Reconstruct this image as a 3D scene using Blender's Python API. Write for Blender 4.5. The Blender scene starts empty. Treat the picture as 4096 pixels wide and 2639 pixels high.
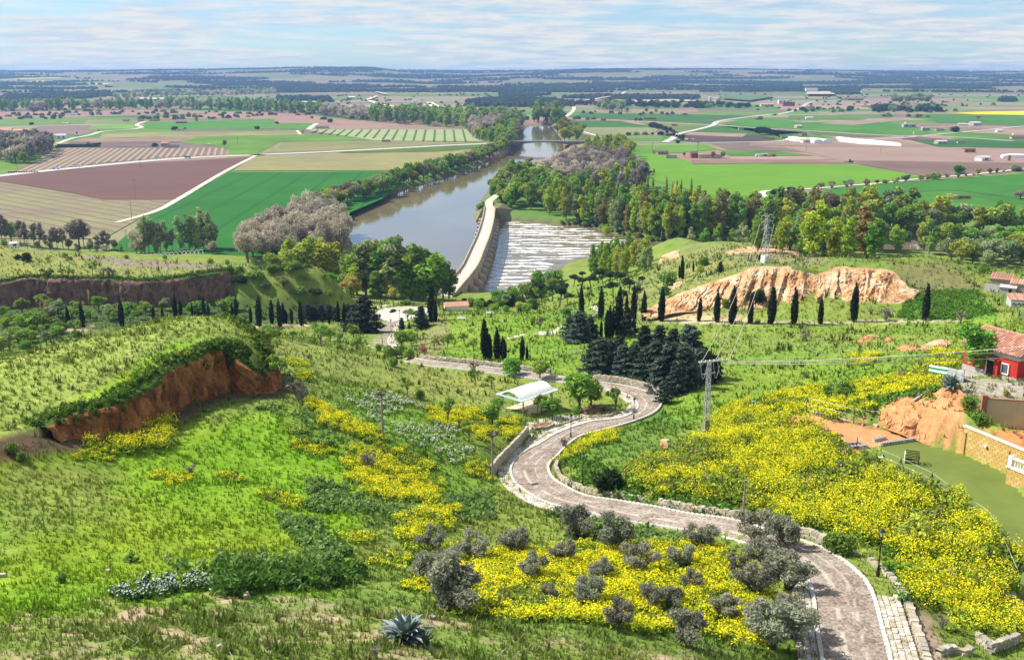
import bpy,math,random
import numpy as np
from math import radians,sin,cos,tan,pi

S=bpy.context.scene
COL=S.collection
rng=np.random.default_rng(7)
random.seed(7)

# ------------------------------------------------------------------ camera
EYE=np.array([0.0,0.0,90.0])
PITCH=radians(14.4)
FPX=4000.0  # focal length in pixels of the 4096 px wide photograph
cam=bpy.data.cameras.new('camera')
cam.sensor_width=36.0
cam.lens=36.0*FPX/4096.0
cam.clip_start=0.5
cam.clip_end=40000.0
camo=bpy.data.objects.new('camera',cam)
COL.objects.link(camo)
camo.location=EYE
camo.rotation_euler=(pi/2-PITCH,0,0)
S.camera=camo

# ------------------------------------------------------------------ light
SUN_EL,SUN_AZ=radians(47),radians(-73)  # azimuth from +Y towards +X: the sun stands left, a little ahead
sd=np.array([sin(SUN_AZ)*cos(SUN_EL),cos(SUN_AZ)*cos(SUN_EL),sin(SUN_EL)])
sun=bpy.data.lights.new('sun','SUN')
sun.energy=5.0
sun.angle=radians(0.5)
sun.color=(1.0,0.95,0.86)
suno=bpy.data.objects.new('sun',sun)
COL.objects.link(suno)
from mathutils import Vector
suno.rotation_euler=Vector(sd).to_track_quat('Z','Y').to_euler()
suno.location=(-200,60,300)

W=bpy.data.worlds.new('World')
S.world=W
W.use_nodes=True
nt=W.node_tree
nt.nodes.clear()

def N(tree,typ,inputs=None,**kw):
 n=tree.nodes.new(typ)
 for k,v in kw.items():
  setattr(n,k,v)
 for k,v in(inputs or{}).items():
  s=n.inputs[k]
  if isinstance(v,bpy.types.NodeSocket):
   tree.links.new(v,s)
  else:
   s.default_value=v
 return n

def ramp(tree,fac,stops):
 n=tree.nodes.new('ShaderNodeValToRGB')
 e=n.color_ramp.elements
 while len(e)>1:
  e.remove(e[-1])
 for i,(p,c)in enumerate(stops):
  el=e[0]if i==0 else e.new(p)
  el.position=p
  el.color=(c[0],c[1],c[2],1)if not isinstance(c,(int,float))else(c,c,c,1)
 tree.links.new(fac,n.inputs[0])
 return n.outputs[0]

def math_(tree,op,a,b=0.0,clamp=False):
 return N(tree,'ShaderNodeMath',{0:a,1:b},operation=op,use_clamp=clamp).outputs[0]

sky=N(nt,'ShaderNodeTexSky',sky_type='NISHITA',sun_disc=False,sun_elevation=SUN_EL,sun_rotation=SUN_AZ,
  altitude=740.0,air_density=1.0,dust_density=0.6,ozone_density=1.4)
tc=N(nt,'ShaderNodeTexCoord')
sx=N(nt,'ShaderNodeSeparateXYZ',{0:tc.outputs['Generated']})
zc=math_(nt,'MAXIMUM',sx.outputs[2],0.0)
den=math_(nt,'ADD',zc,0.085)
cx=math_(nt,'DIVIDE',sx.outputs[0],den)
cy=math_(nt,'DIVIDE',sx.outputs[1],den)
cv=N(nt,'ShaderNodeCombineXYZ',{0:cx,1:cy,2:0.0})
mp=N(nt,'ShaderNodeMapping',{0:cv.outputs[0],'Location':(3.3,1.1,0),'Scale':(0.75,0.85,1)})
cn=N(nt,'ShaderNodeTexNoise',{'Vector':mp.outputs[0],'Scale':0.75,'Detail':9.0,'Roughness':0.55,'Distortion':0.35})
cn2=N(nt,'ShaderNodeTexNoise',{'Vector':mp.outputs[0],'Scale':3.2,'Detail':7.0,'Roughness':0.6})
csum=math_(nt,'ADD',math_(nt,'MULTIPLY',cn.outputs[0],0.72),math_(nt,'MULTIPLY',cn2.outputs[0],0.28))
cfac=ramp(nt,csum,[(0.36,0.10),(0.45,0.38),(0.52,0.85),(0.60,1.0)])
ccol=ramp(nt,cn2.outputs[0],[(0.36,(0.66,0.79,0.98)),(0.58,(1.0,1.0,1.0))])
sky2=N(nt,'ShaderNodeVectorMath',{0:sky.outputs[0],1:(0.72,0.98,1.26)},operation='MULTIPLY')
skyv=N(nt,'ShaderNodeVectorMath',{0:sky2.outputs[0],'Scale':0.075},operation='SCALE')
clv=N(nt,'ShaderNodeVectorMath',{0:ccol,'Scale':0.52},operation='SCALE')
mx=nt.nodes.new('ShaderNodeMix')
mx.data_type='RGBA'
nt.links.new(cfac,mx.inputs[0])
nt.links.new(skyv.outputs[0],mx.inputs[6])
nt.links.new(clv.outputs[0],mx.inputs[7])
bg=N(nt,'ShaderNodeBackground',{'Color':mx.outputs[2],'Strength':1.0})
out=N(nt,'ShaderNodeOutputWorld',{'Surface':bg.outputs[0]})

S.view_settings.view_transform='Standard'
S.view_settings.look='None'
S.view_settings.exposure=0.70
S.view_settings.gamma=1.0
S.render.engine='CYCLES'
S.cycles.max_bounces=5
S.cycles.diffuse_bounces=2
S.cycles.glossy_bounces=2
S.cycles.transmission_bounces=2
S.cycles.transparent_max_bounces=24
S.cycles.volume_bounces=0
S.cycles.use_denoising=True

# ------------------------------------------------------------------ pixel helpers (photograph pixels, 4096 x 2639)
_cr={'r1':(0,200,.46),'r2':(1000,200,.46),'r3':(2000,200,.46),'r4':(3000,200,.4584),
       'r5':(0,800,.46),'r6':(1000,800,.46),'r7':(2000,800,.46),'r8':(3000,800,.4584),
       's1':(0,1400,.46),'s2':(1000,1400,.46),'s3':(2000,1400,.46),'s4':(3000,1400,.4584),
       's5':(0,1939,.46),'s6':(1000,1939,.46),'s7':(2000,1939,.8017),'s8':(3000,1939,.7988),
       'F':(0,0,1.7138),'P':(0,0,1.0)}

def K(c,*pts):
 """readings taken from an enlarged detail of the photograph -> photograph pixels"""
 a,b,s=_cr[c]
 return[(a+s*p[0],b+s*p[1])+tuple(p[2:])for p in pts]

def ray(u,v):
 x,y=(u-2048.0)/FPX,-(v-1319.5)/FPX
 return np.array([x,y*sin(PITCH)+cos(PITCH),y*cos(PITCH)-sin(PITCH)])

def at_z(u,v,z):
 d=ray(u,v)
 return EYE+d*((z-EYE[2])/d[2])

def at_d(u,v,D):
 d=ray(u,v)
 return EYE+d*(D/d[1])

def project(P):
 P=np.atleast_2d(P)-EYE
 f=P[:,1]*cos(PITCH)-P[:,2]*sin(PITCH)
 up=P[:,1]*sin(PITCH)+P[:,2]*cos(PITCH)
 f=np.maximum(f,1e-3)
 return 2048+FPX*P[:,0]/f,1319.5-FPX*up/f,f

# ------------------------------------------------------------------ numeric helpers
def sstep(a,b,x):
 t=np.clip((x-a)/(b-a),0,1)
 return t*t*(3-2*t)

def _h(ix,iy,seed):
 n=(ix.astype(np.int64)*374761393+iy.astype(np.int64)*668265263+seed*1442695041)&0x7fffffff
 n=((n^(n>>13))*1274126177)&0x7fffffff
 n=n^(n>>16)
 return(n&0xffffff)/float(0xffffff)

def vnoise(x,y,seed=0):
 x,y=np.asarray(x,float),np.asarray(y,float)
 ix,iy=np.floor(x),np.floor(y)
 fx,fy=x-ix,y-iy
 fx,fy=fx*fx*(3-2*fx),fy*fy*(3-2*fy)
 a,b=_h(ix,iy,seed),_h(ix+1,iy,seed)
 c,d=_h(ix,iy+1,seed),_h(ix+1,iy+1,seed)
 return(a*(1-fx)+b*fx)*(1-fy)+(c*(1-fx)+d*fx)*fy

def fbm(x,y,seed=0,oct=4,gain=0.5):
 s,a,t=0.0,1.0,0.0
 for o in range(oct):
  s=s+a*vnoise(x*2**o+17.3*o,y*2**o-9.1*o,seed+o)
  t+=a
  a*=gain
 return s/t

def seg_dist(px,py,poly,closed=True):
 """distance to a polyline and, when closed, inside test"""
 poly=np.asarray(poly,float)
 n=len(poly)
 d2=np.full(np.shape(px),1e18)
 ins=np.zeros(np.shape(px),bool)
 for i in range(n if closed else n-1):
  ax,ay=poly[i][:2]
  bx,by=poly[(i+1)%n][:2]
  dx,dy=bx-ax,by-ay
  t=np.clip(((px-ax)*dx+(py-ay)*dy)/(dx*dx+dy*dy+1e-12),0,1)
  d2=np.minimum(d2,(px-ax-t*dx)**2+(py-ay-t*dy)**2)
  if closed and ay!=by:
   c=((ay>py)!=(by>py))&(px<dx*(py-ay)/(by-ay)+ax)
   ins^=c
 return np.sqrt(d2),ins

def sdist(px,py,poly):
 """signed distance to a closed polygon, positive inside"""
 d,ins=seg_dist(px,py,poly)
 return np.where(ins,d,-d)

class RBF:
 def __init__(self,P,c):
  P=np.asarray(P,float)
  self.p,self.c=P[:,:2],c
  n=len(P)
  A=self._k(self.p)+0.02*c*np.eye(n)
  Q=np.c_[np.ones(n),self.p/100.0]
  M=np.block([[A,Q],[Q.T,np.zeros((3,3))]])
  w=np.linalg.lstsq(M,np.r_[P[:,2],0,0,0],rcond=None)[0]
  self.w,self.q=w[:n],w[n:]

 def _k(self,X):
  d2=((X[:,None,:]-self.p[None])**2).sum(-1)
  return-np.sqrt(d2+self.c**2)

 def __call__(self,x,y):
  x,y=np.asarray(x,float),np.asarray(y,float)
  X=np.c_[x.ravel(),y.ravel()]
  out=np.empty(len(X))
  for i in range(0,len(X),20000):
   B=X[i:i+20000]
   out[i:i+20000]=self._k(B)@self.w+self.q[0]+B@self.q[1:]/100.0
  return out.reshape(x.shape)

# ------------------------------------------------------------------ mesh + object helpers
def mk_mesh(name,V,faces,mats,midx=None,cols=None,smooth=False,uv=None):
 """faces: list of (n,3) / (n,4) integer arrays"""
 me=bpy.data.meshes.new(name)
 V=np.asarray(V,np.float32)
 me.vertices.add(len(V))
 me.vertices.foreach_set('co',V.ravel())
 faces=[np.asarray(f,np.int32)for f in faces if len(f)]
 tot=np.concatenate([np.full(len(f),f.shape[1],np.int32)for f in faces])
 idx=np.concatenate([f.ravel()for f in faces])
 me.loops.add(len(idx))
 me.loops.foreach_set('vertex_index',idx)
 me.polygons.add(len(tot))
 st=np.zeros(len(tot),np.int32)
 st[1:]=np.cumsum(tot)[:-1]
 me.polygons.foreach_set('loop_start',st)
 try:
  me.polygons.foreach_set('loop_total',tot)
 except Exception:
  pass
 if midx is not None:
  me.polygons.foreach_set('material_index',np.asarray(midx,np.int32))
 me.polygons.foreach_set('use_smooth',np.full(len(tot),bool(smooth)))
 for m in(mats if isinstance(mats,(list,tuple))else[mats]):
  me.materials.append(m)
 if cols is not None:
  a=me.attributes.new('Col','FLOAT_COLOR','POINT')
  c=np.ones((len(V),4),np.float32)
  c[:,:cols.shape[1]]=cols
  a.data.foreach_set('color',c.ravel())
 me.update(calc_edges=True)
 return me

def link(o,parent=None):
 COL.objects.link(o)
 if parent is not None:
  o.parent=parent
 return o

def obj(name,me,parent=None,loc=None,rotz=0.0,scale=None):
 o=bpy.data.objects.new(name,me)
 if loc is not None:
  o.location=loc
 if rotz:
  o.rotation_euler=(0,0,rotz)
 if scale is not None:
  o.scale=(scale,)*3 if isinstance(scale,(int,float,np.floating))else scale
 return link(o,parent)

def tag(o,label=None,cat=None,group=None,kind=None):
 for k,v in(('label',label),('category',cat),('group',group),('kind',kind)):
  if v:
   o[k]=v
 return o

def thing(name,label,cat,loc,rotz=0.0,group=None):
 o=bpy.data.objects.new(name,None)
 o.empty_display_size=0.5
 o.location=loc
 o.rotation_euler=(0,0,rotz)
 link(o)
 return tag(o,label,cat,group)

def dup(o,loc,rotz=0.0,scale=1.0,label=None,group=None):
 r=o.copy()
 COL.objects.link(r)
 r.location=loc
 r.rotation_euler=(0,0,rotz)
 r.scale=(scale,)*3 if isinstance(scale,(int,float,np.floating))else scale
 if label:
  r['label']=label
 if group:
  r['group']=group
 for ch in o.children:
  c=ch.copy()
  COL.objects.link(c)
  c.parent=r
  for g in ch.children:
   d=g.copy()
   COL.objects.link(d)
   d.parent=c
 return r

class MB:
 """collects boxes, tubes and free faces into one mesh"""

 def __init__(self):
  self.V,self.Q,self.T,self.n=[],[],[],0

 def add(self,V,Q=None,T=None):
  V=np.asarray(V,float)
  self.V.append(V)
  if Q is not None and len(Q):
   self.Q.append(np.asarray(Q)+self.n)
  if T is not None and len(T):
   self.T.append(np.asarray(T)+self.n)
  self.n+=len(V)
  return self

 def box(self,c,s,rz=0.0,taper=1.0,bev=0.0):
  x,y,z=s[0]/2,s[1]/2,s[2]/2
  V=np.array([[sx*x*(taper if sz>0 else 1),sy*y*(taper if sz>0 else 1),sz*z]
                      for sz in(-1,1)for sy in(-1,1)for sx in(-1,1)])
  if rz:
   V[:,:2]=V[:,:2]@np.array([[cos(rz),sin(rz)],[-sin(rz),cos(rz)]])
  return self.add(V+np.asarray(c),[[0,2,3,1],[4,5,7,6],[0,1,5,4],[2,6,7,3],[0,4,6,2],[1,3,7,5]])

 def beam(self,a,b,w,h=None):
  """box beam from a to b"""
  a,b=np.asarray(a,float),np.asarray(b,float)
  d=b-a
  L=np.linalg.norm(d)
  d=d/L
  up=np.array([0,0,1.0])if abs(d[2])<0.95 else np.array([1.0,0,0])
  s=np.cross(d,up)
  s/=np.linalg.norm(s)
  t=np.cross(s,d)
  h=h or w
  V=[p+sx*s*w/2+sy*t*h/2 for p in(a,b)for sy in(-1,1)for sx in(-1,1)]
  return self.add(V,[[0,1,3,2],[4,6,7,5],[0,4,5,1],[2,3,7,6],[0,2,6,4],[1,5,7,3]])

 def tube(self,pts,rad,n=6,cap=True):
  pts=np.asarray(pts,float)
  rad=np.broadcast_to(np.asarray(rad,float),(len(pts),))
  V,Q=[],[]
  for i,p in enumerate(pts):
   d=pts[min(i+1,len(pts)-1)]-pts[max(i-1,0)]
   d=d/(np.linalg.norm(d)+1e-9)
   up=np.array([0,0,1.0])if abs(d[2])<0.9 else np.array([1.0,0,0])
   s=np.cross(d,up)
   s/=np.linalg.norm(s)
   t=np.cross(d,s)
   for k in range(n):
    a=2*pi*k/n
    V.append(p+rad[i]*(cos(a)*s+sin(a)*t))
  for i in range(len(pts)-1):
   for k in range(n):
    Q.append([i*n+k,i*n+(k+1)%n,(i+1)*n+(k+1)%n,(i+1)*n+k])
  T=[]
  if cap:
   for e,base in((0,0),(len(pts)-1,(len(pts)-1)*n)):
    V.append(pts[e])
    c=len(V)-1
    for k in range(n):
     T.append([base+k,base+(k+1)%n,c])
  return self.add(V,Q,T)

 def lathe(self,c,prof,n=12):
  c=np.asarray(c,float)
  V,Q=[],[]
  for r,z in prof:
   for k in range(n):
    a=2*pi*k/n
    V.append(c+np.array([r*cos(a),r*sin(a),z]))
  for i in range(len(prof)-1):
   for k in range(n):
    Q.append([i*n+k,i*n+(k+1)%n,(i+1)*n+(k+1)%n,(i+1)*n+k])
  return self.add(V,Q)

 def mesh(self,name,mat,smooth=False,cols=None):
  f=[]
  if self.Q:
   f.append(np.concatenate(self.Q))
  if self.T:
   f.append(np.concatenate(self.T))
  return mk_mesh(name,np.concatenate(self.V),f,mat,smooth=smooth,cols=cols)

 def obj(self,name,mat,parent=None,smooth=False,**k):
  return obj(name,self.mesh(name,mat,smooth),parent,**k)

# ------------------------------------------------------------------ materials
def new_mat(name):
 m=bpy.data.materials.new(name)
 m.use_nodes=True
 t=m.node_tree
 t.nodes.clear()
 return m,t,N(t,'ShaderNodeOutputMaterial')

def plain(name,col,rough=0.85,var=0.25,scale=3.0,col2=None,bump=0.0,spec=0.25,metallic=0.0,obj_var=0.0,detail=5.0):
 """one colour broken up by noise in object space"""
 m,t,o=new_mat(name)
 tcx=N(t,'ShaderNodeTexCoord')
 n1=N(t,'ShaderNodeTexNoise',{'Vector':tcx.outputs['Object'],'Scale':scale,'Detail':detail,'Roughness':0.65})
 c2=col2 or tuple(c*(1-var)for c in col)
 c1=tuple(min(1,c*(1+var))for c in col)if col2 is None else col
 cc=ramp(t,n1.outputs[0],[(0.32,c2),(0.68,c1)])
 if obj_var:
  oi=N(t,'ShaderNodeObjectInfo')
  k=N(t,'ShaderNodeMapRange',{0:oi.outputs['Random'],3:1-obj_var,4:1+obj_var})
  cc=N(t,'ShaderNodeVectorMath',{0:cc,'Scale':k.outputs[0]},operation='SCALE').outputs[0]
 b=N(t,'ShaderNodeBsdfPrincipled',{'Base Color':cc,'Roughness':rough,'Specular IOR Level':spec,'Metallic':metallic})
 if bump:
  bp=N(t,'ShaderNodeBump',{'Height':n1.outputs[0],'Strength':bump,'Distance':0.1})
  t.links.new(bp.outputs[0],b.inputs['Normal'])
 t.links.new(b.outputs[0],o.inputs[0])
 return m

def attr_mat(name,scale=2.0,var=0.3,rough=0.95,transl=0.0,bump=0.0,dist=0.1,scale2=None,spec=0.1):
 """colour read from the mesh's own vertex colour, broken up by noise"""
 m,t,o=new_mat(name)
 a=N(t,'ShaderNodeAttribute',attribute_name='Col')
 tcx=N(t,'ShaderNodeTexCoord')
 n1=N(t,'ShaderNodeTexNoise',{'Vector':tcx.outputs['Object'],'Scale':scale,'Detail':6.0,'Roughness':0.7})
 k=N(t,'ShaderNodeMapRange',{0:n1.outputs[0],1:0.3,2:0.7,3:1-var,4:1+var})
 cc=N(t,'ShaderNodeVectorMath',{0:a.outputs['Color'],'Scale':k.outputs[0]},operation='SCALE').outputs[0]
 b=N(t,'ShaderNodeBsdfPrincipled',{'Base Color':cc,'Roughness':rough,'Specular IOR Level':spec})
 if bump:
  bp=N(t,'ShaderNodeBump',{'Height':n1.outputs[0],'Strength':bump,'Distance':dist})
  t.links.new(bp.outputs[0],b.inputs['Normal'])
 last=b.outputs[0]
 if transl:
  tr=N(t,'ShaderNodeBsdfTranslucent',{'Color':cc})
  last=N(t,'ShaderNodeMixShader',{0:transl,1:last,2:tr.outputs[0]}).outputs[0]
 t.links.new(last,o.inputs[0])
 return m

def leaf_mat(name,col,col2,transl=0.35,obj_var=0.22,rough=0.75,hue=0.03):
 """foliage: per-leaf shade in the mesh's Col.r, a tint per plant"""
 m,t,o=new_mat(name)
 a=N(t,'ShaderNodeAttribute',attribute_name='Col')
 sp=N(t,'ShaderNodeSeparateColor',{0:a.outputs['Color']})
 oi=N(t,'ShaderNodeObjectInfo')
 cc=ramp(t,sp.outputs[0],[(0.0,col2),(1.0,col)])
 k=N(t,'ShaderNodeMapRange',{0:oi.outputs['Random'],3:1-obj_var,4:1+obj_var})
 r2=math_(t,'FRACT',math_(t,'MULTIPLY',oi.outputs['Random'],7.31))
 hh=N(t,'ShaderNodeMapRange',{0:r2,3:0.5-hue,4:0.5+hue})
 hs=N(t,'ShaderNodeHueSaturation',{'Color':cc,'Hue':hh.outputs[0],'Value':k.outputs[0]})
 b=N(t,'ShaderNodeBsdfPrincipled',{'Base Color':hs.outputs[0],'Roughness':rough,'Specular IOR Level':0.2})
 tr=N(t,'ShaderNodeBsdfTranslucent',{'Color':hs.outputs[0]})
 mx_=N(t,'ShaderNodeMixShader',{0:transl,1:b.outputs[0],2:tr.outputs[0]})
 t.links.new(mx_.outputs[0],o.inputs[0])
 return m
# ================================================================== TERRAIN
FG=[(-300,2639,65),(0,2639,64.5),(400,2639,64),(900,2639,63.7),(1600,2639,63.3),(2200,2639,62.2),(2700,2639,59.5),(3050,2639,55.5),
      (0,2450,60.5),(500,2420,59.7),(1000,2420,59.2),(1500,2450,59.3),(2000,2530,59.8),(2600,2570,58.8),
      (-250,2250,58),(0,2250,57.5),(500,2250,56.8),(1100,2250,55.6),(1500,2250,54.3),(1800,2270,53.6),(2100,2330,54.2),(2500,2370,54.2),
      (2900,2370,53),(3120,2450,53),
      (-250,2000,55.5),(0,2000,54.5),(400,2000,53.2),(800,2000,52),(1200,2000,51),(1600,2030,49.4),(1900,2050,47),(2200,2150,48.8),(2600,2180,50),
      (3000,2230,51),(-250,1850,56.5),(0,1850,55),(150,1770,55),(400,1850,51.6),(700,1750,50.2),(1000,1700,49.2),(1300,1700,48.2),(1600,1750,46.2),
      (1850,1850,44.0),(1960,1930,43.6),(1120,1550,47.5),(1400,1560,45.4),(1700,1600,42.6),(1900,1660,40.8),
      (560,1700,50.4),(830,1600,49.2),(960,1580,48.8),(1080,1480,47.2),(1110,1400,45),(1300,1400,42),(1500,1440,39.3),(1650,1490,37.9),(1850,1520,37.2),
      (1090,1345,42.5),(1250,1378,40),(1380,1402,38.2),(1480,1425,36.6),
      # behind the spur: the path of the left cypresses, gorge
      (1000,1320,22),(1100,1315,22),(1250,1312,21.5),(800,1320,22),(600,1330,22.5),(300,1325,22.5),(0,1330,23.5),(-300,1340,25),(0,1430,29),(200,1380,25),(-300,1450,30),
      (1250,1365,26),(1380,1375,25),(1080,1335,30),
      (-300,1240,22),(0,1237,21.5),(294,1212,21.5),(600,1228,21),(900,1228,20.5),(1200,1240,18),(1300,1210,12),(1400,1215,10.3),(1600,1215,10),(1350,1290,18.5),(1460,1329,19),
      # beyond the second plateau and the river bank
      (-300,1000,4),(0,1000,4),(400,1010,4),(800,1020,4),(1150,1040,4),(1300,1090,5),(1420,1140,5),(1550,1170,6),(1680,1195,7.5),
      # roundabout and centre lawn
      (1520,1253,12),(1626,1253,12),(1730,1250,12),(1626,1215,11),(1800,1350,26),(1900,1255,19.5),(2000,1360,28),(2000,1425,32.5),(1760,1300,22.5),(1715,1345,21),(1640,1400,28),(1850,1420,31.5),
      (1790,1262,17.5),(1850,1400,30),(1800,1195,6.5),(1900,1218,6),(2060,1260,16),(2000,1222,8.5),(2120,1212,9),(2250,1222,15),(2350,1180,18.5),(2450,1120,20),(2550,1080,21),(2650,1025,21.5),(2720,985,20),(2830,968,28),
      (2200,1290,26.5),(2400,1290,29.5),(2150,1400,33),(2300,1450,36),(2500,1500,37.5),(2700,1540,38.8),(2750,1450,36),(2600,1380,34),
      (2950,970,31),(3050,978,32.5),(3150,990,31.5),(3250,1030,31.5),(3060,1060,36.8),(2800,1060,33),(2600,1180,26.5),(2640,1110,27),(2900,1030,33.4),
      (3568,1029,37.6),(3688,1025,38.2),(3825,1066,36.5),(3930,1130,36),(3980,1180,36.5),(4060,1090,35),(4250,1120,35),(3740,1180,36),(3800,1230,36.3),
      (2600,1265,28),(2750,1285,30),(3000,1295,31.5),(3300,1295,32.5),(3550,1285,33.5),(3800,1285,35.5),(4050,1268,38.5),(4300,1260,39),
      (2660,1250,29.3),(2704,1246,30.5),(2890,1232,32),(3046,1230,32),(3119,1252,32.3),(3321,1245,33),(3449,1231,33.6),(3591,1212,34),(3665,1190,34.7),
      (2754,1163,33.5),(2874,1127,35.6),(2966,1094,37.5),(3012,1071,38.9),(3156,1070,38.7),(3275,1096,37.6),(3353,1070,39),(3413,1075,38.8),(3564,1068,39),
      (2750,1400,34),(2950,1420,36),(3200,1450,38),(3000,1560,40.5),(2780,1590,40.2),(2680,1640,40.3),(2800,1660,42),(2900,1750,43.8),(2700,1780,43.2),(2500,1790,43),
      (2350,1870,43.6),(2450,1950,45.8),(3300,1500,41.5),(3600,1440,46),(3750,1440,48),(3550,1400,41.5),(3900,1340,43),(4100,1330,44.5),(4300,1400,47),
      (3000,1900,47.5),(3200,1800,49),(3100,1700,47),(3300,1610,46.5),(3300,1950,49.8),(2800,1960,47.0),(2950,2040,47.8),(3200,2080,49.3),(3400,2080,50.2),(3350,1850,50.3),(3150,1950,49.2),
      (3500,2000,50.3),(3700,2080,50.4),(3850,2200,50.6),(3930,2350,50.8),(3600,2300,51.0),(3700,2450,52),(3560,2400,52.6),(3850,2500,51.6),(3700,2639,53.3),(4096,2639,52),(4200,2400,50),
      (2720,1131,3),(2900,1131,3),(3200,1131,3),(3500,1131,3),(3800,1125,3.5),(4100,1120,4),(4500,1131,3),(5000,1131,3),(2680,1075,3),(3000,1080,3),(3400,1080,3),(3800,1080,3),(4300,1080,3),(5000,1080,3),(5000,1200,12),
      (3870,1500,53.6),(3960,1560,54.2),(4096,1575,54.4),(4300,1600,54.5),(3750,1520,52),(3600,1530,50),(3450,1580,48.6),(3650,1600,53.0),(3756,1574,53.9)]
FGP=np.array([at_z(*p)for p in FG])
fg_rbf=RBF(FGP,5.0)

HILL=[(u,397,3500)for u in(-900,0,900,1800,2600,3400,4200,5000)]+[(u,352,5000)for u in(-900,0,1000,2000,3000,4096,5000)]+[
 (-900,328,6300),(0,326,6300),(700,318,6300),(1250,318,6300),(1700,330,6300),(2100,322,6300),(2600,325,6300),(3300,335,6300),(4096,332,6300),(5000,332,6300),
 (-900,290,9000),(0,287,9000),(560,283,9000),(1000,276,8600),(1220,273,8000),(1320,272,8000),(1420,274,8000),(1525,276,8000),(1590,292,8000),(1700,303,8000),(1900,302,8500),
 (2100,296,8200),(2250,284,8200),(2500,278,8500),(2800,279,8500),(3100,282,8500),(3350,286,8500),(3500,288,8500),(3640,295,8500),(3780,302,8500),(3920,296,8500),(4096,293,8500),(4600,290,8500),(5200,288,8500),
 (-1200,288,13500),(0,290,13500),(1000,290,13500),(1600,283,13500),(2000,283,13500),(2400,284,13500),(3000,288,13500),(4096,294,13500),(5300,290,13500)]
hill_rbf=RBF(np.array([at_d(*p)for p in HILL]),250.0)

# plateaus with an edge: (polygon of the top with heights)
T1=[(-300,1790,57),(0,1745,56),(150,1705,55.4),(216,1667,55.1),(340,1632,55.1),(460,1600,55.0),(570,1520,55.1),(685,1441,55.2),(773,1418,55),(842,1385,55.2),(897,1373,54.9),
      (938,1398,54.2),(980,1444,52.8),(1026,1492,50.8),(1050,1470,50.8),(1060,1420,52),(1040,1365,53.4),(1000,1322,54.2),(960,1284,54.8),(901,1264,55.4),(800,1262,55.6),(700,1272,55.4),(600,1287,55.2),(450,1325,55.1),
      (340,1356,55.1),(106,1412,55.2),(0,1449,55.4),(-300,1560,56.5)]
T2=[(-200,1138,29.5),(0,1129,29),(115,1108,29.8),(276,1113,29.5),(430,1112,29.2),(575,1122,28.8),(700,1112,29),(828,1090,29.8),(920,1080,30),(1012,1076,30),(1150,1072,30.2),(1281,1068,30),(1297,1076,29),
      (1250,1060,30),(1058,1062,30.2),(874,1053,29.6),(575,1035,29),(391,1020,29.3),(138,1005,31.3),(0,986,32.5),(-250,970,33.5)]
T1W,T2W=np.array([at_z(*p)for p in T1]),np.array([at_z(*p)for p in T2])
t1_rbf,t2_rbf=RBF(np.vstack([T1W,[at_z(400,1480,55.9)],[at_z(800,1330,55.9)]]),5.0),RBF(T2W,8.0)

# flat made ground: the court and the turf
COURT=np.array([at_z(u,v,50)[:2]for u,v in K('s4',(290,625),(330,585),(540,560),(700,610),(900,660),(1140,690),(1500,795),(930,872),(780,800),(560,685),(420,640))])
TURF=np.array([at_z(u,v,50)[:2]for u,v in K('s4',(930,868),(1140,832),(1450,790),(1640,835),(1838,890),(2080,1000),(2245,1070),(2391,1275))+
                 [(4300,2130),(4300,2420),(4120,2440)]+K('s8',(1330,520),(1255,330))+K('s4',(2070,1527),(1890,1405),(1730,1295),(1580,1215),(1310,1075),(1100,968))])
YARD=np.array([at_z(u,v,51.4)[:2]for u,v in[(3868,1700),(3935,1700),(4300,1712),(4300,1880),(4096,1800),(3960,1742)]])

# river banks on the water level
RIV=[(2092,500),(2090,540),(2060,590),(2012,624),(1851,690),(1644,749),(1529,795),(1368,846),(1338,872),(1345,900),(1400,960),(1460,1080),(1560,1150),(1680,1185),(1790,1208),(1906,1212),(2000,1216),(2106,1192),
       (2184,1155),(2240,1070),(2330,1045),(2450,1030),(2560,1022),(2640,1018),(2760,1012),(3000,1012),(3400,1012),(4096,1015),(5200,1015),
       (5200,958),(4096,962),(3400,966),(3000,968),(2760,975),(2667,976),(2598,964),(2460,936),(2382,912),(2230,897),(2090,884),(1998,872),(1985,845),(1925,868),(1905,835),(1935,790),(1970,745),(2030,690),(2055,676),
       (2138,651),(2193,635),(2258,600),(2248,560),(2221,524),(2205,500)]
RIVW=np.array([at_z(u,v,0.0)[:2]for u,v in RIV])

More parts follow.
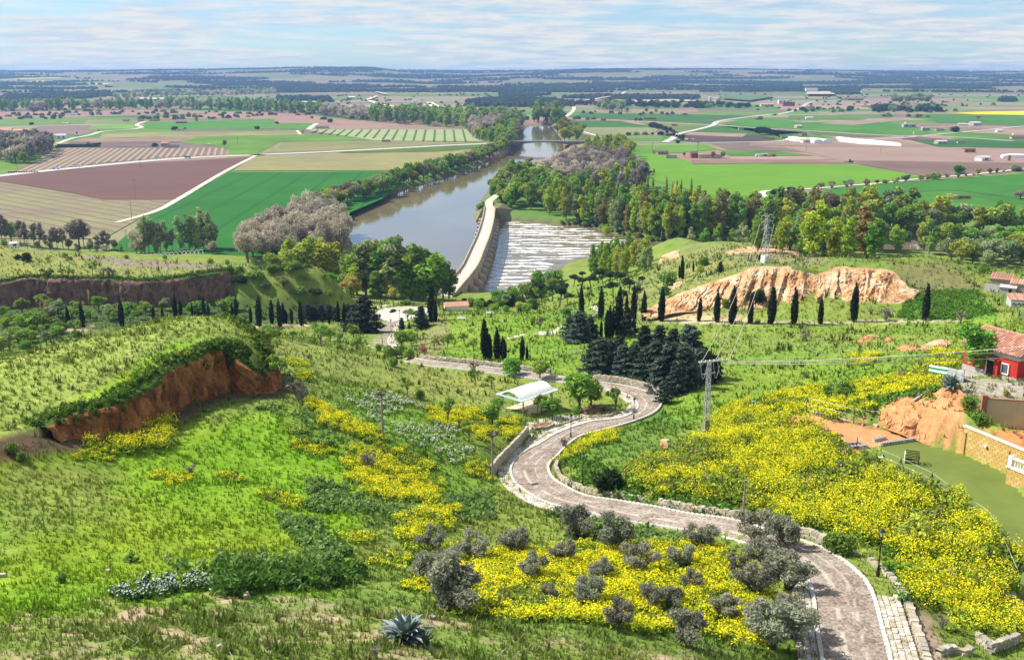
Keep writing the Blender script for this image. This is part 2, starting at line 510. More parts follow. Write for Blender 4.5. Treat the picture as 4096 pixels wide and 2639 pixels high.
# cobbled road: left kerb, right kerb, level
RD=[((3306,2700),(3558,2700),54.0),((3300,2639),(3551,2639),53.6),((3276,2498),(3519,2514),53.1),((3262,2386),(3479,2370),52.5),((3232,2310),(3431,2298),52.0),((3165,2250),(3351,2234),51.2),
      ((3070,2205),(3264,2187),50.3),((2906,2150),(2946,2087),48.6),((2705,2112),(2762,2059),47.4),((2520,2085),(2601,2027),46.4),((2360,2050),(2481,2007),45.5),((2200,2012),(2340,1984),44.6),((2120,1972),(2240,1938),43.8),((2065,1928),(2202,1908),43.1),
      ((2048,1883),(2186,1869),42.5),((2062,1845),(2198,1844),42.0),((2105,1806),(2221,1824),41.6),((2165,1775),(2262,1780),41.2),((2235,1733),(2320,1742),40.7),((2359,1690),(2414,1717),40.1),
      ((2483,1674),(2534,1682),39.7),((2538,1648),(2612,1648),39.5),((2556,1625),(2640,1612),39.3),((2543,1602),(2625,1584),39.1),((2511,1579),(2560,1560),38.9),((2460,1561),(2490,1543),38.6),((2390,1548),(2400,1530),38.3),
      ((2290,1535),(2290,1515),37.7),((2180,1520),(2184,1500),37.2),((2012,1498),(2012,1478),36.5),((1874,1480),(1874,1461),35.8),((1690,1459),(1690,1441),34.8),((1590,1434),(1610,1416),32.6),((1520,1405),(1560,1388),28.5),
      ((1469,1370),(1550,1360),23.5),((1490,1335),(1570,1325),18.8),((1515,1301),(1590,1290),15.0),((1560,1275),(1625,1265),13.0)]
RL=np.array([at_z(*a,z)for a,b,z in RD])
RR=np.array([at_z(*b,z)for a,b,z in RD])

def resample(P,n):
 """smooth curve through the rows of P (Catmull-Rom), n samples by chord length"""
 P=np.asarray(P,float)
 k=len(P)
 t=np.linspace(0,k-1-1e-6,n)
 i=t.astype(int)
 f=(t-i)[:,None]
 p0,p1,p2,p3=P[np.maximum(i-1,0)],P[i],P[np.minimum(i+1,k-1)],P[np.minimum(i+2,k-1)]
 return 0.5*(2*p1+(p2-p0)*f+(2*p0-5*p1+4*p2-p3)*f**2+(3*p1-p0-3*p2+p3)*f**3)

RS=resample(np.c_[RL,RR],420)
RL,RR=RS[:,:3],RS[:,3:]
RC=(RL+RR)/2
ROUND=at_z(1626,1253,12.0)

def H(x,y,detail=True):
 """height of the ground"""
 shp=np.shape(x)
 x,y=np.ravel(np.asarray(x,float)),np.ravel(np.asarray(y,float))
 plainz=3.0+0.25*vnoise(x/60,y/60,3)
 z=plainz.copy()
 m=y<660
 if m.any():
  X,Y=x[m],y[m]
  zf=fg_rbf(X,Y)
  w=sstep(470,620,Y)
  zf=zf*(1-w)+plainz[m]*w
  zf=np.maximum(zf,3.0)
  if detail:
   a=sstep(0,6,zf-3.2)
   zf=zf+a*((fbm(X/9,Y/9,11)-.5)*0.9+(fbm(X/2.2,Y/2.2,12,3)-.5)*0.28)
  for T,r,sl in((T1W,t1_rbf,7.0),(T2W,t2_rbf,5.0-3.9*sstep(T2W[7,0]+4,T2W[8,0]+4,X))):
   d=sdist(X,Y,T[:,:2])
   e=d+(fbm(X/3.5,Y/3.5,31)-.5)*1.4
   top=r(X,Y)
   if detail:
    top=top+(fbm(X/7,Y/7,21)-.5)*0.7*sstep(0,5,d)+(fbm(X/1.6,Y/1.6,22,3)-.5)*0.22*sstep(-1,1,d)
   zf=np.where(d>-30,np.maximum(zf,top+np.minimum(e,0)*sl),zf)
  # road bed
  near=(np.abs(X)<160)&(Y<330)
  if near.any():
   xi,yi=X[near],Y[near]
   c=RC[::3]
   hw=np.linalg.norm((RL-RR)[::3,:2],axis=1)/2
   bd,bz,bh=np.full(len(xi),1e9),np.zeros(len(xi)),np.zeros(len(xi))
   for k in range(len(c)):
    dd=np.hypot(xi-c[k,0],yi-c[k,1])-hw[k]
    u=dd<bd
    bd[u],bz[u]=dd[u],c[k,2]
   q=1-sstep(1.6,4.6,bd)
   zn=zf[near]
   zf[near]=zn*(1-q)+(bz-0.10)*q
   dr=np.hypot(X-ROUND[0],Y-ROUND[1])
   q=1-sstep(11,15,dr)
   zf=zf*(1-q)+(ROUND[2]-0.12)*q
  for pol,lv,bl in((COURT,49.93,1.6),(TURF,49.93,1.2),(YARD,51.4,1.0)):
   sel=(X>15)&(X<90)&(Y>55)&(Y<130)
   if sel.any():
    d=sdist(X[sel],Y[sel],pol)
    q=sstep(-bl,0.1,d)
    zf[sel]=zf[sel]*(1-q)+lv*q
  z[m]=zf
 m=(y>320)&(y<2100)
 if m.any():
  d=sdist(x[m],y[m],RIVW)
  zz=z[m]
  bed=-2.2*sstep(0.0,5.0,d)
  z[m]=np.where(d>0,np.minimum(zz,bed),np.where(d>-9,np.minimum(zz,0.15-d*0.55+np.maximum(zz-4,0)*sstep(-3,-9,d)),zz))
 m=y>3000
 if m.any():
  X,Y=x[m],y[m]
  w=sstep(3200,4600,Y)
  hz=hill_rbf(X,Y)
  hz=hz+w*(fbm(X/700,Y/700,41,4)-.5)*26*sstep(3800,6000,Y)*(1-0.8*sstep(7600,8300,Y))+w*(fbm(X/150,Y/260,42,3)-.5)*5
  z[m]=z[m]*(1-w)+np.maximum(hz,2.5)*w
 return z.reshape(shp)

def hz1(x,y):
 return float(H(np.array([x]),np.array([y]))[0])

def hit(pts,ymax=660.0):
 """photograph pixels -> where those lines of sight first meet the ground"""
 pts=np.atleast_2d(np.asarray(pts,float))[:,:2]
 D=np.array([ray(u,v)for u,v in pts])
 k=D/D[:,1:2]
 ts=np.concatenate([np.linspace(36,330,590),np.linspace(331,ymax,330)])
 X=k[:,None,0]*ts
 Z=EYE[2]+k[:,None,2]*ts
 Y=np.broadcast_to(ts,X.shape)
 g=H(X,Y)
 below=Z<=g
 i=np.where(below.any(1),below.argmax(1),len(ts)-1)
 i=np.maximum(i,1)
 r=np.arange(len(pts))
 a,b=(Z-g)[r,i-1],(Z-g)[r,i]
 f=np.clip(a/(a-b+1e-9),0,1)
 t=ts[i-1]+f*(ts[i]-ts[i-1])
 x=k[:,0]*t
 return np.c_[x,t,H(x,t)]

# ---- colours of the ground, by place
LUSH,YEL,DRY,DARK,SOIL,MAUVE,OLIVE=(.165,.275,.016),(.22,.28,.04),(.25,.23,.085),(.045,.10,.018),(.36,.255,.175),(.21,.165,.135),(.175,.225,.04)
REG=[  # polygon in photograph pixels, colour, softness, share, depth range
 ([(-400,2639),(-400,1840),(300,1760),(1150,1650),(1500,1850),(1400,2330),(0,2500)],LUSH,60,1.0,(20,135)),
 ([(0,2000),(500,2000),(1000,2100),(1250,2150),(900,2330),(0,2330)],(.19,.27,.018),90,0.9,(30,100)),
 ([(0,1800),(450,1880),(500,2050),(0,2200)],OLIVE,80,0.7,(30,110)),
 ([(-500,1810),(160,1720),(600,1560),(900,1380),(1000,1440),(1060,1420),(960,1270),(700,1250),(0,1430),(-500,1560)],(.235,.29,.06),12,1.0,(85,150)),
 ([(560,1500),(700,1420),(780,1390),(800,1340),(600,1420),(480,1500),(300,1600),(420,1600)],(.19,.30,.025),20,0.9,(85,150)),
 ([(1060,1320),(1400,1390),(1700,1440),(2000,1510),(2000,1640),(1500,1600),(1150,1480)],(.205,.245,.055),40,1.0,(100,215)),
 ([(1340,1560),(1560,1560),(1800,1680),(2000,1920),(1800,2000),(1500,1800)],(.14,.24,.03),50,0.9,(90,160)),
 ([(-400,2520),(300,2420),(800,2380),(1000,2340),(1350,2370),(1700,2440),(2100,2560),(2500,2570),(2950,2639),(3100,2800),(-400,2800)],SOIL,40,0.40,(20,56)),
 ([(-300,1140),(400,1115),(830,1100),(1290,1080),(1250,1050),(600,1020),(0,970),(-300,960)],(.20,.225,.06),14,1.0,(285,360)),
 ([(300,1020),(600,1035),(900,1060),(860,1080),(500,1065)],MAUVE,14,0.65,(285,360)),
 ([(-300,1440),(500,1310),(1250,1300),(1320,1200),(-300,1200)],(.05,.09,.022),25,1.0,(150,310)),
 ([(0,1340),(80,1330),(200,1320),(380,1308),(330,1330),(0,1352)],(.40,.33,.22),8,0.85,(150,310)),
 ([(980,1303),(1240,1298),(1240,1309),(980,1313)],(.40,.33,.22),4,0.8,(150,310)),
 ([(1640,1420),(1780,1250),(2200,1240),(2450,1290),(2640,1390),(2700,1550),(2400,1530),(2000,1450)],(.16,.25,.028),30,1.0,(160,330)),
 ([(1660,1430),(1680,1330),(1790,1250),(1800,1330),(1750,1430)],(.19,.20,.07),20,0.7,(160,330)),
 ([(2200,1300),(2230,1200),(2500,1100),(2650,1200),(2600,1260),(2400,1290)],(.15,.215,.035),25,1.0,(220,400)),
 ([(2500,1270),(2480,1180),(2640,1050),(2750,960),(3150,970),(3350,1050),(3000,1070),(2800,1150),(2650,1200)],(.18,.205,.06),25,1.0,(220,420)),
 ([(2900,1000),(3250,1010),(3330,1060),(3000,1050)],MAUVE,20,0.45,(270,420)),
 ([(2640,1310),(3000,1300),(3700,1295),(4200,1270),(4200,1360),(3700,1480),(3300,1620),(2900,1720),(2650,1700),(2660,1560),(2750,1450)],(.16,.245,.028),30,1.0,(110,260)),
 ([(2750,1320),(3500,1320),(3900,1350),(3500,1420),(2900,1420)],(.18,.24,.045),40,0.75,(150,260)),
 ([(3600,1210),(3900,1180),(4000,1280),(3600,1285)],(.13,.26,.025),20,1.0,(200,280)),
 ([(3560,1060),(3800,1050),(3930,1150),(3800,1200),(3620,1150)],(.17,.17,.06),25,0.8,(200,300)),
 ([(2560,1262),(2700,1248),(3000,1262),(3000,1290),(2600,1275)],(.45,.34,.20),10,0.6,(220,270)),
 ([(2520,1276),(2640,1278),(2900,1287),(3300,1287),(3700,1280),(3850,1278),(3850,1287),(3500,1292),(2900,1297),(2520,1284)],(.42,.37,.24),4,0.8,(210,262)),
 ([(2250,1900),(2340,1780),(2650,1640),(2760,1700),(2700,1840),(2500,1900),(2380,1920)],(.11,.19,.03),20,1.0,(90,150)),
 ([(3900,1720),(4200,1720),(4200,1900),(4050,1800)],(.40,.17,.07),10,1.0,(80,125)),
 ([(3500,1640),(3560,1620),(3700,1580),(3860,1560),(3860,1810),(3690,1775),(3520,1700)],(.50,.25,.11),8,1.0,(98,125)),
 ([(3780,1500),(4200,1540),(4200,1600),(3860,1580)],(.34,.30,.24),15,0.8,(98,130)),
 ([(3100,1690),(3250,1650),(3430,1690),(3700,1780),(3430,1810)],(.42,.19,.07),6,1.0,(90,125)),
 ([(3560,2400),(3700,2400),(3800,2639),(3600,2700),(3540,2500)],(.30,.22,.16),25,0.7,(40,75)),
 ([(4030,2400),(4200,2400),(4200,2560),(4060,2500)],(.48,.30,.16),15,0.9,(50,80)),
]

def ground_colour(x,y,z):
 u,v,f=project(np.c_[x,y,z])
 n1,n2,n3=fbm(x/14,y/14,51),fbm(x/3.0,y/3.0,52),fbm(x/0.9,y/0.9,53,3)
 c=np.zeros((len(x),3))
 c[:]=(.165,.22,.04)
 fgm=y<640
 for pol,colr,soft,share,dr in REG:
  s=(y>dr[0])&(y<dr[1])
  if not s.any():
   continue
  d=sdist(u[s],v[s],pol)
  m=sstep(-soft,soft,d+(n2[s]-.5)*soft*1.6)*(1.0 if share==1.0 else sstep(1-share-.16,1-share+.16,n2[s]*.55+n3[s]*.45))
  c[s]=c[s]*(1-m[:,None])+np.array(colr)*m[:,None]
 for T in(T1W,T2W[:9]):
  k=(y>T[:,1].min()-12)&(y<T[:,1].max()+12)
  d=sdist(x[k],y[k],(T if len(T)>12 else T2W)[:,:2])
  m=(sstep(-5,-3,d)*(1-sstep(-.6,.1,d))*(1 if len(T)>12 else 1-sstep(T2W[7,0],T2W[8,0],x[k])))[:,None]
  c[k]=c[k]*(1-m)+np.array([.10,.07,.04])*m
 k=fgm
 tint=(n1[k]-.5)[:,None]*np.array([[.09,.03,.01]])+(n2[k]-.5)[:,None]*np.array([[.07,.09,.012]])
 c[k]=np.clip(c[k]+tint*np.minimum(1,c[k].sum(1)[:,None]/.3),0.008,1)*(0.72+0.56*n3[k])[:,None]
 # river bank mud, plain, hills
 b=(y>330)&(y<2100)
 if b.any():
  m=(1-sstep(0.6,2.4,z[b]))[:,None]
  c[b]=c[b]*(1-m)+np.array([.13,.10,.065])*m
 p=y>=470
 if p.any():
  X,Y=x[p],y[p]
  w=sstep(470,560,Y)[:,None]
  sz=np.where(Y>3300,260.0,150.0)
  gx,gy=X/(sz*1.6)+0.35*fbm(X/300,Y/300,71,2),Y/sz+0.35*fbm(X/300,Y/300,72,2)
  cell=_h(np.floor(gx),np.floor(gy),77)
  pal=np.array([(.10,.19,.035),(.25,.17,.13),(.20,.19,.09),(.15,.18,.07),(.28,.20,.15),(.08,.17,.03),(.22,.205,.115),(.16,.12,.10)])
  pc=pal[(cell*7.999).astype(int)]
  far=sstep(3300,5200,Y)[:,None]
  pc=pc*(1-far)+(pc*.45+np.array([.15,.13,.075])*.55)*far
  yel=(cell>.985)&(Y>4500)
  pc[yel]=(.42,.38,.04)
  pc=pc*(0.85+0.3*fbm(X/40,Y/40,73))[:,None]
  wood=sstep(.50,.56,fbm(X/620,Y/300,74,4))[:,None]*sstep(4300,5200,Y)[:,None]
  pc=pc*(1-wood)+np.array([.022,.036,.020])*wood
  m=w*sstep(0.8,2.2,z[p])[:,None]
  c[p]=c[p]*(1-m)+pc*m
 return c

ny,nx=640,430
yy=22.0*(14500/22.0)**(np.linspace(0,1,ny)**0.93)
ss=np.linspace(-0.82,0.82,nx)
GX=ss[None,:]*(yy[:,None]+14.0)
GY=np.broadcast_to(yy[:,None],GX.shape)
GZ=H(GX,GY)
gi=np.arange(ny*nx).reshape(ny,nx)
gq=np.stack([gi[:-1,:-1],gi[:-1,1:],gi[1:,1:],gi[1:,:-1]],-1).reshape(-1,4)
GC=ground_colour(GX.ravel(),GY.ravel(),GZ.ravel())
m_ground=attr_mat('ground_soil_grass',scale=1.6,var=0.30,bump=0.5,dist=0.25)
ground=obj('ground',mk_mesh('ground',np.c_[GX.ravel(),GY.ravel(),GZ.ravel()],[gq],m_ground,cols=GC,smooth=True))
tag(ground,kind='structure')

# ---- water
def water_mat(name,foam):
 m,t,o=new_mat(name)
 tcx=N(t,'ShaderNodeTexCoord')
 mp_=N(t,'ShaderNodeMapping',{0:tcx.outputs['Object'],'Scale':(1.0,0.55,1.0)})
 n1=N(t,'ShaderNodeTexNoise',{'Vector':mp_.outputs[0],'Scale':0.35,'Detail':5.0,'Roughness':0.6})
 n2=N(t,'ShaderNodeTexNoise',{'Vector':mp_.outputs[0],'Scale':0.02,'Detail':3.0})
 base=ramp(t,n2.outputs[0],[(0.3,(.15,.12,.065)),(0.7,(.20,.165,.10))])
 b=N(t,'ShaderNodeBsdfPrincipled',{'Base Color':base,'Roughness':0.05,'IOR':1.65,'Specular IOR Level':0.5})
 bp=N(t,'ShaderNodeBump',{'Height':n1.outputs[0],'Strength':0.10 if not foam else 0.5,'Distance':0.25})
 t.links.new(bp.outputs[0],b.inputs['Normal'])
 if foam:
  a=N(t,'ShaderNodeAttribute',attribute_name='Col')
  sp=N(t,'ShaderNodeSeparateColor',{0:a.outputs['Color']})
  n3=N(t,'ShaderNodeTexNoise',{'Vector':mp_.outputs[0],'Scale':0.55,'Detail':8.0,'Roughness':0.75})
  k=math_(t,'ADD',sp.outputs[0],math_(t,'MULTIPLY',math_(t,'SUBTRACT',n3.outputs[0],0.5),1.5))
  f=ramp(t,k,[(0.44,0.0),(0.78,1.0)])
  fo=N(t,'ShaderNodeBsdfPrincipled',{'Base Color':(.80,.80,.80,1),'Roughness':0.8})
  mx_=N(t,'ShaderNodeMixShader',{0:f,1:b.outputs[0],2:fo.outputs[0]})
  t.links.new(mx_.outputs[0],o.inputs[0])
 else:
  t.links.new(b.outputs[0],o.inputs[0])
 return m

wq=MB()
wx0,wx1,wy0,wy1=-420.0,760.0,335.0,2150.0
wq.add([(wx0,wy0,0),(wx1,wy0,0),(wx1,wy1,0),(wx0,wy1,0)],[[0,1,2,3]])
tag(wq.obj('river_water',water_mat('river_water',False)),kind='structure')

# rapids below the old bridge: a wavy sheet a little above the still one
RAP=np.array([at_z(u,v,0)[:2]for u,v in[(1905,1208),(2000,1214),(2106,1190),(2184,1155),(2240,1068),(2330,1040),(2430,1020),(2540,1000),(2560,970),(2460,938),(2382,914),(2230,899),(2090,886),(1995,878),(1990,915),(1975,980),(1955,1050),(1925,1130)]])
x0,y0=RAP.min(0)
x1,y1=RAP.max(0)
rx,ry=np.meshgrid(np.arange(x0,x1,0.7),np.arange(y0,y1,0.7))
d=sdist(rx,ry,RAP)
warp=(fbm(rx/26,ry/14,91)-.5)*16
ph=(ry+warp)/8.6
sq=np.abs(2*(ph-np.floor(ph))-1)**3*(.25+1.3*fbm(rx/11+40,ry/4.5,97))
amp=(0.35+1.1*fbm(rx/14,ry/5,92))*sstep(0,8,d)*(1-0.75*sstep(75,125,rx))
rz=0.03+0.55*amp*sq+amp*0.28*(fbm(rx/1.8,ry/1.2,93)-.3)
foam=np.clip(sq*1.25*amp+(fbm(rx/5,ry/2,94)-.5)*1.1*amp+.10,0,1)
rg=np.arange(rx.size).reshape(rx.shape)
q=np.stack([rg[:-1,:-1],rg[:-1,1:],rg[1:,1:],rg[1:,:-1]],-1).reshape(-1,4)
keep=(d.ravel()[q]>-0.5).all(1)
tag(obj('water_rapids',mk_mesh('water_rapids',np.c_[rx.ravel(),ry.ravel(),np.maximum(rz,0.01).ravel()],[q[keep]],water_mat('river_rapids',True),cols=np.repeat(foam.ravel()[:,None],3,1),smooth=True)),kind='structure')

# ---- air
hb=MB()
hb.box((0,7200,66),(25600,14800,144))
mh,th,oh=new_mat('air')
pv=N(th,'ShaderNodeVolumePrincipled',{'Color':(.34,.57,1.0,1),'Density':7.5e-5,'Anisotropy':0.15})
th.links.new(pv.outputs[0],oh.inputs['Volume'])
tag(hb.obj('haze',mh),kind='stuff')

# ================================================================== FIELDS of the plain
def field(pts,c1,c2=None,stripes=None,lv=0,fine=0.25,z=3.34,name='field'):
 P=np.array([at_z(p[0],p[1],z+0.05*lv)for p in pts])
 m,t,o=new_mat(name+'_soil')
 tcx=N(t,'ShaderNodeTexCoord')
 n1=N(t,'ShaderNodeTexNoise',{'Vector':tcx.outputs['Object'],'Scale':0.012,'Detail':7.0,'Roughness':0.6})
 mp_=N(t,'ShaderNodeMapping',{0:tcx.outputs['Object'],'Scale':(0.06,0.5,1)})
 n2=N(t,'ShaderNodeTexNoise',{'Vector':mp_.outputs[0],'Scale':1.0,'Detail':4.0})
 c2=c2 or tuple(c*0.72 for c in c1)
 cc=ramp(t,n1.outputs[0],[(0.36,c2),(0.62,c1)])
 k=N(t,'ShaderNodeMapRange',{0:n2.outputs[0],1:0.3,2:0.7,3:1-fine,4:1+fine})
 cc=N(t,'ShaderNodeVectorMath',{0:cc,'Scale':k.outputs[0]},operation='SCALE').outputs[0]
 if stripes:
  a,b,sp_,sc,share=stripes
  A,B=at_z(*a,z),at_z(*b,z)
  ang=math.atan2(B[1]-A[1],B[0]-A[0])
  mp2=N(t,'ShaderNodeMapping',{0:tcx.outputs['Object'],'Rotation':(0,0,-ang)},vector_type='POINT')
  sxy=N(t,'ShaderNodeSeparateXYZ',{0:mp2.outputs[0]})
  fr=math_(t,'FRACT',math_(t,'DIVIDE',sxy.outputs[1],sp_))
  f=ramp(t,fr,[(0.0,1.0),(share,1.0),(min(share+.08,.99),0.0)])
  mx_=t.nodes.new('ShaderNodeMix')
  mx_.data_type='RGBA'
  t.links.new(f,mx_.inputs[0])
  t.links.new(cc,mx_.inputs[6])
  mx_.inputs[7].default_value=(*sc,1)
  cc=mx_.outputs[2]
 bs=N(t,'ShaderNodeBsdfPrincipled',{'Base Color':cc,'Roughness':0.95,'Specular IOR Level':0.1})
 t.links.new(bs.outputs[0],o.inputs[0])
 me=bpy.data.meshes.new(name)
 me.from_pydata([tuple(p)for p in P],[],[tuple(range(len(P)))])
 me.materials.append(m)
 if me.polygons[0].normal.z<0:
  me.flip_normals()
 o_=obj(name,me)
 tag(o_,kind='structure')
 return o_

PLUM,VGREEN,BGREEN,TAN,PINK,GREY=(.150,.082,.066),(.022,.130,.014),(.125,.235,.016),(.25,.235,.10),(.30,.195,.15),(.155,.115,.10)
field(K('r1',(-900,1290),(0,1150),(600,1243),(900,1303),(1480,1310),(1330,1400),(900,1640),(-900,1640)),(.215,.195,.10),(.20,.15,.115),(K('r1',(0,1260))[0][:2],K('r1',(1000,1440))[0][:2],11.0,(.10,.115,.045),.10))
field(K('r1',(-500,1180),(0,1108),(500,1052),(1200,988),(2190,928),(1560,1285),(1480,1300),(900,1300),(600,1238),(0,1142)),PLUM,(.125,.066,.055),(K('r1',(900,1290))[0][:2],K('r1',(2100,960))[0][:2],4.0,(.118,.062,.052),.4),1,.12)
field(K('r1',(90,1065),(360,940),(480,858),(1978,850),(1978,908),(1450,934),(900,982),(300,1052)),(.185,.13,.105),(.15,.105,.09),(K('r1',(1330,930))[0][:2],K('r1',(1400,860))[0][:2],7.0,(.30,.25,.16),.35),1)
field(K('r1',(-700,1100),(-700,900),(0,930),(420,900),(300,1010),(130,1055),(0,1078)),(.13,.235,.03))
field([(917,690),(1300,688),(1660,684),(1530,795),(1400,850),(1380,900),(1300,1010),(1100,1040),(780,1030),(440,1000),(480,962)]+K('r1',(1330,1415),(1560,1300)),VGREEN,(.018,.105,.014),(K('r1',(1450,1500))[0][:2],K('r1',(2300,1080))[0][:2],24.0,(.016,.085,.014),.05),1,.10)
field(K('r2',(-145,1047),(25,934),(700,900),(1500,893),(1900,870),(1560,1000),(1340,1046)),(.235,.215,.085),(.20,.185,.085),None,1)
field(K('r2',(60,902),(255,804),(1060,796),(2040,803),(1000,858),(500,884)),(.155,.165,.06),(.21,.19,.075),None,1)
field(K('r2',(200,858),(250,815),(285,805),(240,850),(130,895),(90,900)),(.27,.22,.13),None,None,2)
field(K('r2',(1000,872),(2100,815),(2000,850),(1700,882),(750,895)),(.085,.15,.022),None,None,2)
field(K('r1',(1985,905),(1985,850),(1560,802),(1720,757))+K('r2',(0,747),(500,728),(880,760),(1070,790),(255,800),(60,900),(0,908),(-70,910)),(.11,.21,.022),(.075,.16,.018),None,1)
field(K('r1',(860,766),(900,722),(2391,706))+K('r2',(200,700),(410,702),(450,732),(0,745))+K('r1',(1720,754)),(.23,.225,.09),None,None,2)
field(K('r2',(482,697),(560,691),(1880,691),(1960,770),(2040,796),(1080,788),(880,755)),(.24,.29,.13),(.27,.30,.15),None,2)
field(K('r1',(0,540),(1100,521),(1700,530))+K('r2',(0,541),(450,552),(700,592),(1260,646),(1850,690),(590,690),(660,642),(250,636),(220,620),(0,600))+K('r1',(1750,600),(1380,600),(1300,572),(700,560),(0,590)),(.27,.175,.135),(.24,.15,.115),None,1)
field(K('r1',(-200,660),(-200,600),(750,604),(720,640),(0,662)),(.085,.175,.035),(.14,.19,.06),None,2)
field(K('r1',(760,690),(830,655),(1190,648),(1160,688)),(.15,.28,.045),None,None,2)
field(K('r1',(1235,680),(1262,628),(1500,628),(1700,622),(2391,598))+K('r2',(210,615),(215,650),(130,690),(0,692))+K('r1',(1960,690),(1500,692)),(.07,.195,.022),(.05,.16,.02),None,2)
field(K('r2',(110,688),(215,655),(245,640),(555,638),(505,690)),(.08,.21,.02),None,None,3)
field(K('r1',(700,582),(1800,553),(1600,575),(1000,588)),(.06,.16,.028),None,None,2)
field(K('r1',(600,800),(740,766),(1650,764),(1545,797)),(.27,.185,.14),None,None,2)
field(K('r1',(470,850),(630,800),(1540,800),(1340,842),(900,846)),GREY,None,None,2)
field(K('r1',(230,735),(330,660),(800,656),(750,690),(900,692),(700,738)),(.19,.135,.115),(.16,.12,.105),None,1)
# right-hand plain
field(K('r3',(1120,980),(1150,890),(1420,900),(1660,972),(1670,995),(2391,990))+K('r4',(120,995),(950,1003),(1520,1105),(1180,1148),(440,1212),(100,1238))+K('r3',(2180,1270),(1880,1270),(1500,1180),(1200,1080)),(.115,.245,.018),(.095,.215,.018),None,1,.12)
field(K('r4',(240,842),(1300,847),(1640,852),(2700,862),(2700,990),(900,990),(640,930),(560,905)),(.27,.185,.15),(.24,.165,.135),None,1,.12)
field(K('r4',(860,962),(1000,965),(2700,990),(2700,1050),(2391,1050),(1830,1100),(1560,1105),(960,1000)),(.185,.12,.10),None,None,2,.12)
field(K('r3',(1680,990),(1665,960),(2391,960))+K('r4',(560,960),(940,992),(640,991),(0,993)),(.22,.135,.105),None,None,2)
field(K('r3',(2000,950),(2000,928),(2391,925))+K('r4',(560,928),(800,955)),(.31,.22,.17),None,None,2)
field(K('r4',(100,1290),(440,1268),(750,1205),(1500,1140),(1900,1112),(2391,1075),(2900,1040),(2900,1290),(2391,1275),(2300,1285),(1830,1230),(1240,1240),(1240,1290),(600,1330)),(.045,.165,.022),(.035,.13,.02),None,1,.12)
field(K('r4',(1240,1245),(1830,1235),(2330,1290),(2900,1290),(2900,1520),(2200,1520),(1600,1420),(1240,1300)),(.06,.19,.025),None,None,1)
field(K('r3',(1135,890),(1150,830),(1800,824),(1900,866),(1500,897),(1300,895)),(.10,.225,.025),None,None,2)
field(K('r3',(1900,868),(1990,875),(2391,880))+K('r4',(560,920),(0,925))+K('r3',(2000,920)),(.075,.19,.022),None,None,2)
field(K('r3',(530,622),(700,616),(1060,622),(1310,668),(610,668)),(.05,.135,.025),None,None,1)
field(K('r3',(590,578),(760,548),(1700,560),(2210,574),(1900,620),(1820,645),(1100,610),(620,588)),(.048,.13,.025),None,None,1)
field(K('r3',(600,592),(1090,615),(1060,620),(560,612)),(.26,.18,.13),None,None,2)
field(K('r3',(610,674),(1340,674),(1380,700),(1320,735),(850,745)),(.20,.205,.10),(.16,.185,.075),None,1)
field(K('r3',(1210,630),(1820,656),(1560,720),(1480,690),(1380,676)),(.125,.175,.04),None,None,1)
field(K('r3',(1660,712),(1910,662),(2391,692),(2391,740),(2170,742))+K('r4',(500,720),(310,748),(0,752)),(.05,.14,.025),None,None,1)
field(K('r3',(1900,640),(2230,590),(2391,600))+K('r4',(450,632),(1180,620),(1640,738),(1300,745),(560,700),(0,672)),(.045,.145,.022),(.075,.185,.025),None,1)
field(K('r3',(1570,735),(1640,712),(2170,740),(2391,760),(2391,792),(1700,800),(1560,790)),(.085,.062,.055),None,None,2)
field(K('r3',(1600,738),(1660,714),(2150,728),(2110,758)),(.30,.205,.155),None,None,3)
field(K('r3',(1090,795),(1080,765),(1430,768),(1400,795)),(.09,.21,.025),None,None,2)
field(K('r4',(340,572),(1280,565),(1230,590),(760,602),(330,598)),(.10,.185,.045),None,None,1)
field(K('r4',(1380,582),(1500,560),(2700,560),(2700,665),(2391,665),(1700,642),(1450,602)),(.06,.165,.03),None,None,1)
field(K('r4',(1770,552),(2000,540),(2391,532),(2700,528),(2700,567),(2391,568),(1950,562)),(.60,.50,.005),(.52,.42,.005),None,2)
field(K('r4',(600,640),(960,612),(1280,588),(1600,605),(1200,625),(900,655)),(.29,.205,.155),None,None,2)
field(K('r4',(1450,640),(1740,640),(2100,690),(1800,705),(1500,665)),(.24,.175,.13),None,None,2)
field(K('r4',(1660,745),(1860,718),(2391,742),(2700,760),(2700,792),(1800,772)),(.085,.19,.03),None,None,1)
field(K('r4',(1400,785),(1900,775),(2700,800),(2700,856),(2391,856),(1640,846)),(.035,.12,.03),None,None,1)
field(K('r4',(220,838),(0,838),(0,800),(780,782),(1300,790),(1640,843),(1000,842)),(.27,.185,.145),None,None,1)
field(K('r4',(500,705),(1270,750),(1000,765),(560,738)),(.075,.105,.035),(.14,.11,.08),None,2)
field(K('r4',(1350,750),(1500,762),(1880,788),(1500,790),(1320,778)),(.13,.09,.08),None,None,2)
field(K('r3',(2390,800),(1560,805),(1830,815),(1990,870),(2391,878))+K('r4',(560,895),(300,855),(0,838)),(.20,.145,.125),None,None,0)
field(K('r3',(1850,545),(2391,524))+K('r4',(310,525),(0,575))+K('r3',(2000,568)),(.13,.205,.06),None,None,1)
field(K('r3',(1930,420),(1970,390),(2200,392),(2391,405))+K('r4',(130,420),(0,440)),(.11,.175,.06),None,None,1,z=9.0)
field(K('r3',(1400,520),(1690,500),(1740,550),(1430,552)),(.26,.18,.135),None,None,1)

# roads and tracks of the plain
m_pale=plain('pale_gravel',(.52,.47,.39),scale=0.15,var=0.2)
m_asph=plain('worn_asphalt',(.44,.42,.39),scale=0.2,var=0.15)

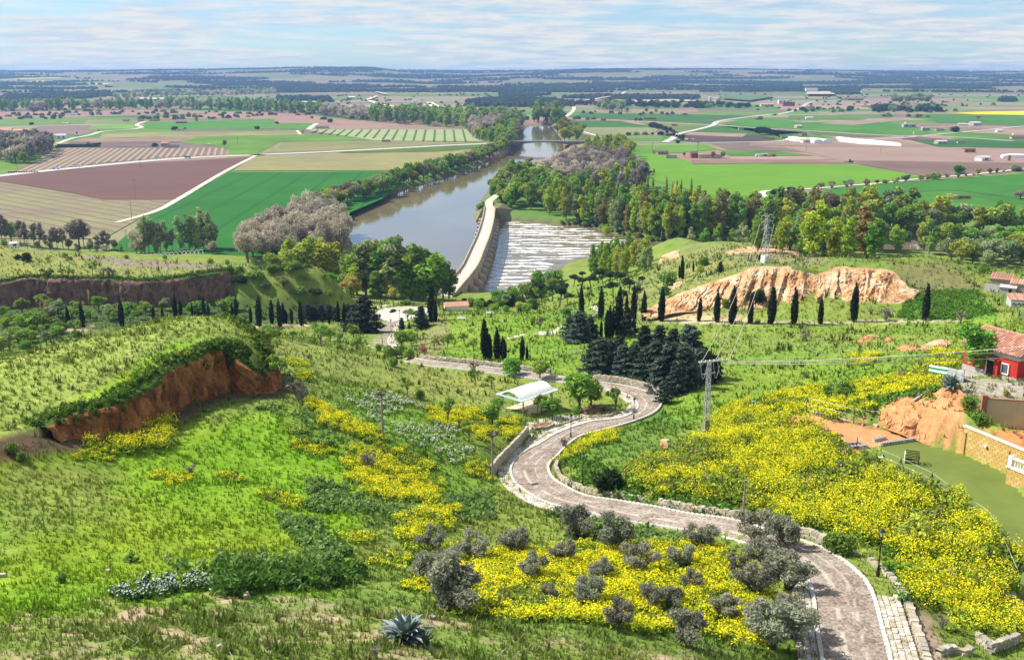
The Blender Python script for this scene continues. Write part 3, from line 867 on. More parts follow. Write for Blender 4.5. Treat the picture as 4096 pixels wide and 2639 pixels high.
def track(pts,w,mat=None,lv=4,name='road',z=3.34,n=60):
 P=resample(np.array([at_z(p[0],p[1],z+0.06*lv)for p in pts]),n)
 t=np.gradient(P,axis=0)
 s=np.c_[t[:,1],-t[:,0],t[:,2]*0]
 s/=np.linalg.norm(s,axis=1)[:,None]
 V=np.vstack([P-s*w/2,P+s*w/2])
 i=np.arange(n-1)
 o=obj(name,mk_mesh(name,V,[np.c_[i,i+n,i+n+1,i+1]],mat or m_pale))
 return tag(o,kind='structure')

track(K('r1',(-400,1145),(0,1093),(500,1040),(1200,972),(1700,935),(2240,912))+K('r2',(60,910),(500,893),(1000,868),(1700,830),(2060,815),(2290,808)),15,m_asph)
track(K('r3',(680,797),(900,800),(1430,803),(1800,806),(2391,793))+K('r4',(420,780),(1100,775),(1300,768),(1640,735),(1960,708),(2391,665),(2700,640)),7,m_asph)
track(K('r1',(1010,1500),(1350,1400),(1560,1290),(1950,1060),(2230,915)),4.5)
track(K('r1',(500,815),(620,770),(720,752),(800,735),(900,708),(1150,690),(1240,672)),7)
track(K('r1',(1240,672),(1190,650),(1262,622)),7)
track(K('r2',(510,690),(540,665),(580,640)),9)
track(K('r1',(560,652),(830,654)),5)
track(K('r3',(540,595),(600,560),(640,520),(645,480)),9)
track(K('r3',(580,588),(1100,614),(1830,652)),6)
track(K('r3',(600,682),(720,710),(850,748)),6)
track(K('r3',(1430,803),(1500,770),(1550,730),(1700,695),(1850,655),(1900,620),(2100,590),(2391,558))+K('r4',(200,570),(420,520),(520,460),(700,445),(850,430)),10,m_asph)
track(K('r3',(1900,655),(2391,688))+K('r4',(300,692),(900,730),(1270,748),(1700,755),(2300,795)),6)
track(K('r4',(330,1340),(200,1305),(110,1262),(130,1232),(260,1225),(480,1213),(800,1188),(1180,1155),(1560,1115),(1900,1090),(2391,1035)),5)
track(K('r2',(440,735),(420,712),(408,700)),4)
m_bright=plain('quarry_gravel',(.66,.58,.45),scale=0.02,var=0.2)
for pts,w,z in(([(980,330),(1080,360),(1190,380)],14,14),([(1020,430),(1100,400)],12,8),([(1040,440),(1150,475),(1330,497)],18,6),([(1570,305),(1590,340),(1580,360)],14,16),([(1560,455),(1600,480),(1700,520)],20,5)):
 track(K('r2',*pts),w,m_bright,z=z,n=12)
track(K('r3',(740,440),(900,412),(1050,385),(1140,332)),12,z=12,n=20)
field(K('r2',(1500,470),(1680,490),(1900,510),(1880,530),(1680,525),(1560,500)),(.66,.58,.45),(.50,.42,.30),None,2,name='quarry_ground',z=5)
field(K('r2',(560,490),(900,485),(1330,490),(1320,505),(700,500)),(.50,.42,.34),(.30,.22,.17),None,2,name='quarry_ground',z=5)
field(K('r3',(1060,440),(1500,428),(1760,440),(1300,460)),(.50,.40,.29),(.35,.25,.18),None,2,name='quarry_ground',z=6)
field(K('r4',(490,385),(500,355),(700,360),(745,385)),(.52,.42,.29),None,None,2,name='quarry_ground',z=14)

# grass strips between crop blocks of the pale field
m_strip=plain('strip_grass',(.055,.12,.02),scale=0.5)
sb=MB()
for a,b in zip(K('r2',(540,720),(610,728),(690,734),(755,742),(830,748),(915,752),(990,760),(1070,768),(1155,775),(1235,782),(1330,786),(1420,786),(1505,790),(1598,793),(1692,795),(1780,795),(1875,796)),
    K('r2',(590,697),(670,696),(745,696),(825,695),(895,695),(975,694),(1055,694),(1130,694),(1210,694),(1285,695),(1365,695),(1447,695),(1527,695),(1607,695),(1690,695),(1767,695),(1847,695))):
 sb.beam(at_z(*a,3.7),at_z(*b,3.7),2.2,0.8)
tag(sb.obj('crop_strip_grass',m_strip),kind='stuff')
# ================================================================== CLIFFS
def rock_mat(name,cols,green=(.05,.10,.02),scale=0.5):
 m,t,o=new_mat(name)
 a=N(t,'ShaderNodeAttribute',attribute_name='Col')
 sp=N(t,'ShaderNodeSeparateColor',{0:a.outputs['Color']})
 tcx=N(t,'ShaderNodeTexCoord')
 mp_=N(t,'ShaderNodeMapping',{0:tcx.outputs['Object'],'Scale':(1,1,0.45)})
 n1=N(t,'ShaderNodeTexNoise',{'Vector':mp_.outputs[0],'Scale':scale,'Detail':9.0,'Roughness':0.68})
 n2=N(t,'ShaderNodeTexNoise',{'Vector':tcx.outputs['Object'],'Scale':2.2,'Detail':6.0,'Roughness':0.75})
 cc=ramp(t,n1.outputs[0],[(0.33,cols[0]),(0.46,cols[1]),(0.56,cols[2]),(0.68,cols[3])])
 k=N(t,'ShaderNodeMapRange',{0:n2.outputs[0],1:0.3,2:0.7,3:0.72,4:1.25})
 cc=N(t,'ShaderNodeVectorMath',{0:cc,'Scale':k.outputs[0]},operation='SCALE').outputs[0]
 g=math_(t,'ADD',sp.outputs[0],math_(t,'MULTIPLY',math_(t,'SUBTRACT',n2.outputs[0],0.5),0.9))
 f=ramp(t,g,[(0.48,0.0),(0.58,1.0)])
 mx_=t.nodes.new('ShaderNodeMix')
 mx_.data_type='RGBA'
 t.links.new(f,mx_.inputs[0])
 t.links.new(cc,mx_.inputs[6])
 mx_.inputs[7].default_value=(*green,1)
 b=N(t,'ShaderNodeBsdfPrincipled',{'Base Color':mx_.outputs[2],'Roughness':0.95,'Specular IOR Level':0.1})
 bp=N(t,'ShaderNodeBump',{'Height':n2.outputs[0],'Strength':0.9,'Distance':0.3})
 t.links.new(bp.outputs[0],b.inputs['Normal'])
 t.links.new(b.outputs[0],o.inputs[0])
 return m

def cliff(T,B,mat,nu,nv,amp,seed,side=1.0,gully=1.0,green=lambda s,v:0.0,bulge=0.0,freq=1.0,name='cliff_face'):
 T,B=resample(T,nu),resample(B,nu)
 L=np.r_[0,np.cumsum(np.linalg.norm(np.diff(T[:,:2],axis=0),axis=1))]
 t=np.gradient(T,axis=0)
 nrm=np.c_[t[:,1],-t[:,0]]
 nrm/=np.linalg.norm(nrm,axis=1)[:,None]+1e-9
 nrm*=side
 v=np.linspace(0,1,nv)
 P=T[:,None,:]*(1-v)[None,:,None]+B[:,None,:]*v[None,:,None]
 s=np.broadcast_to(L[:,None],(nu,nv))
 h=np.linalg.norm(T-B,axis=1)[:,None]*v[None,:]
 rid=1-np.abs(2*fbm(s*.28*freq+.25*fbm(h*.5,s*.2,seed+9),h*.05,seed,3)-1)*1.6
 n2=fbm(s*.33*freq,h*.28*freq,seed+3,5)-.5
 n3=fbm(s*1.5*freq,h*1.1*freq,seed+5,3)-.5
 d=amp*(gully*(rid-.5)+1.5*n2+.55*n3)+bulge*np.sin(pi*v)[None,:]
 env=np.minimum(1,np.minimum(v,1-v)[None,:]*8)
 d=d*env-0.9*(1-sstep(0,.06,v))[None,:]+0.35
 P=P.copy()
 P[:,:,0]+=nrm[:,0:1]*d
 P[:,:,1]+=nrm[:,1:2]*d
 P[:,:,2]+=n3*amp*0.5*env
 g=np.clip(green(s/L[-1],np.broadcast_to(v[None],s.shape))+0.55*(fbm(s*.25,h*.3,seed+7)-.5),0,1)
 i=np.arange(nu*nv).reshape(nu,nv)
 q=np.stack([i[:-1,:-1],i[1:,:-1],i[1:,1:],i[:-1,1:]],-1).reshape(-1,4)
 o=obj(name,mk_mesh(name,P.reshape(-1,3),[q],mat,cols=np.repeat(g.reshape(-1,1),3,1),smooth=False))
 return tag(o,kind='structure')

m_red=rock_mat('red_clay',[(.07,.034,.02),(.24,.095,.035),(.36,.155,.05),(.46,.23,.09)],green=(.06,.12,.02))
m_grey=rock_mat('dark_clay',[(.06,.038,.032),(.16,.095,.075),(.22,.14,.11),(.30,.15,.075)],green=(.05,.10,.02))
m_orange=rock_mat('orange_clay',[(.26,.14,.07),(.50,.28,.13),(.60,.41,.25),(.62,.52,.39)],green=(.12,.16,.04),scale=0.25)
m_pit=rock_mat('pit_clay',[(.30,.13,.06),(.50,.24,.10),(.58,.31,.15),(.64,.42,.24)],green=(.10,.14,.03))

def edge_cliff(Tw,i0,i1,mat,out,slope,nu,nv,amp,seed,**k):
 T=Tw[i0:i1+1].copy()
 t=np.gradient(T,axis=0)
 nrm=np.c_[t[:,1],-t[:,0]]
 nrm/=np.linalg.norm(nrm,axis=1)[:,None]
 T[:,:2]+=nrm*out
 B=T.copy()
 B[:,:2]+=nrm*slope
 B[:,2]=H(B[:,0],B[:,1])-0.4
 T[:,2]=np.maximum(T[:,2],B[:,2]+.3)
 return cliff(T,B,mat,nu,nv,amp,seed,**k)

edge_cliff(T1W,2,17,m_red,0.5,1.0,260,46,1.0,5,green=lambda s,v:.70-.9*sstep(0,.22,v)+.55*(1-sstep(.0,.08,np.abs(s-.36)))*(1-v)+.5*sstep(.86,1,v),freq=1.3)
edge_cliff(T1W,17,20,m_red,0.2,1.2,70,34,0.6,6,green=lambda s,v:.75-.6*sstep(.3,.8,v))
edge_cliff(T2W,0,8,m_grey,1.0,1.6,340,40,0.8,7,green=lambda s,v:.5-.8*sstep(0,.16,v)+.5*sstep(.74,.9,s)+.35*(1-sstep(.02,.07,np.abs(s-.55))))

# right-hand cliff behind the cypress walk
TC=np.array([at_d(*p)for p in[(2560,1250,250),(2640,1215,254),(2754,1160,259),(2874,1122,261),(2966,1091,262.5),(3012,1069,263),(3090,1066,263.5),(3156,1066,263.5),(3220,1072,262.5),(3275,1096,260.5),(3353,1066,262.5),(3413,1071,262),(3480,1072,262),(3564,1085,260),(3600,1120,257),(3665,1162,251)]])
BC=np.array([at_d(*p)for p in[(2560,1266,247),(2640,1264,247),(2704,1250,247.5),(2810,1244,247.5),(2890,1236,248),(2966,1236,248),(3046,1234,248),(3119,1256,246.5),(3215,1260,245.5),(3270,1258,245),(3321,1250,245),(3400,1240,245),(3449,1236,245),(3520,1222,245),(3591,1216,245),(3665,1196,245)]])
cliff(TC,BC,m_orange,460,60,1.35,15,gully=1.9,green=lambda s,v:.44-.55*sstep(0,.13,v)+.62*(1-sstep(.03,.07,np.abs(s-.66)))*sstep(.25,.5,v)+.5*(1-sstep(.02,.05,np.abs(s-.50)))*sstep(.3,.6,v)
      +.40*(1-sstep(.02,.05,np.abs(s-.40)))*sstep(.3,.5,v)+.35*sstep(.88,1,s)+.5*(1-sstep(.0,.06,np.abs(s-.585)))*(1-sstep(.2,.5,v)),freq=1.2)
# small scars on the slopes
def scar(top,bot,mat,nu,nv,amp,seed,**k):
 return cliff(np.array([at_d(*p)for p in top]),np.array([at_d(*p)for p in bot]),mat,nu,nv,amp,seed,**k)

def scar_h(top,bot,mat,nu,nv,amp,seed,lift=.2,**k):
 """face whose top and foot both lie where the photograph's lines of sight meet the ground"""
 A,B=hit(top),hit(bot)
 A[:,2]+=lift
 B[:,2]-=.2
 return cliff(A,B,mat,nu,nv,amp,seed,**k)

scar_h(K('r7',(1390,560),(1420,490),(1500,450),(1560,440)),K('r7',(1400,575),(1460,560),(1540,570),(1575,530)),m_orange,40,14,.5,21)
scar_h(K('r7',(1450,820),(1490,740),(1530,710),(1590,705)),K('r7',(1450,860),(1490,800),(1540,770),(1600,720)),m_orange,40,14,.5,22)
scar_h(K('r7',(1970,470),(2040,440),(2200,410),(2391,415))+K('r8',(180,415),(300,425),(430,470)),K('r7',(1980,482),(2060,480),(2200,470),(2391,480))+K('r8',(180,480),(300,460),(440,490)),m_orange,120,14,.6,23,green=lambda s,v:.35+0*s)
scar_h(K('r8',(960,1250),(990,1210),(1060,1185),(1090,1200)),K('r8',(965,1340),(1000,1370),(1030,1340),(1085,1240)),m_pit,40,20,.35,24)
scar_h(K('r8',(1200,1240),(1215,1208),(1235,1215)),K('r8',(1205,1300),(1220,1315),(1238,1300)),m_pit,24,14,.25,25)
scar_h(K('r8',(1295,1310),(1340,1290),(1420,1270),(1450,1265)),K('r8',(1300,1360),(1350,1365),(1420,1345),(1450,1320)),m_pit,40,16,.3,26)
scar_h(K('r8',(1470,1310),(1560,1270),(1640,1235),(1700,1232),(1745,1265)),K('r8',(1475,1325),(1560,1340),(1640,1350),(1700,1345),(1745,1310)),m_orange,70,26,.6,27,freq=3.0)
scar_h(K('s3',(1420,860),(1430,800),(1445,798)),K('s3',(1420,920),(1432,915),(1450,890)),m_orange,20,14,.25,28)
scar_h(K('s3',(2075,515),(2090,485),(2110,490)),K('s3',(2070,550),(2090,555),(2110,535)),m_orange,20,12,.3,29)
# excavated face beside the court
TP=np.array([at_d(*p)for p in[(3512,1690,110.5),(3522,1650,111),(3564,1622,111),(3614,1592,111),(3650,1590,110.5),(3688,1587,110.5),(3756,1572,110),(3798,1550,110.5),(3840,1580,108.8),(3862,1650,107)]])
BP=np.array([at_d(*p)for p in[(3512,1702,110),(3525,1705,109.5),(3564,1720,108.2),(3614,1738,106.8),(3650,1752,106),(3688,1768,105.2),(3756,1788,104),(3798,1800,103.4),(3845,1812,102.6),(3866,1740,104.5)]])
cliff(TP,BP,m_pit,200,60,.55,30,gully=1.2,green=lambda s,v:.30-.5*sstep(0,.10,v)+.2*sstep(.7,.8,v)*(1-s),bulge=.3,freq=2.2)
scar_h(K('s4',(330,1130),(430,1100),(540,1110)),K('s4',(350,1230),(430,1245),(530,1200)),m_pit,40,16,.35,32)

# ================================================================== ROAD, PAVEMENT, WALLS
def cobble_mat():
 m,t,o=new_mat('cobbles')
 tcx=N(t,'ShaderNodeTexCoord')
 vo=N(t,'ShaderNodeTexVoronoi',{'Vector':tcx.outputs['Object'],'Scale':4.5},feature='F1')
 n1=N(t,'ShaderNodeTexNoise',{'Vector':tcx.outputs['Object'],'Scale':0.45,'Detail':6.0,'Roughness':0.7})
 n2=N(t,'ShaderNodeTexNoise',{'Vector':tcx.outputs['Object'],'Scale':2.6,'Detail':5.0,'Roughness':0.8})
 a=N(t,'ShaderNodeAttribute',attribute_name='Col')
 sc=N(t,'ShaderNodeSeparateColor',{0:vo.outputs['Color']})
 c1=ramp(t,sc.outputs[0],[(0.0,(.13,.085,.065)),(0.5,(.24,.18,.14)),(1.0,(.37,.33,.27))])
 c2=ramp(t,n1.outputs[0],[(0.36,(.16,.11,.085)),(0.64,(.40,.355,.30))])
 mx1=t.nodes.new('ShaderNodeMix')
 mx1.data_type='RGBA'
 mx1.inputs[0].default_value=0.5
 t.links.new(c1,mx1.inputs[6])
 t.links.new(c2,mx1.inputs[7])
 k=N(t,'ShaderNodeMapRange',{0:n2.outputs[0],1:0.3,2:0.7,3:0.6,4:1.4})
 cc=N(t,'ShaderNodeVectorMath',{0:mx1.outputs[2],'Scale':k.outputs[0]},operation='SCALE').outputs[0]
 mx2=t.nodes.new('ShaderNodeMix')
 mx2.data_type='RGBA'
 sp=N(t,'ShaderNodeSeparateColor',{0:a.outputs['Color']})
 t.links.new(sp.outputs[0],mx2.inputs[0])
 t.links.new(cc,mx2.inputs[6])
 mx2.inputs[7].default_value=(.52,.46,.38,1)
 b=N(t,'ShaderNodeBsdfPrincipled',{'Base Color':mx2.outputs[2],'Roughness':0.9,'Specular IOR Level':0.15})
 bp=N(t,'ShaderNodeBump',{'Height':vo.outputs['Distance'],'Strength':0.7,'Distance':-0.08})
 t.links.new(bp.outputs[0],b.inputs['Normal'])
 t.links.new(b.outputs[0],o.inputs[0])
 return m

nr=len(RL)
kx=np.linspace(0,1,25)
RP=RL[:,None]*(1-kx)[None,:,None]+RR[:,None]*kx[None,:,None]
RP[:,:,2]+=0.05+0.07*np.sin(pi*kx)[None,:]+(fbm(RP[:,:,0]*.8,RP[:,:,1]*.8,61)-.5)*.06
band=np.zeros(RP.shape[:2])
band[:,[8,9,16]]=.55
band*=fbm(RP[:,:,0]*.6,RP[:,:,1]*.6,62)>.42
i=np.arange(nr*25).reshape(nr,25)
q=np.stack([i[:-1,:-1],i[:-1,1:],i[1:,1:],i[1:,:-1]],-1).reshape(-1,4)
road=tag(obj('cobbled_road',mk_mesh('cobbled_road',RP.reshape(-1,3),[q],cobble_mat(),cols=np.repeat(band.reshape(-1,1),3,1),smooth=True)),kind='structure')

m_stone=[plain('pale_limestone',(.46,.42,.34),scale=2.5,var=.22,bump=.4),plain('warm_limestone',(.38,.32,.22),scale=2.5,var=.25,bump=.4),plain('grey_limestone',(.33,.30,.25),scale=2.5,var=.25,bump=.4)]
m_kerb=plain('kerb_stone',(.50,.48,.43),scale=2.0,var=.2)

def stone_mesh(seed,mat,flat=False):
 r=np.random.default_rng(seed)
 V=np.array([[x,y,z]for z in(-.5,.5)for y in(-.5,.5)for x in(-.5,.5)],float)
 V[:,:2]+=r.uniform(-.09,.09,(8,2))
 V[4:,:2]*=.86
 V[:,2]+=r.uniform(-.06,.06,8)*(0.3 if flat else 1)
 return mk_mesh('stone',V,[np.array([[0,2,3,1],[4,5,7,6],[0,1,5,4],[2,6,7,3],[0,4,6,2],[1,3,7,5]])],mat)

stones=[stone_mesh(100+k,m_stone[k%3])for k in range(9)]
flags=[stone_mesh(200+k,[m_stone[0],m_stone[0],m_stone[1],m_kerb][k%4],True)for k in range(8)]
kerbs=[stone_mesh(300+k,m_kerb,True)for k in range(3)]
n_piece={}

def piece(name,parent,mesh,p,rz,sc,pitch=0.0):
 """one stone as a part of its wall or pavement"""
 o=bpy.data.objects.new(name,mesh)
 o.location,o.rotation_euler,o.scale=p,(0,pitch,rz),sc
 COL.objects.link(o)
 o.parent=parent
 return o

def joined(name,parent,pieces,mat):
 """pieces past the limit: one part"""
 mb=MB()
 for p,rz,sc in pieces:
  mb.box(p,sc,rz,taper=.88)
 o=mb.obj(name,mat,parent)
 o['kind']='stuff'
 return o

def walk(P,step):
 L=np.r_[0,np.cumsum(np.linalg.norm(np.diff(P,axis=0),axis=1))]
 s=np.arange(step/2,L[-1],step)
 Q=np.stack([np.interp(s,L,P[:,k])for k in range(3)],1)
 t=np.gradient(Q,axis=0)if len(Q)>1 else np.array([P[-1]-P[0]])
 return Q,np.arctan2(t[:,1],t[:,0]),np.linalg.norm(Q-EYE,axis=1)

def offset(P,d):
 t=np.gradient(P,axis=0)
 n=np.c_[t[:,1],-t[:,0],0*t[:,0]]
 return P+n/(np.linalg.norm(n,axis=1)[:,None]+1e-9)*d

def lay(name,parent,rows,meshes,mat,limit=300):
 """rows: list of (point, angle, size, distance); nearest become parts, the rest one joined part"""
 rows=sorted(rows,key=lambda r:r[3])
 for p,a,sc,_ in rows[:limit]:
  piece(name,parent,meshes[random.randrange(len(meshes))],p,a,sc)
 if rows[limit:]:
  joined(name+'_remainder',parent,[(p,a,sc)for p,a,sc,_ in rows[limit:]],mat)

# the right and left edges in the direction of walking away from the camera: left edge lies on -x side
rows=[]
for P,d in((RL,.18),(RR,-.18)):
 Q,A,D=walk(offset(P,-d),.62)
 rows+=[((p[0],p[1],p[2]+.05),a,(.60,.34,.22),dd)for p,a,dd in zip(Q,A,D)]
lay('kerb_stone',road,rows,kerbs,m_kerb)

def strip(name,P,d0,d1,step,rowsn,meshes,lift=.02,bed=(.34,.30,.24)):
 """flagged pavement beside the road between offsets d0 and d1"""
 A_,B_=offset(P,d0),offset(P,d1)
 m=len(P)
 mb=MB()
 V=np.vstack([A_,B_])
 V[:,2]+=lift-.03
 ii=np.arange(m-1)
 mb.add(V,np.c_[ii,ii+1,ii+m+1,ii+m])
 o=mb.obj(name,plain(name+'_bed',bed,scale=2.0),None)
 tag(o,kind='structure')
 rows=[]
 w=abs(d1-d0)/rowsn
 for k in range(rowsn):
  dd=d0+(d1-d0)*(k+.5)/rowsn
  Q,A,D=walk(offset(P,dd),step)
  for j in range(len(Q)):
   sh=np.array([cos(A[j]),sin(A[j]),0])*(step*.5*(k%2)+random.uniform(-.08,.08))
   rows.append((tuple(Q[j]+sh+np.array([0,0,lift+random.uniform(-.015,.02)])),A[j]+random.uniform(-.08,.08),(step*random.uniform(.90,.99),w*random.uniform(.90,.97),.10),D[j]))
 lay('flagstone',o,rows,meshes,m_stone[0])
 return o

def ridx(v0,v1,P):
 u,v,f=project(P)
 k=np.where((v<v0)&(v>v1))[0]
 return P[k[0]:k[-1]+1]

i_s=[int(len(RL)*a/(len(RD)-1))for a in range(len(RD))]
i_s.append(len(RL)-1)
strip('pavement',RL[i_s[9]:i_s[26]],-.36,-1.75,.72,2,flags)
strip('pavement',RL[0:i_s[4]],-.36,-1.7,.52,3,flags)
strip('pavement',RR[0:i_s[3]],.36,2.0,.46,4,flags)

def stone_wall(label,P,h,th,size,group=None,meshes=stones,limit=300,base=-.15):
 """a wall of separate stones along P (points at its foot)"""
 P=np.asarray(P,float)
 c0=P.mean(0)
 w=thing('stone_wall',label,'wall',(0,0,0),0,group)
 rows_n=max(1,int(round(h/(size*.6))))
 rh=h/rows_n
 core=MB()
 n=len(P)
 inner=[offset(P,s*(th/2-.05))for s in(-1,1)]
 V=np.vstack([inner[0],inner[1],inner[0]+[0,0,h-.08],inner[1]+[0,0,h-.08]])
 V[:2*n,2]+=base
 ii=np.arange(n-1)
 core.add(V,np.vstack([np.c_[ii,ii+1,ii+2*n+1,ii+2*n],np.c_[ii+n,ii+n+1,ii+3*n+1,ii+3*n],np.c_[ii+2*n,ii+2*n+1,ii+3*n+1,ii+3*n]]))
 core.obj('wall_core',m_stone[1],w)
 rows=[]
 for r in range(rows_n):
  Q,A,D=walk(P,size)
  for j in range(len(Q)):
   if r==rows_n-1 and random.random()<.22:
    continue
   sh=np.array([cos(A[j]),sin(A[j]),0])*(size*.5*(r%2)+random.uniform(-.06,.06))
   rows.append((tuple(Q[j]+sh+np.array([0,0,rh*(r+.5)])),A[j]+random.uniform(-.08,.08),(size*random.uniform(.82,1.0),th*random.uniform(.95,1.12),rh*random.uniform(.86,1.05)),D[j]))
 lay('stone',w,rows,meshes,m_stone[1],limit)
 return w

def grounded(P,dz=0.0):
 P=np.array(P,float)
 P[:,2]=H(P[:,0],P[:,1])+dz
 return P

stone_wall('low dry stone wall above the kerb below the dark round bush',grounded(offset(RR[i_s[9]+4:i_s[15]+2],1.15)),.62,.45,.42)
stone_wall('ragged dry stone wall between the road and the yellow flowering bank',grounded(offset(RR[i_s[6]:i_s[9]],1.2)),.85,.5,.42)
stone_wall('rubble edging beside the steep near end of the road under the yellow bank',grounded(offset(RR[i_s[1]:i_s[5]],2.5)),.38,.55,.5)
stone_wall('dark retaining wall on the outer side of the bend by the pavilion',grounded(np.array([at_z(*p)for p in[(1965,1895,43.3),(2000,1850,42.6),(2050,1800,42),(2085,1765,41.6),(2110,1740,41.2)]])),1.5,.4,.5)
stone_wall('pale retaining wall under the dark conifers at the far bend',grounded(offset(RR[i_s[23]:i_s[26]+4],.9)),1.35,.45,.45)
stone_wall('rubble wall along the far stretch of road below the lawn',grounded(offset(RR[i_s[28]:i_s[31]+4],1.3)),1.0,.5,.6)
stone_wall('corner wall of ochre stone at the bottom edge beside yellow flowers',grounded(hit([(3905,2565),(3945,2590),(3955,2608),(4010,2590),(4070,2568)])),.75,.4,.45)
stone_wall('broken stump of stone wall left of the ochre corner wall',grounded(hit([(3750,2620),(3800,2605),(3850,2618),(3880,2612)])),.5,.5,.42)

# roundabout
m_pave=plain('pale_paving',(.42,.39,.35),scale=1.2,var=.12)
rb=MB()
rb.lathe(ROUND+np.array([0,0,.02]),[(10.2,0.0),(6.6,0.04)],48)
tag(rb.obj('roundabout_paving',m_pave),kind='structure')
rb=MB()
rb.lathe(ROUND+np.array([0,0,.03]),[(6.7,0),(6.7,.22),(6.3,.24),(6.25,.16),(0.01,.3)],48)
tag(rb.obj('roundabout_island',plain('island_gravel',(.46,.42,.35),scale=2.0,var=.15)),kind='structure')
ap=MB()
pp=grounded([at_z(*p)for p in K('r6',(1105,905,11.5),(1180,900,11),(1420,915,11),(1560,960,11.6),(1560,1010,12),(1480,1080,12.6),(1300,1120,13),(1120,1060,12.8))],.06)
ap.add(pp,None,[[0,k,k+1]for k in range(1,7)])
tag(ap.obj('forecourt_paving',m_pave),kind='structure')
strip('pavement',RR[i_s[33]:i_s[36]],.36,2.6,.9,3,flags)
strip('pavement',RL[i_s[34]:i_s[36]],-.36,-1.5,.9,2,flags)

# paved ground round the pavilion
def sheet(pts,mat,name,dz=.05,n=40,kind='structure'):
 """a sheet laid on the ground inside a traced outline"""
 P=hit(pts)
 lo,hi=P[:,:2].min(0),P[:,:2].max(0)
 X,Y=np.meshgrid(np.linspace(lo[0],hi[0],n),np.linspace(lo[1],hi[1],n))
 Z=H(X,Y)+dz
 d=sdist(X,Y,P[:,:2])
 ii=np.arange(n*n).reshape(n,n)
 q=np.stack([ii[:-1,:-1],ii[:-1,1:],ii[1:,1:],ii[1:,:-1]],-1).reshape(-1,4)
 k=(d.ravel()[q]>-0.02).all(1)
 o=obj(name,mk_mesh(name,np.c_[X.ravel(),Y.ravel(),Z.ravel()],[q[k]],mat,smooth=True))
 return tag(o,kind=kind)

m_dirt=plain('bed_soil',(.22,.115,.075),scale=1.5,var=.3)
sheet([(2075,1715),(2100,1690),(2230,1660),(2420,1650),(2480,1660),(2400,1685),(2230,1728),(2190,1745),(2120,1790),(2075,1815),(2110,1750)],m_pave,'pavilion_forecourt',n=60)
sheet([(2330,1632),(2378,1618),(2462,1640),(2474,1650),(2438,1665),(2360,1670),(2320,1662)],m_dirt,'planting_bed',.12)
sheet([(2116,1702),(2184,1686),(2216,1698),(2190,1712),(2140,1716)],m_dirt,'planting_bed',.12)
stone_wall('low curved stone edging of the brown bed beside the pavilion',grounded(hit([(2320,1664),(2360,1673),(2438,1668),(2474,1652)])),.4,.3,.4)
stone_wall('low stone edging round the small brown bed in front of the pavilion',grounded(hit([(2116,1706),(2138,1719),(2190,1715),(2218,1700)])),.4,.3,.4)
stone_wall('straight stone edging left of the road lamp by the pavilion',grounded(hit([(2228,1708),(2270,1695),(2310,1680)])),.45,.3,.4)
sheet(K('r7',(285,1170),(340,1140),(430,1150),(530,1090),(540,1110),(480,1175),(380,1180)),m_stone[0],'stone_path',.06)
sheet(K('r7',(760,930),(850,915),(860,940),(840,1000),(790,1020),(830,960)),m_stone[0],'stone_path',.06)
sheet(K('r7',(60,1200),(220,1160),(225,1172),(65,1215)),m_stone[0],'stone_path',.06,n=60)

# sand court and turf: flat sheets
m_sand=plain('red_sand',(.50,.235,.10),scale=.8,var=.2,detail=8)
m_turf=plain('artificial_turf',(.125,.165,.03),scale=.25,var=.16,detail=9)
for pol,m_,nm,dz in((COURT,m_sand,'sand_court',50.0),(TURF,m_turf,'turf',50.004)):
 me=bpy.data.meshes.new(nm)
 me.from_pydata([(p[0],p[1],dz)for p in pol],[],[tuple(range(len(pol)))])
 if me.polygons[0].normal.z<0:
  me.flip_normals()
 me.materials.append(m_)
 tag(obj(nm,me),kind='structure')

# ================================================================== OLD STONE BRIDGE
m_bstone=plain('bridge_stone',(.36,.30,.225),scale=.35,var=.28,bump=.4,detail=9)
m_bdeck=plain('bridge_paving',(.48,.42,.34),scale=.5,var=.14,detail=8)
m_line=plain('bridge_paving_pale',(.60,.57,.51),scale=1.0,var=.08)
BD=[((1745,1193),(1813,1182),6.3),((1783,1152),(1848,1138),7.2),((1819,1116),(1885,1090),8.2),((1850,1068),(1915,1054),8.9),((1881,1014),(1932,1000),9.2),((1909,947),(1957,942),9.2),((1926,882),(1977,882),9.0),((1938,832),(1981,832),8.4)]
bl,br=np.array([at_z(*a,z)for a,b,z in BD]),np.array([at_z(*b,z)for a,b,z in BD])
BR=resample(np.c_[(bl+br)/2,np.linalg.norm(bl-br,axis=1)[:,None]],520)
bc,bw=BR[:,:3],np.full(len(BR),6.6)
tb=np.gradient(bc,axis=0)
nb=np.c_[tb[:,1],-tb[:,0],0*tb[:,0]]
nb/=np.linalg.norm(nb,axis=1)[:,None]
bL,bR=bc-nb*3.3,bc+nb*3.3
bs=np.r_[0,np.cumsum(np.linalg.norm(np.diff(bc[:,:2],axis=0),axis=1))]
bridge=thing('stone_bridge','long medieval stone bridge of many arches crossing the brown river','bridge',tuple(bc[0]*[1,1,0]))
inv=-np.array(bridge.location)
bay,pier=13.2,4.2
n=len(bc)
ii=np.arange(n-1)

def ribbon(name,A,B,mat,parent,th=0.0):
 V=np.vstack([A,B])
 return obj(name,mk_mesh(name,V+inv,[np.c_[ii,ii+n,ii+n+1,ii+1]],mat),parent)

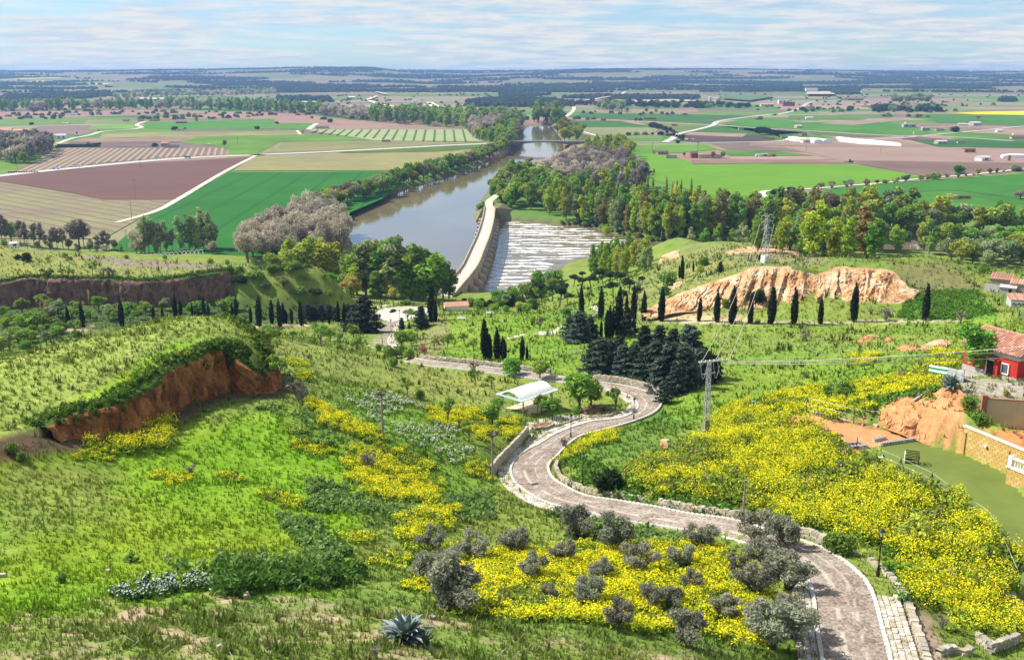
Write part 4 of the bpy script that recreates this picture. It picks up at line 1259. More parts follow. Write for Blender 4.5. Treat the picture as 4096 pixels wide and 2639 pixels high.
ribbon('deck',bL+[0,0,0],bR+[0,0,0],m_bdeck,bridge)
for k0 in(0.0,):
 ribbon('paving_line',bc-nb*.55+[0,0,.012],bc+nb*.55+[0,0,.012],m_line,bridge)
for sgn in(-1,1):
 E=bc+nb*sgn*3.3
 a,b=E-nb*.25,E+nb*.25
 hp=.95
 V=np.vstack([a,b,a+[0,0,hp],b+[0,0,hp]])+inv
 V[:2*n,2]-=.02
 obj('parapet',mk_mesh('parapet',V,[np.vstack([np.c_[ii,ii+1,ii+2*n+1,ii+2*n],np.c_[ii+n,ii+3*n,ii+3*n+1,ii+n+1],np.c_[ii+2*n,ii+2*n+1,ii+3*n+1,ii+3*n]])],m_bstone),bridge)
ph=np.mod(bs-6,bay)
inside=(ph>pier)&(bs>6)&(bs<bs[-1]-4)
r_=(bay-pier)/2
zu=np.where(inside,.2+np.sqrt(np.maximum(0,1-((ph-pier-r_)/r_)**2))*np.minimum(5.4,bc[:,2]-1.6),-2.5)
V=np.vstack([np.c_[bL[:,:2],bc[:,2]-.01],np.c_[bR[:,:2],bc[:,2]-.01],np.c_[bL[:,:2],zu],np.c_[bR[:,:2],zu]])+inv
obj('arch_wall',mk_mesh('arch_wall',V,[np.vstack([np.c_[ii,ii+1,ii+2*n+1,ii+2*n],np.c_[ii+n,ii+3*n,ii+3*n+1,ii+n+1],np.c_[ii+2*n,ii+2*n+1,ii+3*n+1,ii+3*n]])],m_bstone),bridge)
for k in range(int((bs[-1]-10)/bay)+1):
 s0=6+k*bay+pier/2
 j=int(np.argmin(abs(bs-s0)))
 if bs[-1]-s0<4 or k==0:
  continue
 T_,N_=tb[j]/np.linalg.norm(tb[j]),nb[j]
 for sgn,ext in((-1,3.4),(1,2.6)):
  E=bc[j]+N_*sgn*3.31
  mb=MB()
  zt=min(4.4 if sgn<0 else 3.6,bc[j,2]-2.6)
  for(w0,e0,z0),(w1,e1,z1)in(((2.3,ext,-2.5),(2.2,ext,zt-1.2)),((2.2,ext,zt-1.2),(1.9,ext*.2,zt))):
   bot=[E-T_*w0,E-T_*w0*.75+N_*sgn*e0,E+T_*w0*.75+N_*sgn*e0,E+T_*w0]
   top=[E-T_*w1,E-T_*w1*.75+N_*sgn*e1,E+T_*w1*.75+N_*sgn*e1,E+T_*w1]
   Vv=np.array([[*p[:2],z0]for p in bot]+[[*p[:2],z1]for p in top])
   mb.add(Vv+inv,[[0,1,5,4],[1,2,6,5],[2,3,7,6],[4,5,6,7]])
  mb.obj('pier',m_bstone,bridge)
track([(1964,836),(1955,815),(1962,800),(1985,782),(2000,765)],5,m_bdeck,lv=0,z=8.6,name='bridge_approach')
# approach ground beyond the bridge
q_=MB()
e=bc[-1]
q_.add([tuple(e+(-9,-2,-8.7)),tuple(e+(9,-2,-8.7)),tuple(e+(5,1,-.15)),tuple(e+(-4.5,1,-.15)),tuple(e+(8,34,-1.4)),tuple(e+(0,34,-1.4)),tuple(e+(16,36,-6)),tuple(e+(-12,36,-8)),tuple(e+(13,0,-8.7))],
  [[0,1,2,3],[3,2,4,5],[0,3,5,7],[2,8,6,4],[1,8,2,2]])
tag(q_.obj('bridge_embankment',plain('bank_earth',(.16,.15,.07),scale=.4)),kind='structure')

# modern road bridge
m_conc=plain('grey_concrete',(.17,.16,.16),scale=.1,var=.12)
mbz=9.0
pl,pr=at_d(1985,566,1216),at_d(2345,572,1216)
mbz=pl[2]
mod=thing('road_bridge','low grey concrete road bridge with thin curved span far up the river','bridge',(pl[0],pl[1],0))
Lm=pr[0]-pl[0]
xs=np.linspace(0,Lm,80)
px_l,px_r=(2062-1985)/360*Lm,(2284-1985)/360*Lm
span=(px_r-px_l)/2
dep=1.3+3.6*np.clip(np.abs((xs-(px_l+px_r)/2)/span),0,1)**2.2
dep=np.where(xs<px_l,np.maximum(1.6,4.9-(px_l-xs)*.12),np.where(xs>px_r,np.maximum(1.6,4.9-(xs-px_r)*.15),dep))
V=[]
for y_ in(0,10):
 V+=[(x,y_,mbz)for x in xs]+[(x,y_+(1.2 if y_==0 else-1.2),mbz-d_)for x,d_ in zip(xs,dep)]
n8=len(xs)
j8=np.arange(n8-1)
obj('deck',mk_mesh('deck',V,[np.vstack([np.c_[j8,j8+1,j8+n8+1,j8+n8],np.c_[j8+2*n8,j8+3*n8,j8+3*n8+1,j8+2*n8+1],np.c_[j8,j8+2*n8,j8+2*n8+1,j8+1],np.c_[j8+n8,j8+n8+1,j8+3*n8+1,j8+3*n8]])],m_conc),mod)
for y_ in(0.2,9.8):
 MB().box((Lm/2,y_,mbz+.65),(Lm,.25,.35)).obj('railing',plain('pale_rail',(.55,.53,.5)),mod)
for xp in(px_l,px_r):
 pb=MB()
 for dx in(-4,4):
  pb.beam((xp+dx*.35,5,-2),(xp+dx,5,mbz-4.6),2.2,7)
 pb.box((xp,5,.4),(5.5,9,2.4))
 pb.obj('pier',m_conc,mod)
# ================================================================== PAVILION
m_whiteroof=plain('white_roof',(.78,.76,.72),scale=.8,var=.06)
m_bluemetal=plain('pale_blue_metal',(.46,.60,.62),rough=.5,scale=2,var=.08)
m_greymetal=plain('grey_metal',(.28,.32,.34),rough=.5,scale=2,var=.1)
m_floor=plain('beige_floor',(.60,.50,.36),scale=.8,var=.1)
zr=42.35
gA,gB,gC=at_z(1981,1577,zr),at_z(2085,1609,zr),at_z(2229,1557,zr)
ea,eb=gB-gA,gC-gB
La,Lb=np.linalg.norm(ea),np.linalg.norm(eb)
ea,eb=ea/La,eb/Lb
ang=math.atan2(ea[1],ea[0])
# make it rectangular
eb2=np.array([-ea[1],ea[0],0.0])
Lb=abs(np.dot(gC-gB,eb2))
cen=gA+ea*La/2+eb2*Lb/2
zg=hz1(cen[0],cen[1])
gaz=thing('pavilion','open park pavilion with white vaulted roof on slender posts beside the winding road','pavilion',(cen[0],cen[1],zg),ang)
hr=zr-zg
MB().box((0,0,.08),(La*.86,Lb*.9,.30)).obj('floor',m_floor,gaz)
for sx_ in(-1,1):
 for k in range(3):
  MB().beam((sx_*La*.40,(k-1)*Lb*.38,.1),(sx_*La*.40,(k-1)*Lb*.38,hr-.1),.16).obj('post',m_greymetal,gaz)
for sx_ in(-1,1):
 MB().box((sx_*La*.40,0,hr-.12),(.14,Lb*.98,.22)).obj('roof_beam',m_greymetal,gaz)
 for k in range(22):
  MB().box((sx_*La*.43,(k-10.5)*Lb/22,hr+.04),(La*.15,Lb/22*.62,.07)).obj('slat',m_bluemetal,gaz)
for sy_ in(-1,1):
 for k in range(16):
  MB().box(((k-7.5)*La/16,sy_*Lb*.455,hr+.045),(La/16*.62,Lb*.09,.07)).obj('slat',m_bluemetal,gaz)
vb=MB()
nv_=18
tt=np.linspace(-1,1,nv_)
vx,vz=tt*La*.37,hr+.10+.85*(1-tt**2)
Vv=np.array([[x,y,z-d]for d in(0,.09)for y in(-Lb*.44,Lb*.44)for x,z in zip(vx,vz)])
j_=np.arange(nv_-1)
vb.add(Vv,np.vstack([np.c_[j_,j_+1,j_+nv_+1,j_+nv_],np.c_[j_+2*nv_,j_+3*nv_,j_+3*nv_+1,j_+2*nv_+1],np.c_[j_,j_+2*nv_,j_+2*nv_+1,j_+1],np.c_[j_+nv_,j_+nv_+1,j_+3*nv_+1,j_+3*nv_]]))
vault=vb.obj('vaulted_roof',m_whiteroof,gaz)
for k in range(9):
 y=(k-4)*Lb*.1
 sm=MB()
 Vs=np.array([[x,y+dy,z+.012]for dy in(-.035,.035)for x,z in zip(vx,vz)])
 sm.add(Vs,np.c_[j_,j_+1,j_+nv_+1,j_+nv_])
 sm.obj('seam',plain('seam_grey',(.62,.61,.58))if k==0 else bpy.data.materials['seam_grey'],vault)

# ================================================================== LAMPS AND POSTS
m_black=plain('black_iron',(.018,.018,.02),rough=.5,scale=4,var=.2)
m_pole=plain('weathered_concrete',(.26,.235,.20),scale=1.5,var=.2)
m_glass=plain('lamp_glass',(.35,.37,.38),rough=.15,scale=5,var=.1,spec=.6)

def street_lamp(x,y,z,h,label):
 t=thing('street_lamp',label,'street lamp',(x,y,z),0,'black lantern lamps along the cobbled road')
 MB().lathe((0,0,-.1),[(.15,0),(.15,.35),(.11,.5),(.10,.9),(.055,1.0),(.045,h-.75),(.07,h-.7),(.07,h-.62)],8).obj('pole',m_black,t)
 hd=MB().lathe((0,0,0),[(.02,h-.62),(.12,h-.6),(.20,h-.22),(.001,h-.22)],6).obj('lantern',m_glass,t)
 MB().lathe((0,0,0),[(.26,h-.24),(.22,h-.18),(.10,h-.06),(.03,h),(.001,h+.06)],8).obj('cap',m_black,hd)
 return t

LAMPS=[((3511,2303),4.0,'black lantern lamp by the steep near road beside the yellow bank'),
         ((2330,1942),4.2,'black lantern lamp beside the dark round bush inside the bend'),
         ((2283,1753),3.6,'black lantern lamp on the kerb just below the pavilion beds'),
         ((2535,1680),3.6,'black lantern lamp at the outer tip of the far bend by the bed'),
         ((1669,1431),5.0,'black lantern lamp at the left foot of the lawn by a pink bush'),
         ((1896,1447),5.0,'black lantern lamp on the lawn just left of the cypress trio'),
         ((2335,1492),5.0,'black lantern lamp against the left edge of the dark conifer clump'),
         ((1565,1350),5.0,'black lantern lamp on the pavement leading to the roundabout'),
         ((1529,1372),5.0,'black lantern lamp left of the road where it drops behind the spur'),
         ((1599,1308),5.2,'black lantern lamp beside the right kerb just before the roundabout'),
         ((2120,1432),4.2,'black lantern lamp right of the small spiky cypress on the lawn')]
for(u,v),h,lb in LAMPS:
 p=hit([(u,v)])[0]
 street_lamp(p[0],p[1],p[2],h,lb)

for(u,v),h,lb in[((1532,1757),6.2,'tall slim post with an open wire basket top among the white flowers'),((1970,1925),6.2,'tall slim post with an open wire basket top beside the road bend')]:
 p=hit([(u,v)])[0]
 t=thing('beacon_post',lb,'post',tuple(p),0,'tall posts with basket tops')
 MB().tube([(0,0,-.2),(0,0,h-.55)],[.13,.10],8).obj('pole',m_pole,t)
 MB().lathe((0,0,0),[(.12,h-.85),(.16,h-.6),(.34,h-.52),(.50,h-.22),(.47,h-.22),(.2,h-.45),(.001,h-.46)],12).obj('bowl',plain('rusty_bowl',(.14,.11,.09))if 'rusty_bowl' not in bpy.data.materials else bpy.data.materials['rusty_bowl'],t)
 for k in range(8):
  a=k*pi/4
  MB().beam((.42*cos(a),.42*sin(a),h-.3),(.58*cos(a),.58*sin(a),h),.03).obj('stay',m_black,t)
 MB().tube([(.58*cos(a),.58*sin(a),h)for a in np.linspace(0,2*pi,17)],.03,4,False).obj('ring',m_black,t)

p=hit([(2968,2094)])[0]
t=thing('utility_pole','plain leaning pole by the ragged stone wall beside the road','pole',tuple(p))
MB().tube([(0,0,-.3),(.10,0,4.4)],[.11,.085],8).obj('shaft',m_pole,t)
MB().box((.10,0,4.45),(.2,.2,.1)).obj('cap',m_pole,t)

p=hit([(3007,1672)])[0]
t=thing('floodlight_post','thin dark post with a small tilted floodlight beside the sand court','floodlight',tuple(p))
MB().tube([(0,0,-.2),(.08,0,2.3)],.04,6).obj('pole',m_black,t)
MB().box((.18,0,2.38),(.5,.3,.16)).obj('lamp_head',m_greymetal,t)

def lattice(parent,h,w0,w1,n,mat,name='lattice_mast',th=.09,z0=0.0):
 corners=[]
 lg=MB()
 br=MB()
 for sx_,sy_ in((-1,-1),(1,-1),(1,1),(-1,1)):
  a,b=np.array([sx_*w0/2,sy_*w0/2,z0]),np.array([sx_*w1/2,sy_*w1/2,h])
  corners.append((a,b))
  MB().beam(a,b,th).obj('leg',mat,parent)
 f=np.linspace(0,1,n+1)**.9
 for k in range(n):
  for c in range(4):
   (a,b),(a2,b2)=corners[c],corners[(c+1)%4]
   p0,p1=a+(b-a)*f[k],a2+(b2-a2)*f[k+1]
   if(k+c)%2:
    p0,p1=a2+(b2-a2)*f[k],a+(b-a)*f[k+1]
   MB().beam(p0,p1,th*.6).obj('brace',mat,parent)

m_galv=plain('galvanised_steel',(.40,.41,.42),rough=.5,scale=2,var=.12)
p=at_d(3058,1062,281)
p[2]=hz1(p[0],p[1])
pyl=thing('lattice_pylon','tall grey lattice pylon on a white concrete base above the orange cliff','pylon',tuple(p),.5)
hp_=14.3
MB().box((0,0,1.2),(1.9,1.9,3.2),0,.88).obj('base',plain('white_concrete',(.62,.61,.60),scale=.6,var=.1),pyl)
lattice(pyl,hp_,1.35,.6,13,m_galv,th=.10,z0=2.2)
for z_,L_,in((hp_-3.9,3.8),(hp_-1.9,4.2),(hp_-.2,4.6)):
 c_=MB()
 c_.beam((-L_/2,0,z_),(L_/2,0,z_+.15),.16)
 c_.beam((-L_/2,0,z_),(0,0,z_+.7),.10)
 c_.beam((L_/2,0,z_+.15),(0,0,z_+.7),.10)
 arm=c_.obj('crossarm',m_galv,pyl)
 for s_ in(-1,1):
  MB().lathe((s_*L_*.47,0,z_-.75),[(.03,0),(.11,.1),(.04,.2),(.11,.3),(.04,.4),(.11,.5),(.03,.8)],6).obj('insulator',m_greymetal,arm)
pyl_top=np.array(p)+[0,0,hp_]

p=at_d(2824,1716,125)
p[2]=hz1(p[0],p[1])-.1
sp=thing('transformer_pole','grey steel lattice pole with looping cables on the slope above the yellow bank','pole',tuple(p),.25)
hs=10.6
lattice(sp,hs,.72,.34,15,m_galv,th=.075)
MB().box((0,0,1.35),(.74,.74,2.7),0,.90).obj('climb_guard',plain('olive_panel',(.20,.20,.08),scale=1),sp)
cr=MB()
cr.beam((-1.3,0,hs),(2.6,.2,hs+.05),.13)
cr.beam((-1.3,.5,hs),(2.6,.7,hs+.05),.10)
cr.beam((-1.3,0,hs),(-1.3,.5,hs),.1)
cr.obj('crossarm',m_galv,sp)
MB().beam((-.9,0,hs-1.6),(1.0,.1,hs-1.5),.09).obj('crossarm',m_galv,sp)
MB().beam((1.3,.1,hs),(1.3,.1,hs+1.3),.05).obj('spike',m_galv,sp)
for x0_,x1_,dz_ in((-1.2,-.3,1.9),(.6,1.5,1.9),(1.2,2.5,1.6)):
 MB().tube([(x0_+(x1_-x0_)*f,.1,hs-.1-dz_*4*f*(1-f)-f*.5)for f in np.linspace(0,1,9)],.035,5).obj('cable_loop',m_galv,sp)
for k in range(7):
 MB().lathe((-1.1+k*.6,.1,hs+.04),[(.03,0),(.09,.08),(.04,.14),(.09,.2),(.02,.3)],6).obj('insulator',m_whiteroof,sp)
spt=np.array(p)+[0.8,.2,hs]

def wire(a,b,sag,label,r=.035,n=24):
 a,b=np.asarray(a,float),np.asarray(b,float)
 f=np.linspace(0,1,n)
 P=a+(b-a)*f[:,None]
 P[:,2]-=sag*4*f*(1-f)
 o=MB().tube(P,r,4,False).obj('power_line',m_pale)
 return tag(o,label,'power line','power lines of the steel pole')

for k,(dv,wd)in enumerate(((0,'topmost'),(12,'middle'),(34,'lowest'))):
 far=at_d(4250,1372+dv*1.3,112)
 wire(spt+[1.4,.1*k,-.15*k],far,.5,wd+' of the three wires running from the steel pole past the red house',.04)
for k,wd in enumerate(('leftmost','middle','rightmost')):
 wire(spt+[-1.6+k*1.7,.3,.1],pyl_top+[-2.0+2.0*k,0,-2.4],3.2,wd+' of the three wires rising from the steel pole to the lattice pylon',.045)

# poles of the plain
m_dpole=plain('dark_pole',(.16,.15,.14),scale=1)
for k,(cr_,x,yb,yt,lb)in enumerate((('r1',1147,1480,1330,'thin power pole with crossarm at the corner of the fallow field'),('r5',1107,462,262,'pale power pole with crossarm in front of the grey poplars'),
          ('r1',1180,1300,1130,'slim pale power pole standing at the near edge of the plum ploughed field'),('r1',1222,1025,950,'short power pole just below the road over the plum field'),
          ('r1',2068,825,762,'power pole standing in the bright green field beyond the vineyard'),('r1',152,1040,925,'power pole on the bright grass before the bare grove'),
          ('r3',1170,880,812,'power pole at the near side of the green field left of the dark barn'),('r3',1325,878,812,'power pole right above the dark farm barn'),
          ('r3',1720,880,806,'power pole behind the red farmhouse on the plain'),('r4',490,882,846,'power pole on the pale soil left of the white glasshouses'),
          ('r4',1140,900,842,'power pole on the pale soil in front of the white glasshouses'),('r4',1953,896,828,'power pole with crossarm beside the small brick shed'),
          ('r4',422,668,604,'power pole rising behind the stone hut in the green field'),('r5',240,432,350,'white striped mast behind the green hill with bushes'))):
 (u,v),=K(cr_,(x,yb))
 b_=at_z(u,v,3.2)
 f=project(b_)[2][0]
 h=(yb-yt)*_cr[cr_][2]*f/FPX*1.03
 t=thing('power_pole',lb,'pole',tuple(b_))
 MB().tube([(0,0,-.3),(0,0,h)],[max(.14,f*.00020),max(.1,f*.00016)],6).obj('shaft',m_pole if k in(1,2)else m_dpole,t)
 MB().beam((-1.2-f*.0006,0,h-.5),(1.2+f*.0006,0,h-.5),max(.14,f*.00018)).obj('crossarm',m_pole if k in(1,2)else m_dpole,t)

# ================================================================== RED HOUSE
m_redw=plain('red_render',(.46,.035,.025),scale=1.2,var=.14)
m_plinth=plain('grey_plinth',(.40,.37,.33),scale=1.6,var=.25)
m_tile=[plain('roof_tile_a',(.42,.20,.13),scale=4,var=.3),plain('roof_tile_b',(.52,.28,.20),scale=4,var=.3),plain('roof_tile_c',(.33,.17,.13),scale=4,var=.3)]
m_white=plain('white_paint',(.74,.72,.68),scale=2,var=.08)
m_dark=plain('dark_opening',(.02,.02,.022),rough=.4,scale=2,var=.2)
m_glassw=plain('window_glass',(.10,.12,.14),rough=.08,scale=1,var=.2,spec=.7)
hzr=53.9
hc,hl=at_z(4062,1538,hzr),at_z(3853,1476,hzr)
ex=(hl-hc)/np.linalg.norm(hl-hc)  # along the front wall, away from the corner
ey=np.array([-ex[1],ex[0],0])*(1 if(-ex[1])>-5 else 1)
if ey[0]<0:
 ey=-ey
Lx,Ly,hw_=np.linalg.norm(hl-hc)*1.02,7.0,3.5
red=thing('red_house','small red house with clay tile roof on the terrace above the turf','house',tuple(hc),0)
rot=np.array([ex,ey,[0,0,1.0]])

def hp(x,y,z):
 return np.array([x,y,z])@rot

def hbox(name,c,s,mat,parent=red):
 V=np.array([[c[0]+a*s[0]/2,c[1]+b*s[1]/2,c[2]+d*s[2]/2]for d in(-1,1)for b in(-1,1)for a in(-1,1)])@rot
 return obj(name,mk_mesh(name,V,[np.array([[0,2,3,1],[4,5,7,6],[0,1,5,4],[2,6,7,3],[0,4,6,2],[1,3,7,5]])],mat),parent)

hbox('wall',(Lx/2,Ly/2,hw_/2-.2),(Lx,Ly,hw_),m_redw)
hbox('plinth',(Lx/2,Ly/2,.05),(Lx+.12,Ly+.12,1.3),m_plinth)
hbox('cornice',(Lx/2,Ly/2,hw_-.38),(Lx+.10,Ly+.10,.55),plain('worn_plaster',(.58,.54,.47),scale=1.5,var=.25))
dr=hbox('door',(3.55,-.03,1.0),(1.0,.10,2.15),m_dark)
for dx_,w_ in((-.58,.16),(.58,.16)):
 hbox('frame',(3.55+dx_,-.06,1.02),(w_,.16,2.3),m_white,dr)
hbox('frame',(3.55,-.06,2.2),(1.32,.16,.16),m_white,dr)
wn=hbox('window',(1.6,-.03,1.55),(.86,.10,1.15),m_glassw)
for dx_ in(-.48,.48):
 hbox('frame',(1.6+dx_,-.06,1.55),(.13,.16,1.36),m_white,wn)
for dz_ in(-.62,.62):
 hbox('frame',(1.6,-.06,1.55+dz_),(1.09,.16,.13),m_white,wn)
hbox('buttress',(2.55,-.25,1.2),(.55,.5,2.5),m_redw)
rise=1.75
ov=.45
rf=MB()
zt=hw_-.12
Vr=np.array([[-ov,-ov,zt],[Lx+ov,-ov,zt],[Lx+ov,Ly+ov,zt],[-ov,Ly+ov,zt],[-ov,Ly/2,zt+rise],[Lx+ov,Ly/2,zt+rise]])@rot
rf.add(Vr,[[0,1,5,4],[2,3,4,5],[0,3,2,1]],[[0,4,3],[1,2,5]])
roof=rf.obj('roof',m_tile[2],red)

def tile_mesh(mat,L=1.0,w=1.0,n=5):
 V,Q=[],[]
 for k in range(n+1):
  a=pi*k/n
  for j_ in(0,1):
   V.append((-cos(a)*w/2,j_*L-L/2,sin(a)*w*.42+(0.03 if j_==0 else 0)))
 for k in range(n):
  Q.append([2*k,2*k+1,2*k+3,2*k+2])
 return mk_mesh('roof_tile',V,[np.array(Q)],mat,smooth=True)

tl=[tile_mesh(m,.62,.34)for m in m_tile]
slope=math.atan2(rise,Ly/2+ov)
SL=math.hypot(rise,Ly/2+ov)
nxt,nyt=int((Lx+2*ov)/.34),int(SL/.56)
from mathutils import Matrix
cnt=0
for a in range(nxt):
 for b in range(nyt):
  s=(b+.5)/nyt
  c_=np.array([-ov+(a+.5)*.34,-ov+(Ly/2+ov)*s,zt+rise*s+.03])
  q_=c_@rot
  o=bpy.data.objects.new('roof_tile',tl[random.choice((0,0,1,1,2))])
  yv=np.array([0,cos(slope),sin(slope)])@rot
  xv=np.array([1,0,0])@rot
  zv=np.cross(xv,yv)
  if zv[2]<0:
   xv,zv=-xv,-zv
  M=Matrix([[xv[i],yv[i],zv[i],q_[i]]for i in range(3)]+[[0,0,0,1]])
  COL.objects.link(o)
  o.parent=roof
  o.matrix_local=M
for k in range(int(Lx/.6)+1):
 hbox('ridge_tile',(-ov+.4+k*.62,Ly/2,zt+rise+.08),(.58,.3,.16),m_tile[1],roof)
# door canopy of tiles
can=hbox('door_canopy',(3.5,-.35,2.55),(1.7,.7,.08),m_tile[1])
for k in range(6):
 hbox('canopy_tile',(2.82+k*.28,-.36,2.62),(.2,.74,.12),m_tile[k%2],can)
# terrace slab before the door
tb_=thing('terrace','worn pale stone terrace in front of the red house','terrace',tuple(hc))
hbox('slab',(Lx*.5,-1.0,-.35),(Lx*1.05,1.7,.5),m_plinth,tb_)
hbox('step',(3.5,-.5,.0),(1.6,.7,.35),m_plinth,tb_)

# ================================================================== YELLOW ENCLOSURE
m_block=[plain('yellow_block',(.50,.33,.10),scale=1.5,var=.08),plain('yellow_block_pale',(.55,.39,.15),scale=1.5,var=.08)]
m_joint=plain('pale_mortar',(.46,.33,.14),scale=3,var=.1)
m_cop=plain('cream_coping',(.74,.66,.52),scale=2,var=.1)

def block_wall(label,A,B,h,bl_,bh,limit=290):
 A,B=np.asarray(A,float),np.asarray(B,float)
 d=B-A
 d[2]=0
 L=np.linalg.norm(d)
 d/=L
 rz=math.atan2(d[1],d[0])
 w=thing('block_wall',label,'wall',tuple(A),rz)
 MB().box((L/2,0,h/2-.1),(L,.20,h)).obj('wall_core',m_joint,w)
 rows_,cols_=int(round(h/bh)),int(L/bl_)
 bm_=[MB().box((0,0,0),(bl_-.035,.26,bh-.03)).mesh('block',m)for m in m_block]
 n_=0
 allb=[]
 for r in range(rows_):
  for c in range(cols_):
   allb.append((((c+.5+.5*(r%2))*bl_,0,(r+.5)*bh),bl_))
 for p_,_ in allb[:limit]:
  o=bpy.data.objects.new('block',random.choice(bm_))
  o.location=p_
  COL.objects.link(o)
  o.parent=w
 if allb[limit:]:
  rest=MB()
  for p_,_ in allb[limit:]:
   rest.box(p_,(bl_-.035,.26,bh-.03))
  o=rest.obj('block_remainder',m_block[0],w)
  o['kind']='stuff'
 MB().box((L/2+.15,0,h+.06),(L+.5,.42,.16)).obj('coping',m_cop,w)
 return w,L

wA,wB=at_z(3848,1812,49.98),at_z(4030,1893,49.98)
wd=(wB-wA)/np.linalg.norm(wB-wA)
w1,L1=block_wall('long yellow block wall with cream coping behind the turf',wA,wA+wd*17.5,3.1,.62,.31)
for f_ in(.35,6.1,12.2):
 MB().box((f_,-.18,1.25),(.16,.14,2.6)).obj('pillar_strip',plain('ochre_strip',(.42,.27,.10))if 'ochre_strip' not in bpy.data.materials else bpy.data.materials['ochre_strip'],w1)
for f_ in(3.2,9.0):
 lt=MB().box((f_,-.25,2.0),(.28,.26,.22)).obj('wall_lamp',m_white,w1)
wC=at_z(4024,1932,49.98)
w2,L2=block_wall('nearer yellow block wall carrying a white balustrade at the right border',wC,wC+np.array([wd[0]*.96+.1,wd[1],0])*9,1.75,.62,.29)
MB().box((.25,0,2.4),(.42,.42,1.3)).obj('balustrade_post',m_white,w2)
MB().box((4.6,0,2.85),(8.6,.34,.16)).obj('rail',m_white,w2)
MB().box((4.6,0,1.95),(8.6,.36,.14)).obj('rail',m_white,w2)
for k in range(26):
 MB().lathe((.75+k*.31,0,2.0),[(.06,0),(.10,.2),(.05,.5),(.08,.78)],6).obj('baluster',m_white,w2)
# plaster wall and brick pier
pA,pB=at_z(3937,1703,51.4),at_z(4240,1725,51.4)
dpl=(pB-pA)/np.linalg.norm(pB-pA)
pw=thing('plaster_wall','smooth tan plaster wall with a brick pier below the red house','wall',tuple(pA),math.atan2(dpl[1],dpl[0]))
MB().box((5.5,0,1.55),(11,.3,3.4)).obj('panel',plain('tan_plaster',(.56,.45,.27),scale=.5,var=.1),pw)
bp_=MB().box((-.3,-.02,1.75),(.55,.5,3.8)).obj('brick_pier',plain('brick_red',(.36,.12,.07),scale=3,var=.2),pw)
for k in range(12):
 MB().box((-.3,-.02,.1+k*.3),(.58,.53,.24)).obj('brick',plain('brick_pale',(.42,.16,.09),scale=3)if k==0 else bpy.data.materials['brick_pale'],bp_)
MB().box((5.5,0,3.3),(11.2,.45,.12)).obj('coping',m_tile[2],pw)
MB().box((4.6,-.2,2.0),(.2,.2,.25)).obj('wall_lamp',m_white,pw)

# cart wheel seat
p=at_z(3650,1852,50.01)
cw=thing('wheel_bench','rustic bench of dark slats with a large cart wheel as its end, on the turf','bench',tuple(p),-.35)
m_wood=plain('dark_wood',(.075,.05,.035),scale=4,var=.3)
whl=MB().tube([(.55,.68*cos(a),.70+.68*sin(a))for a in np.linspace(0,2*pi,25)],.05,5,False).obj('wheel',m_wood,cw)
for k in range(10):
 a=k*pi/5
 MB().beam((.55,0,.70),(.55,.66*cos(a),.70+.66*sin(a)),.05).obj('spoke',m_wood,whl)
MB().lathe((.55,0,.60),[(.001,0),(.13,0),(.13,.2),(.001,.2)],8).obj('hub',m_wood,whl)
for k in range(6):
 MB().box((-.15,.35,.35+k*.18),(1.25,.05,.09)).obj('slat',m_wood,cw)
for k in range(4):
 MB().box((-.15,-.1+k*.13,.36),(1.25,.1,.05)).obj('seat_slat',m_wood,cw)
MB().box((-.80,.1,.55),(.09,.9,1.1)).obj('side_panel',m_white,cw)
p=at_z(3526,1826,50.01)
tag(MB().lathe(p,[(.001,.05),(.3,.05),(.34,.02),(.34,0)],10).obj('drain_cover',m_white),'small round white cover on the turf left of the wheel bench','cover')

# hollow concrete blocks along the edge of the sand
m_cblk=plain('grey_block',(.42,.41,.39),scale=4,var=.15)

def hollow(label,p,rz,group):
 t=thing('concrete_block',label,'block',tuple(p),rz,group)
 b_=MB()
 b_.box((0,-.17,.16),(.62,.06,.34))
 b_.box((0,.17,.16),(.62,.06,.34))
 for x_ in(-.28,0,.28):
  b_.box((x_,0,.16),(.06,.28,.335))
 b_.obj('shell',m_cblk,t)
 MB().box((0,0,.03),(.5,.28,.05)).obj('shaded_core',m_dirt,t)
 return t

ORD=['first','second','third','fourth','fifth','sixth','seventh','eighth','ninth','tenth','eleventh','twelfth','thirteenth','fourteenth','fifteenth','sixteenth','seventeenth','eighteenth','nineteenth','twentieth',
       'twenty-first','twenty-second','twenty-third','twenty-fourth','twenty-fifth','twenty-sixth','twenty-seventh','twenty-eighth','twenty-ninth','thirtieth']
for(a,b,n_,lb)in(((1150,830),(1425,790),12,'hollow block from the left in the long row between sand and turf'),
                       ((812,830),(935,822),5,'hollow block from the left in the short row at the left sand end'),
                       ((862,860),(1000,850),6,'hollow grey block from the left in the row touching the turf corner'),
                       ((1092,792),(1160,776),3,'hollow grey block from the left in the small row lying on the sand')):
 A_,B_=at_z(*K('s4',a)[0],50.01),at_z(*K('s4',b)[0],50.01)
 for k in range(n_):
  hollow(ORD[k]+' '+lb,A_+(B_-A_)*k/(n_-1),math.atan2(B_[1]-A_[1],B_[0]-A_[0]),'hollow concrete blocks around the sand court')
for k,(x,y)in enumerate(((548,560),(580,563),(612,570),(705,598),(735,606),(765,615),(797,620),(828,628),(858,637),(910,648),(940,655),(985,660),(1108,680))):
 p=at_z(*K('s4',(x,y))[0],50.0)
 o=obj('edge_stone',stones[k%9],None,tuple(p+[0,0,.15]),random.uniform(0,3),(.55,.4,.42)if k<12 else(.8,.6,.7))
 tag(o,('%s white stone from the left along the back edge of the sand court'%ORD[k])if k<12 else 'largest pale boulder at the foot of the dug red bank','stone','white stones edging the sand court')

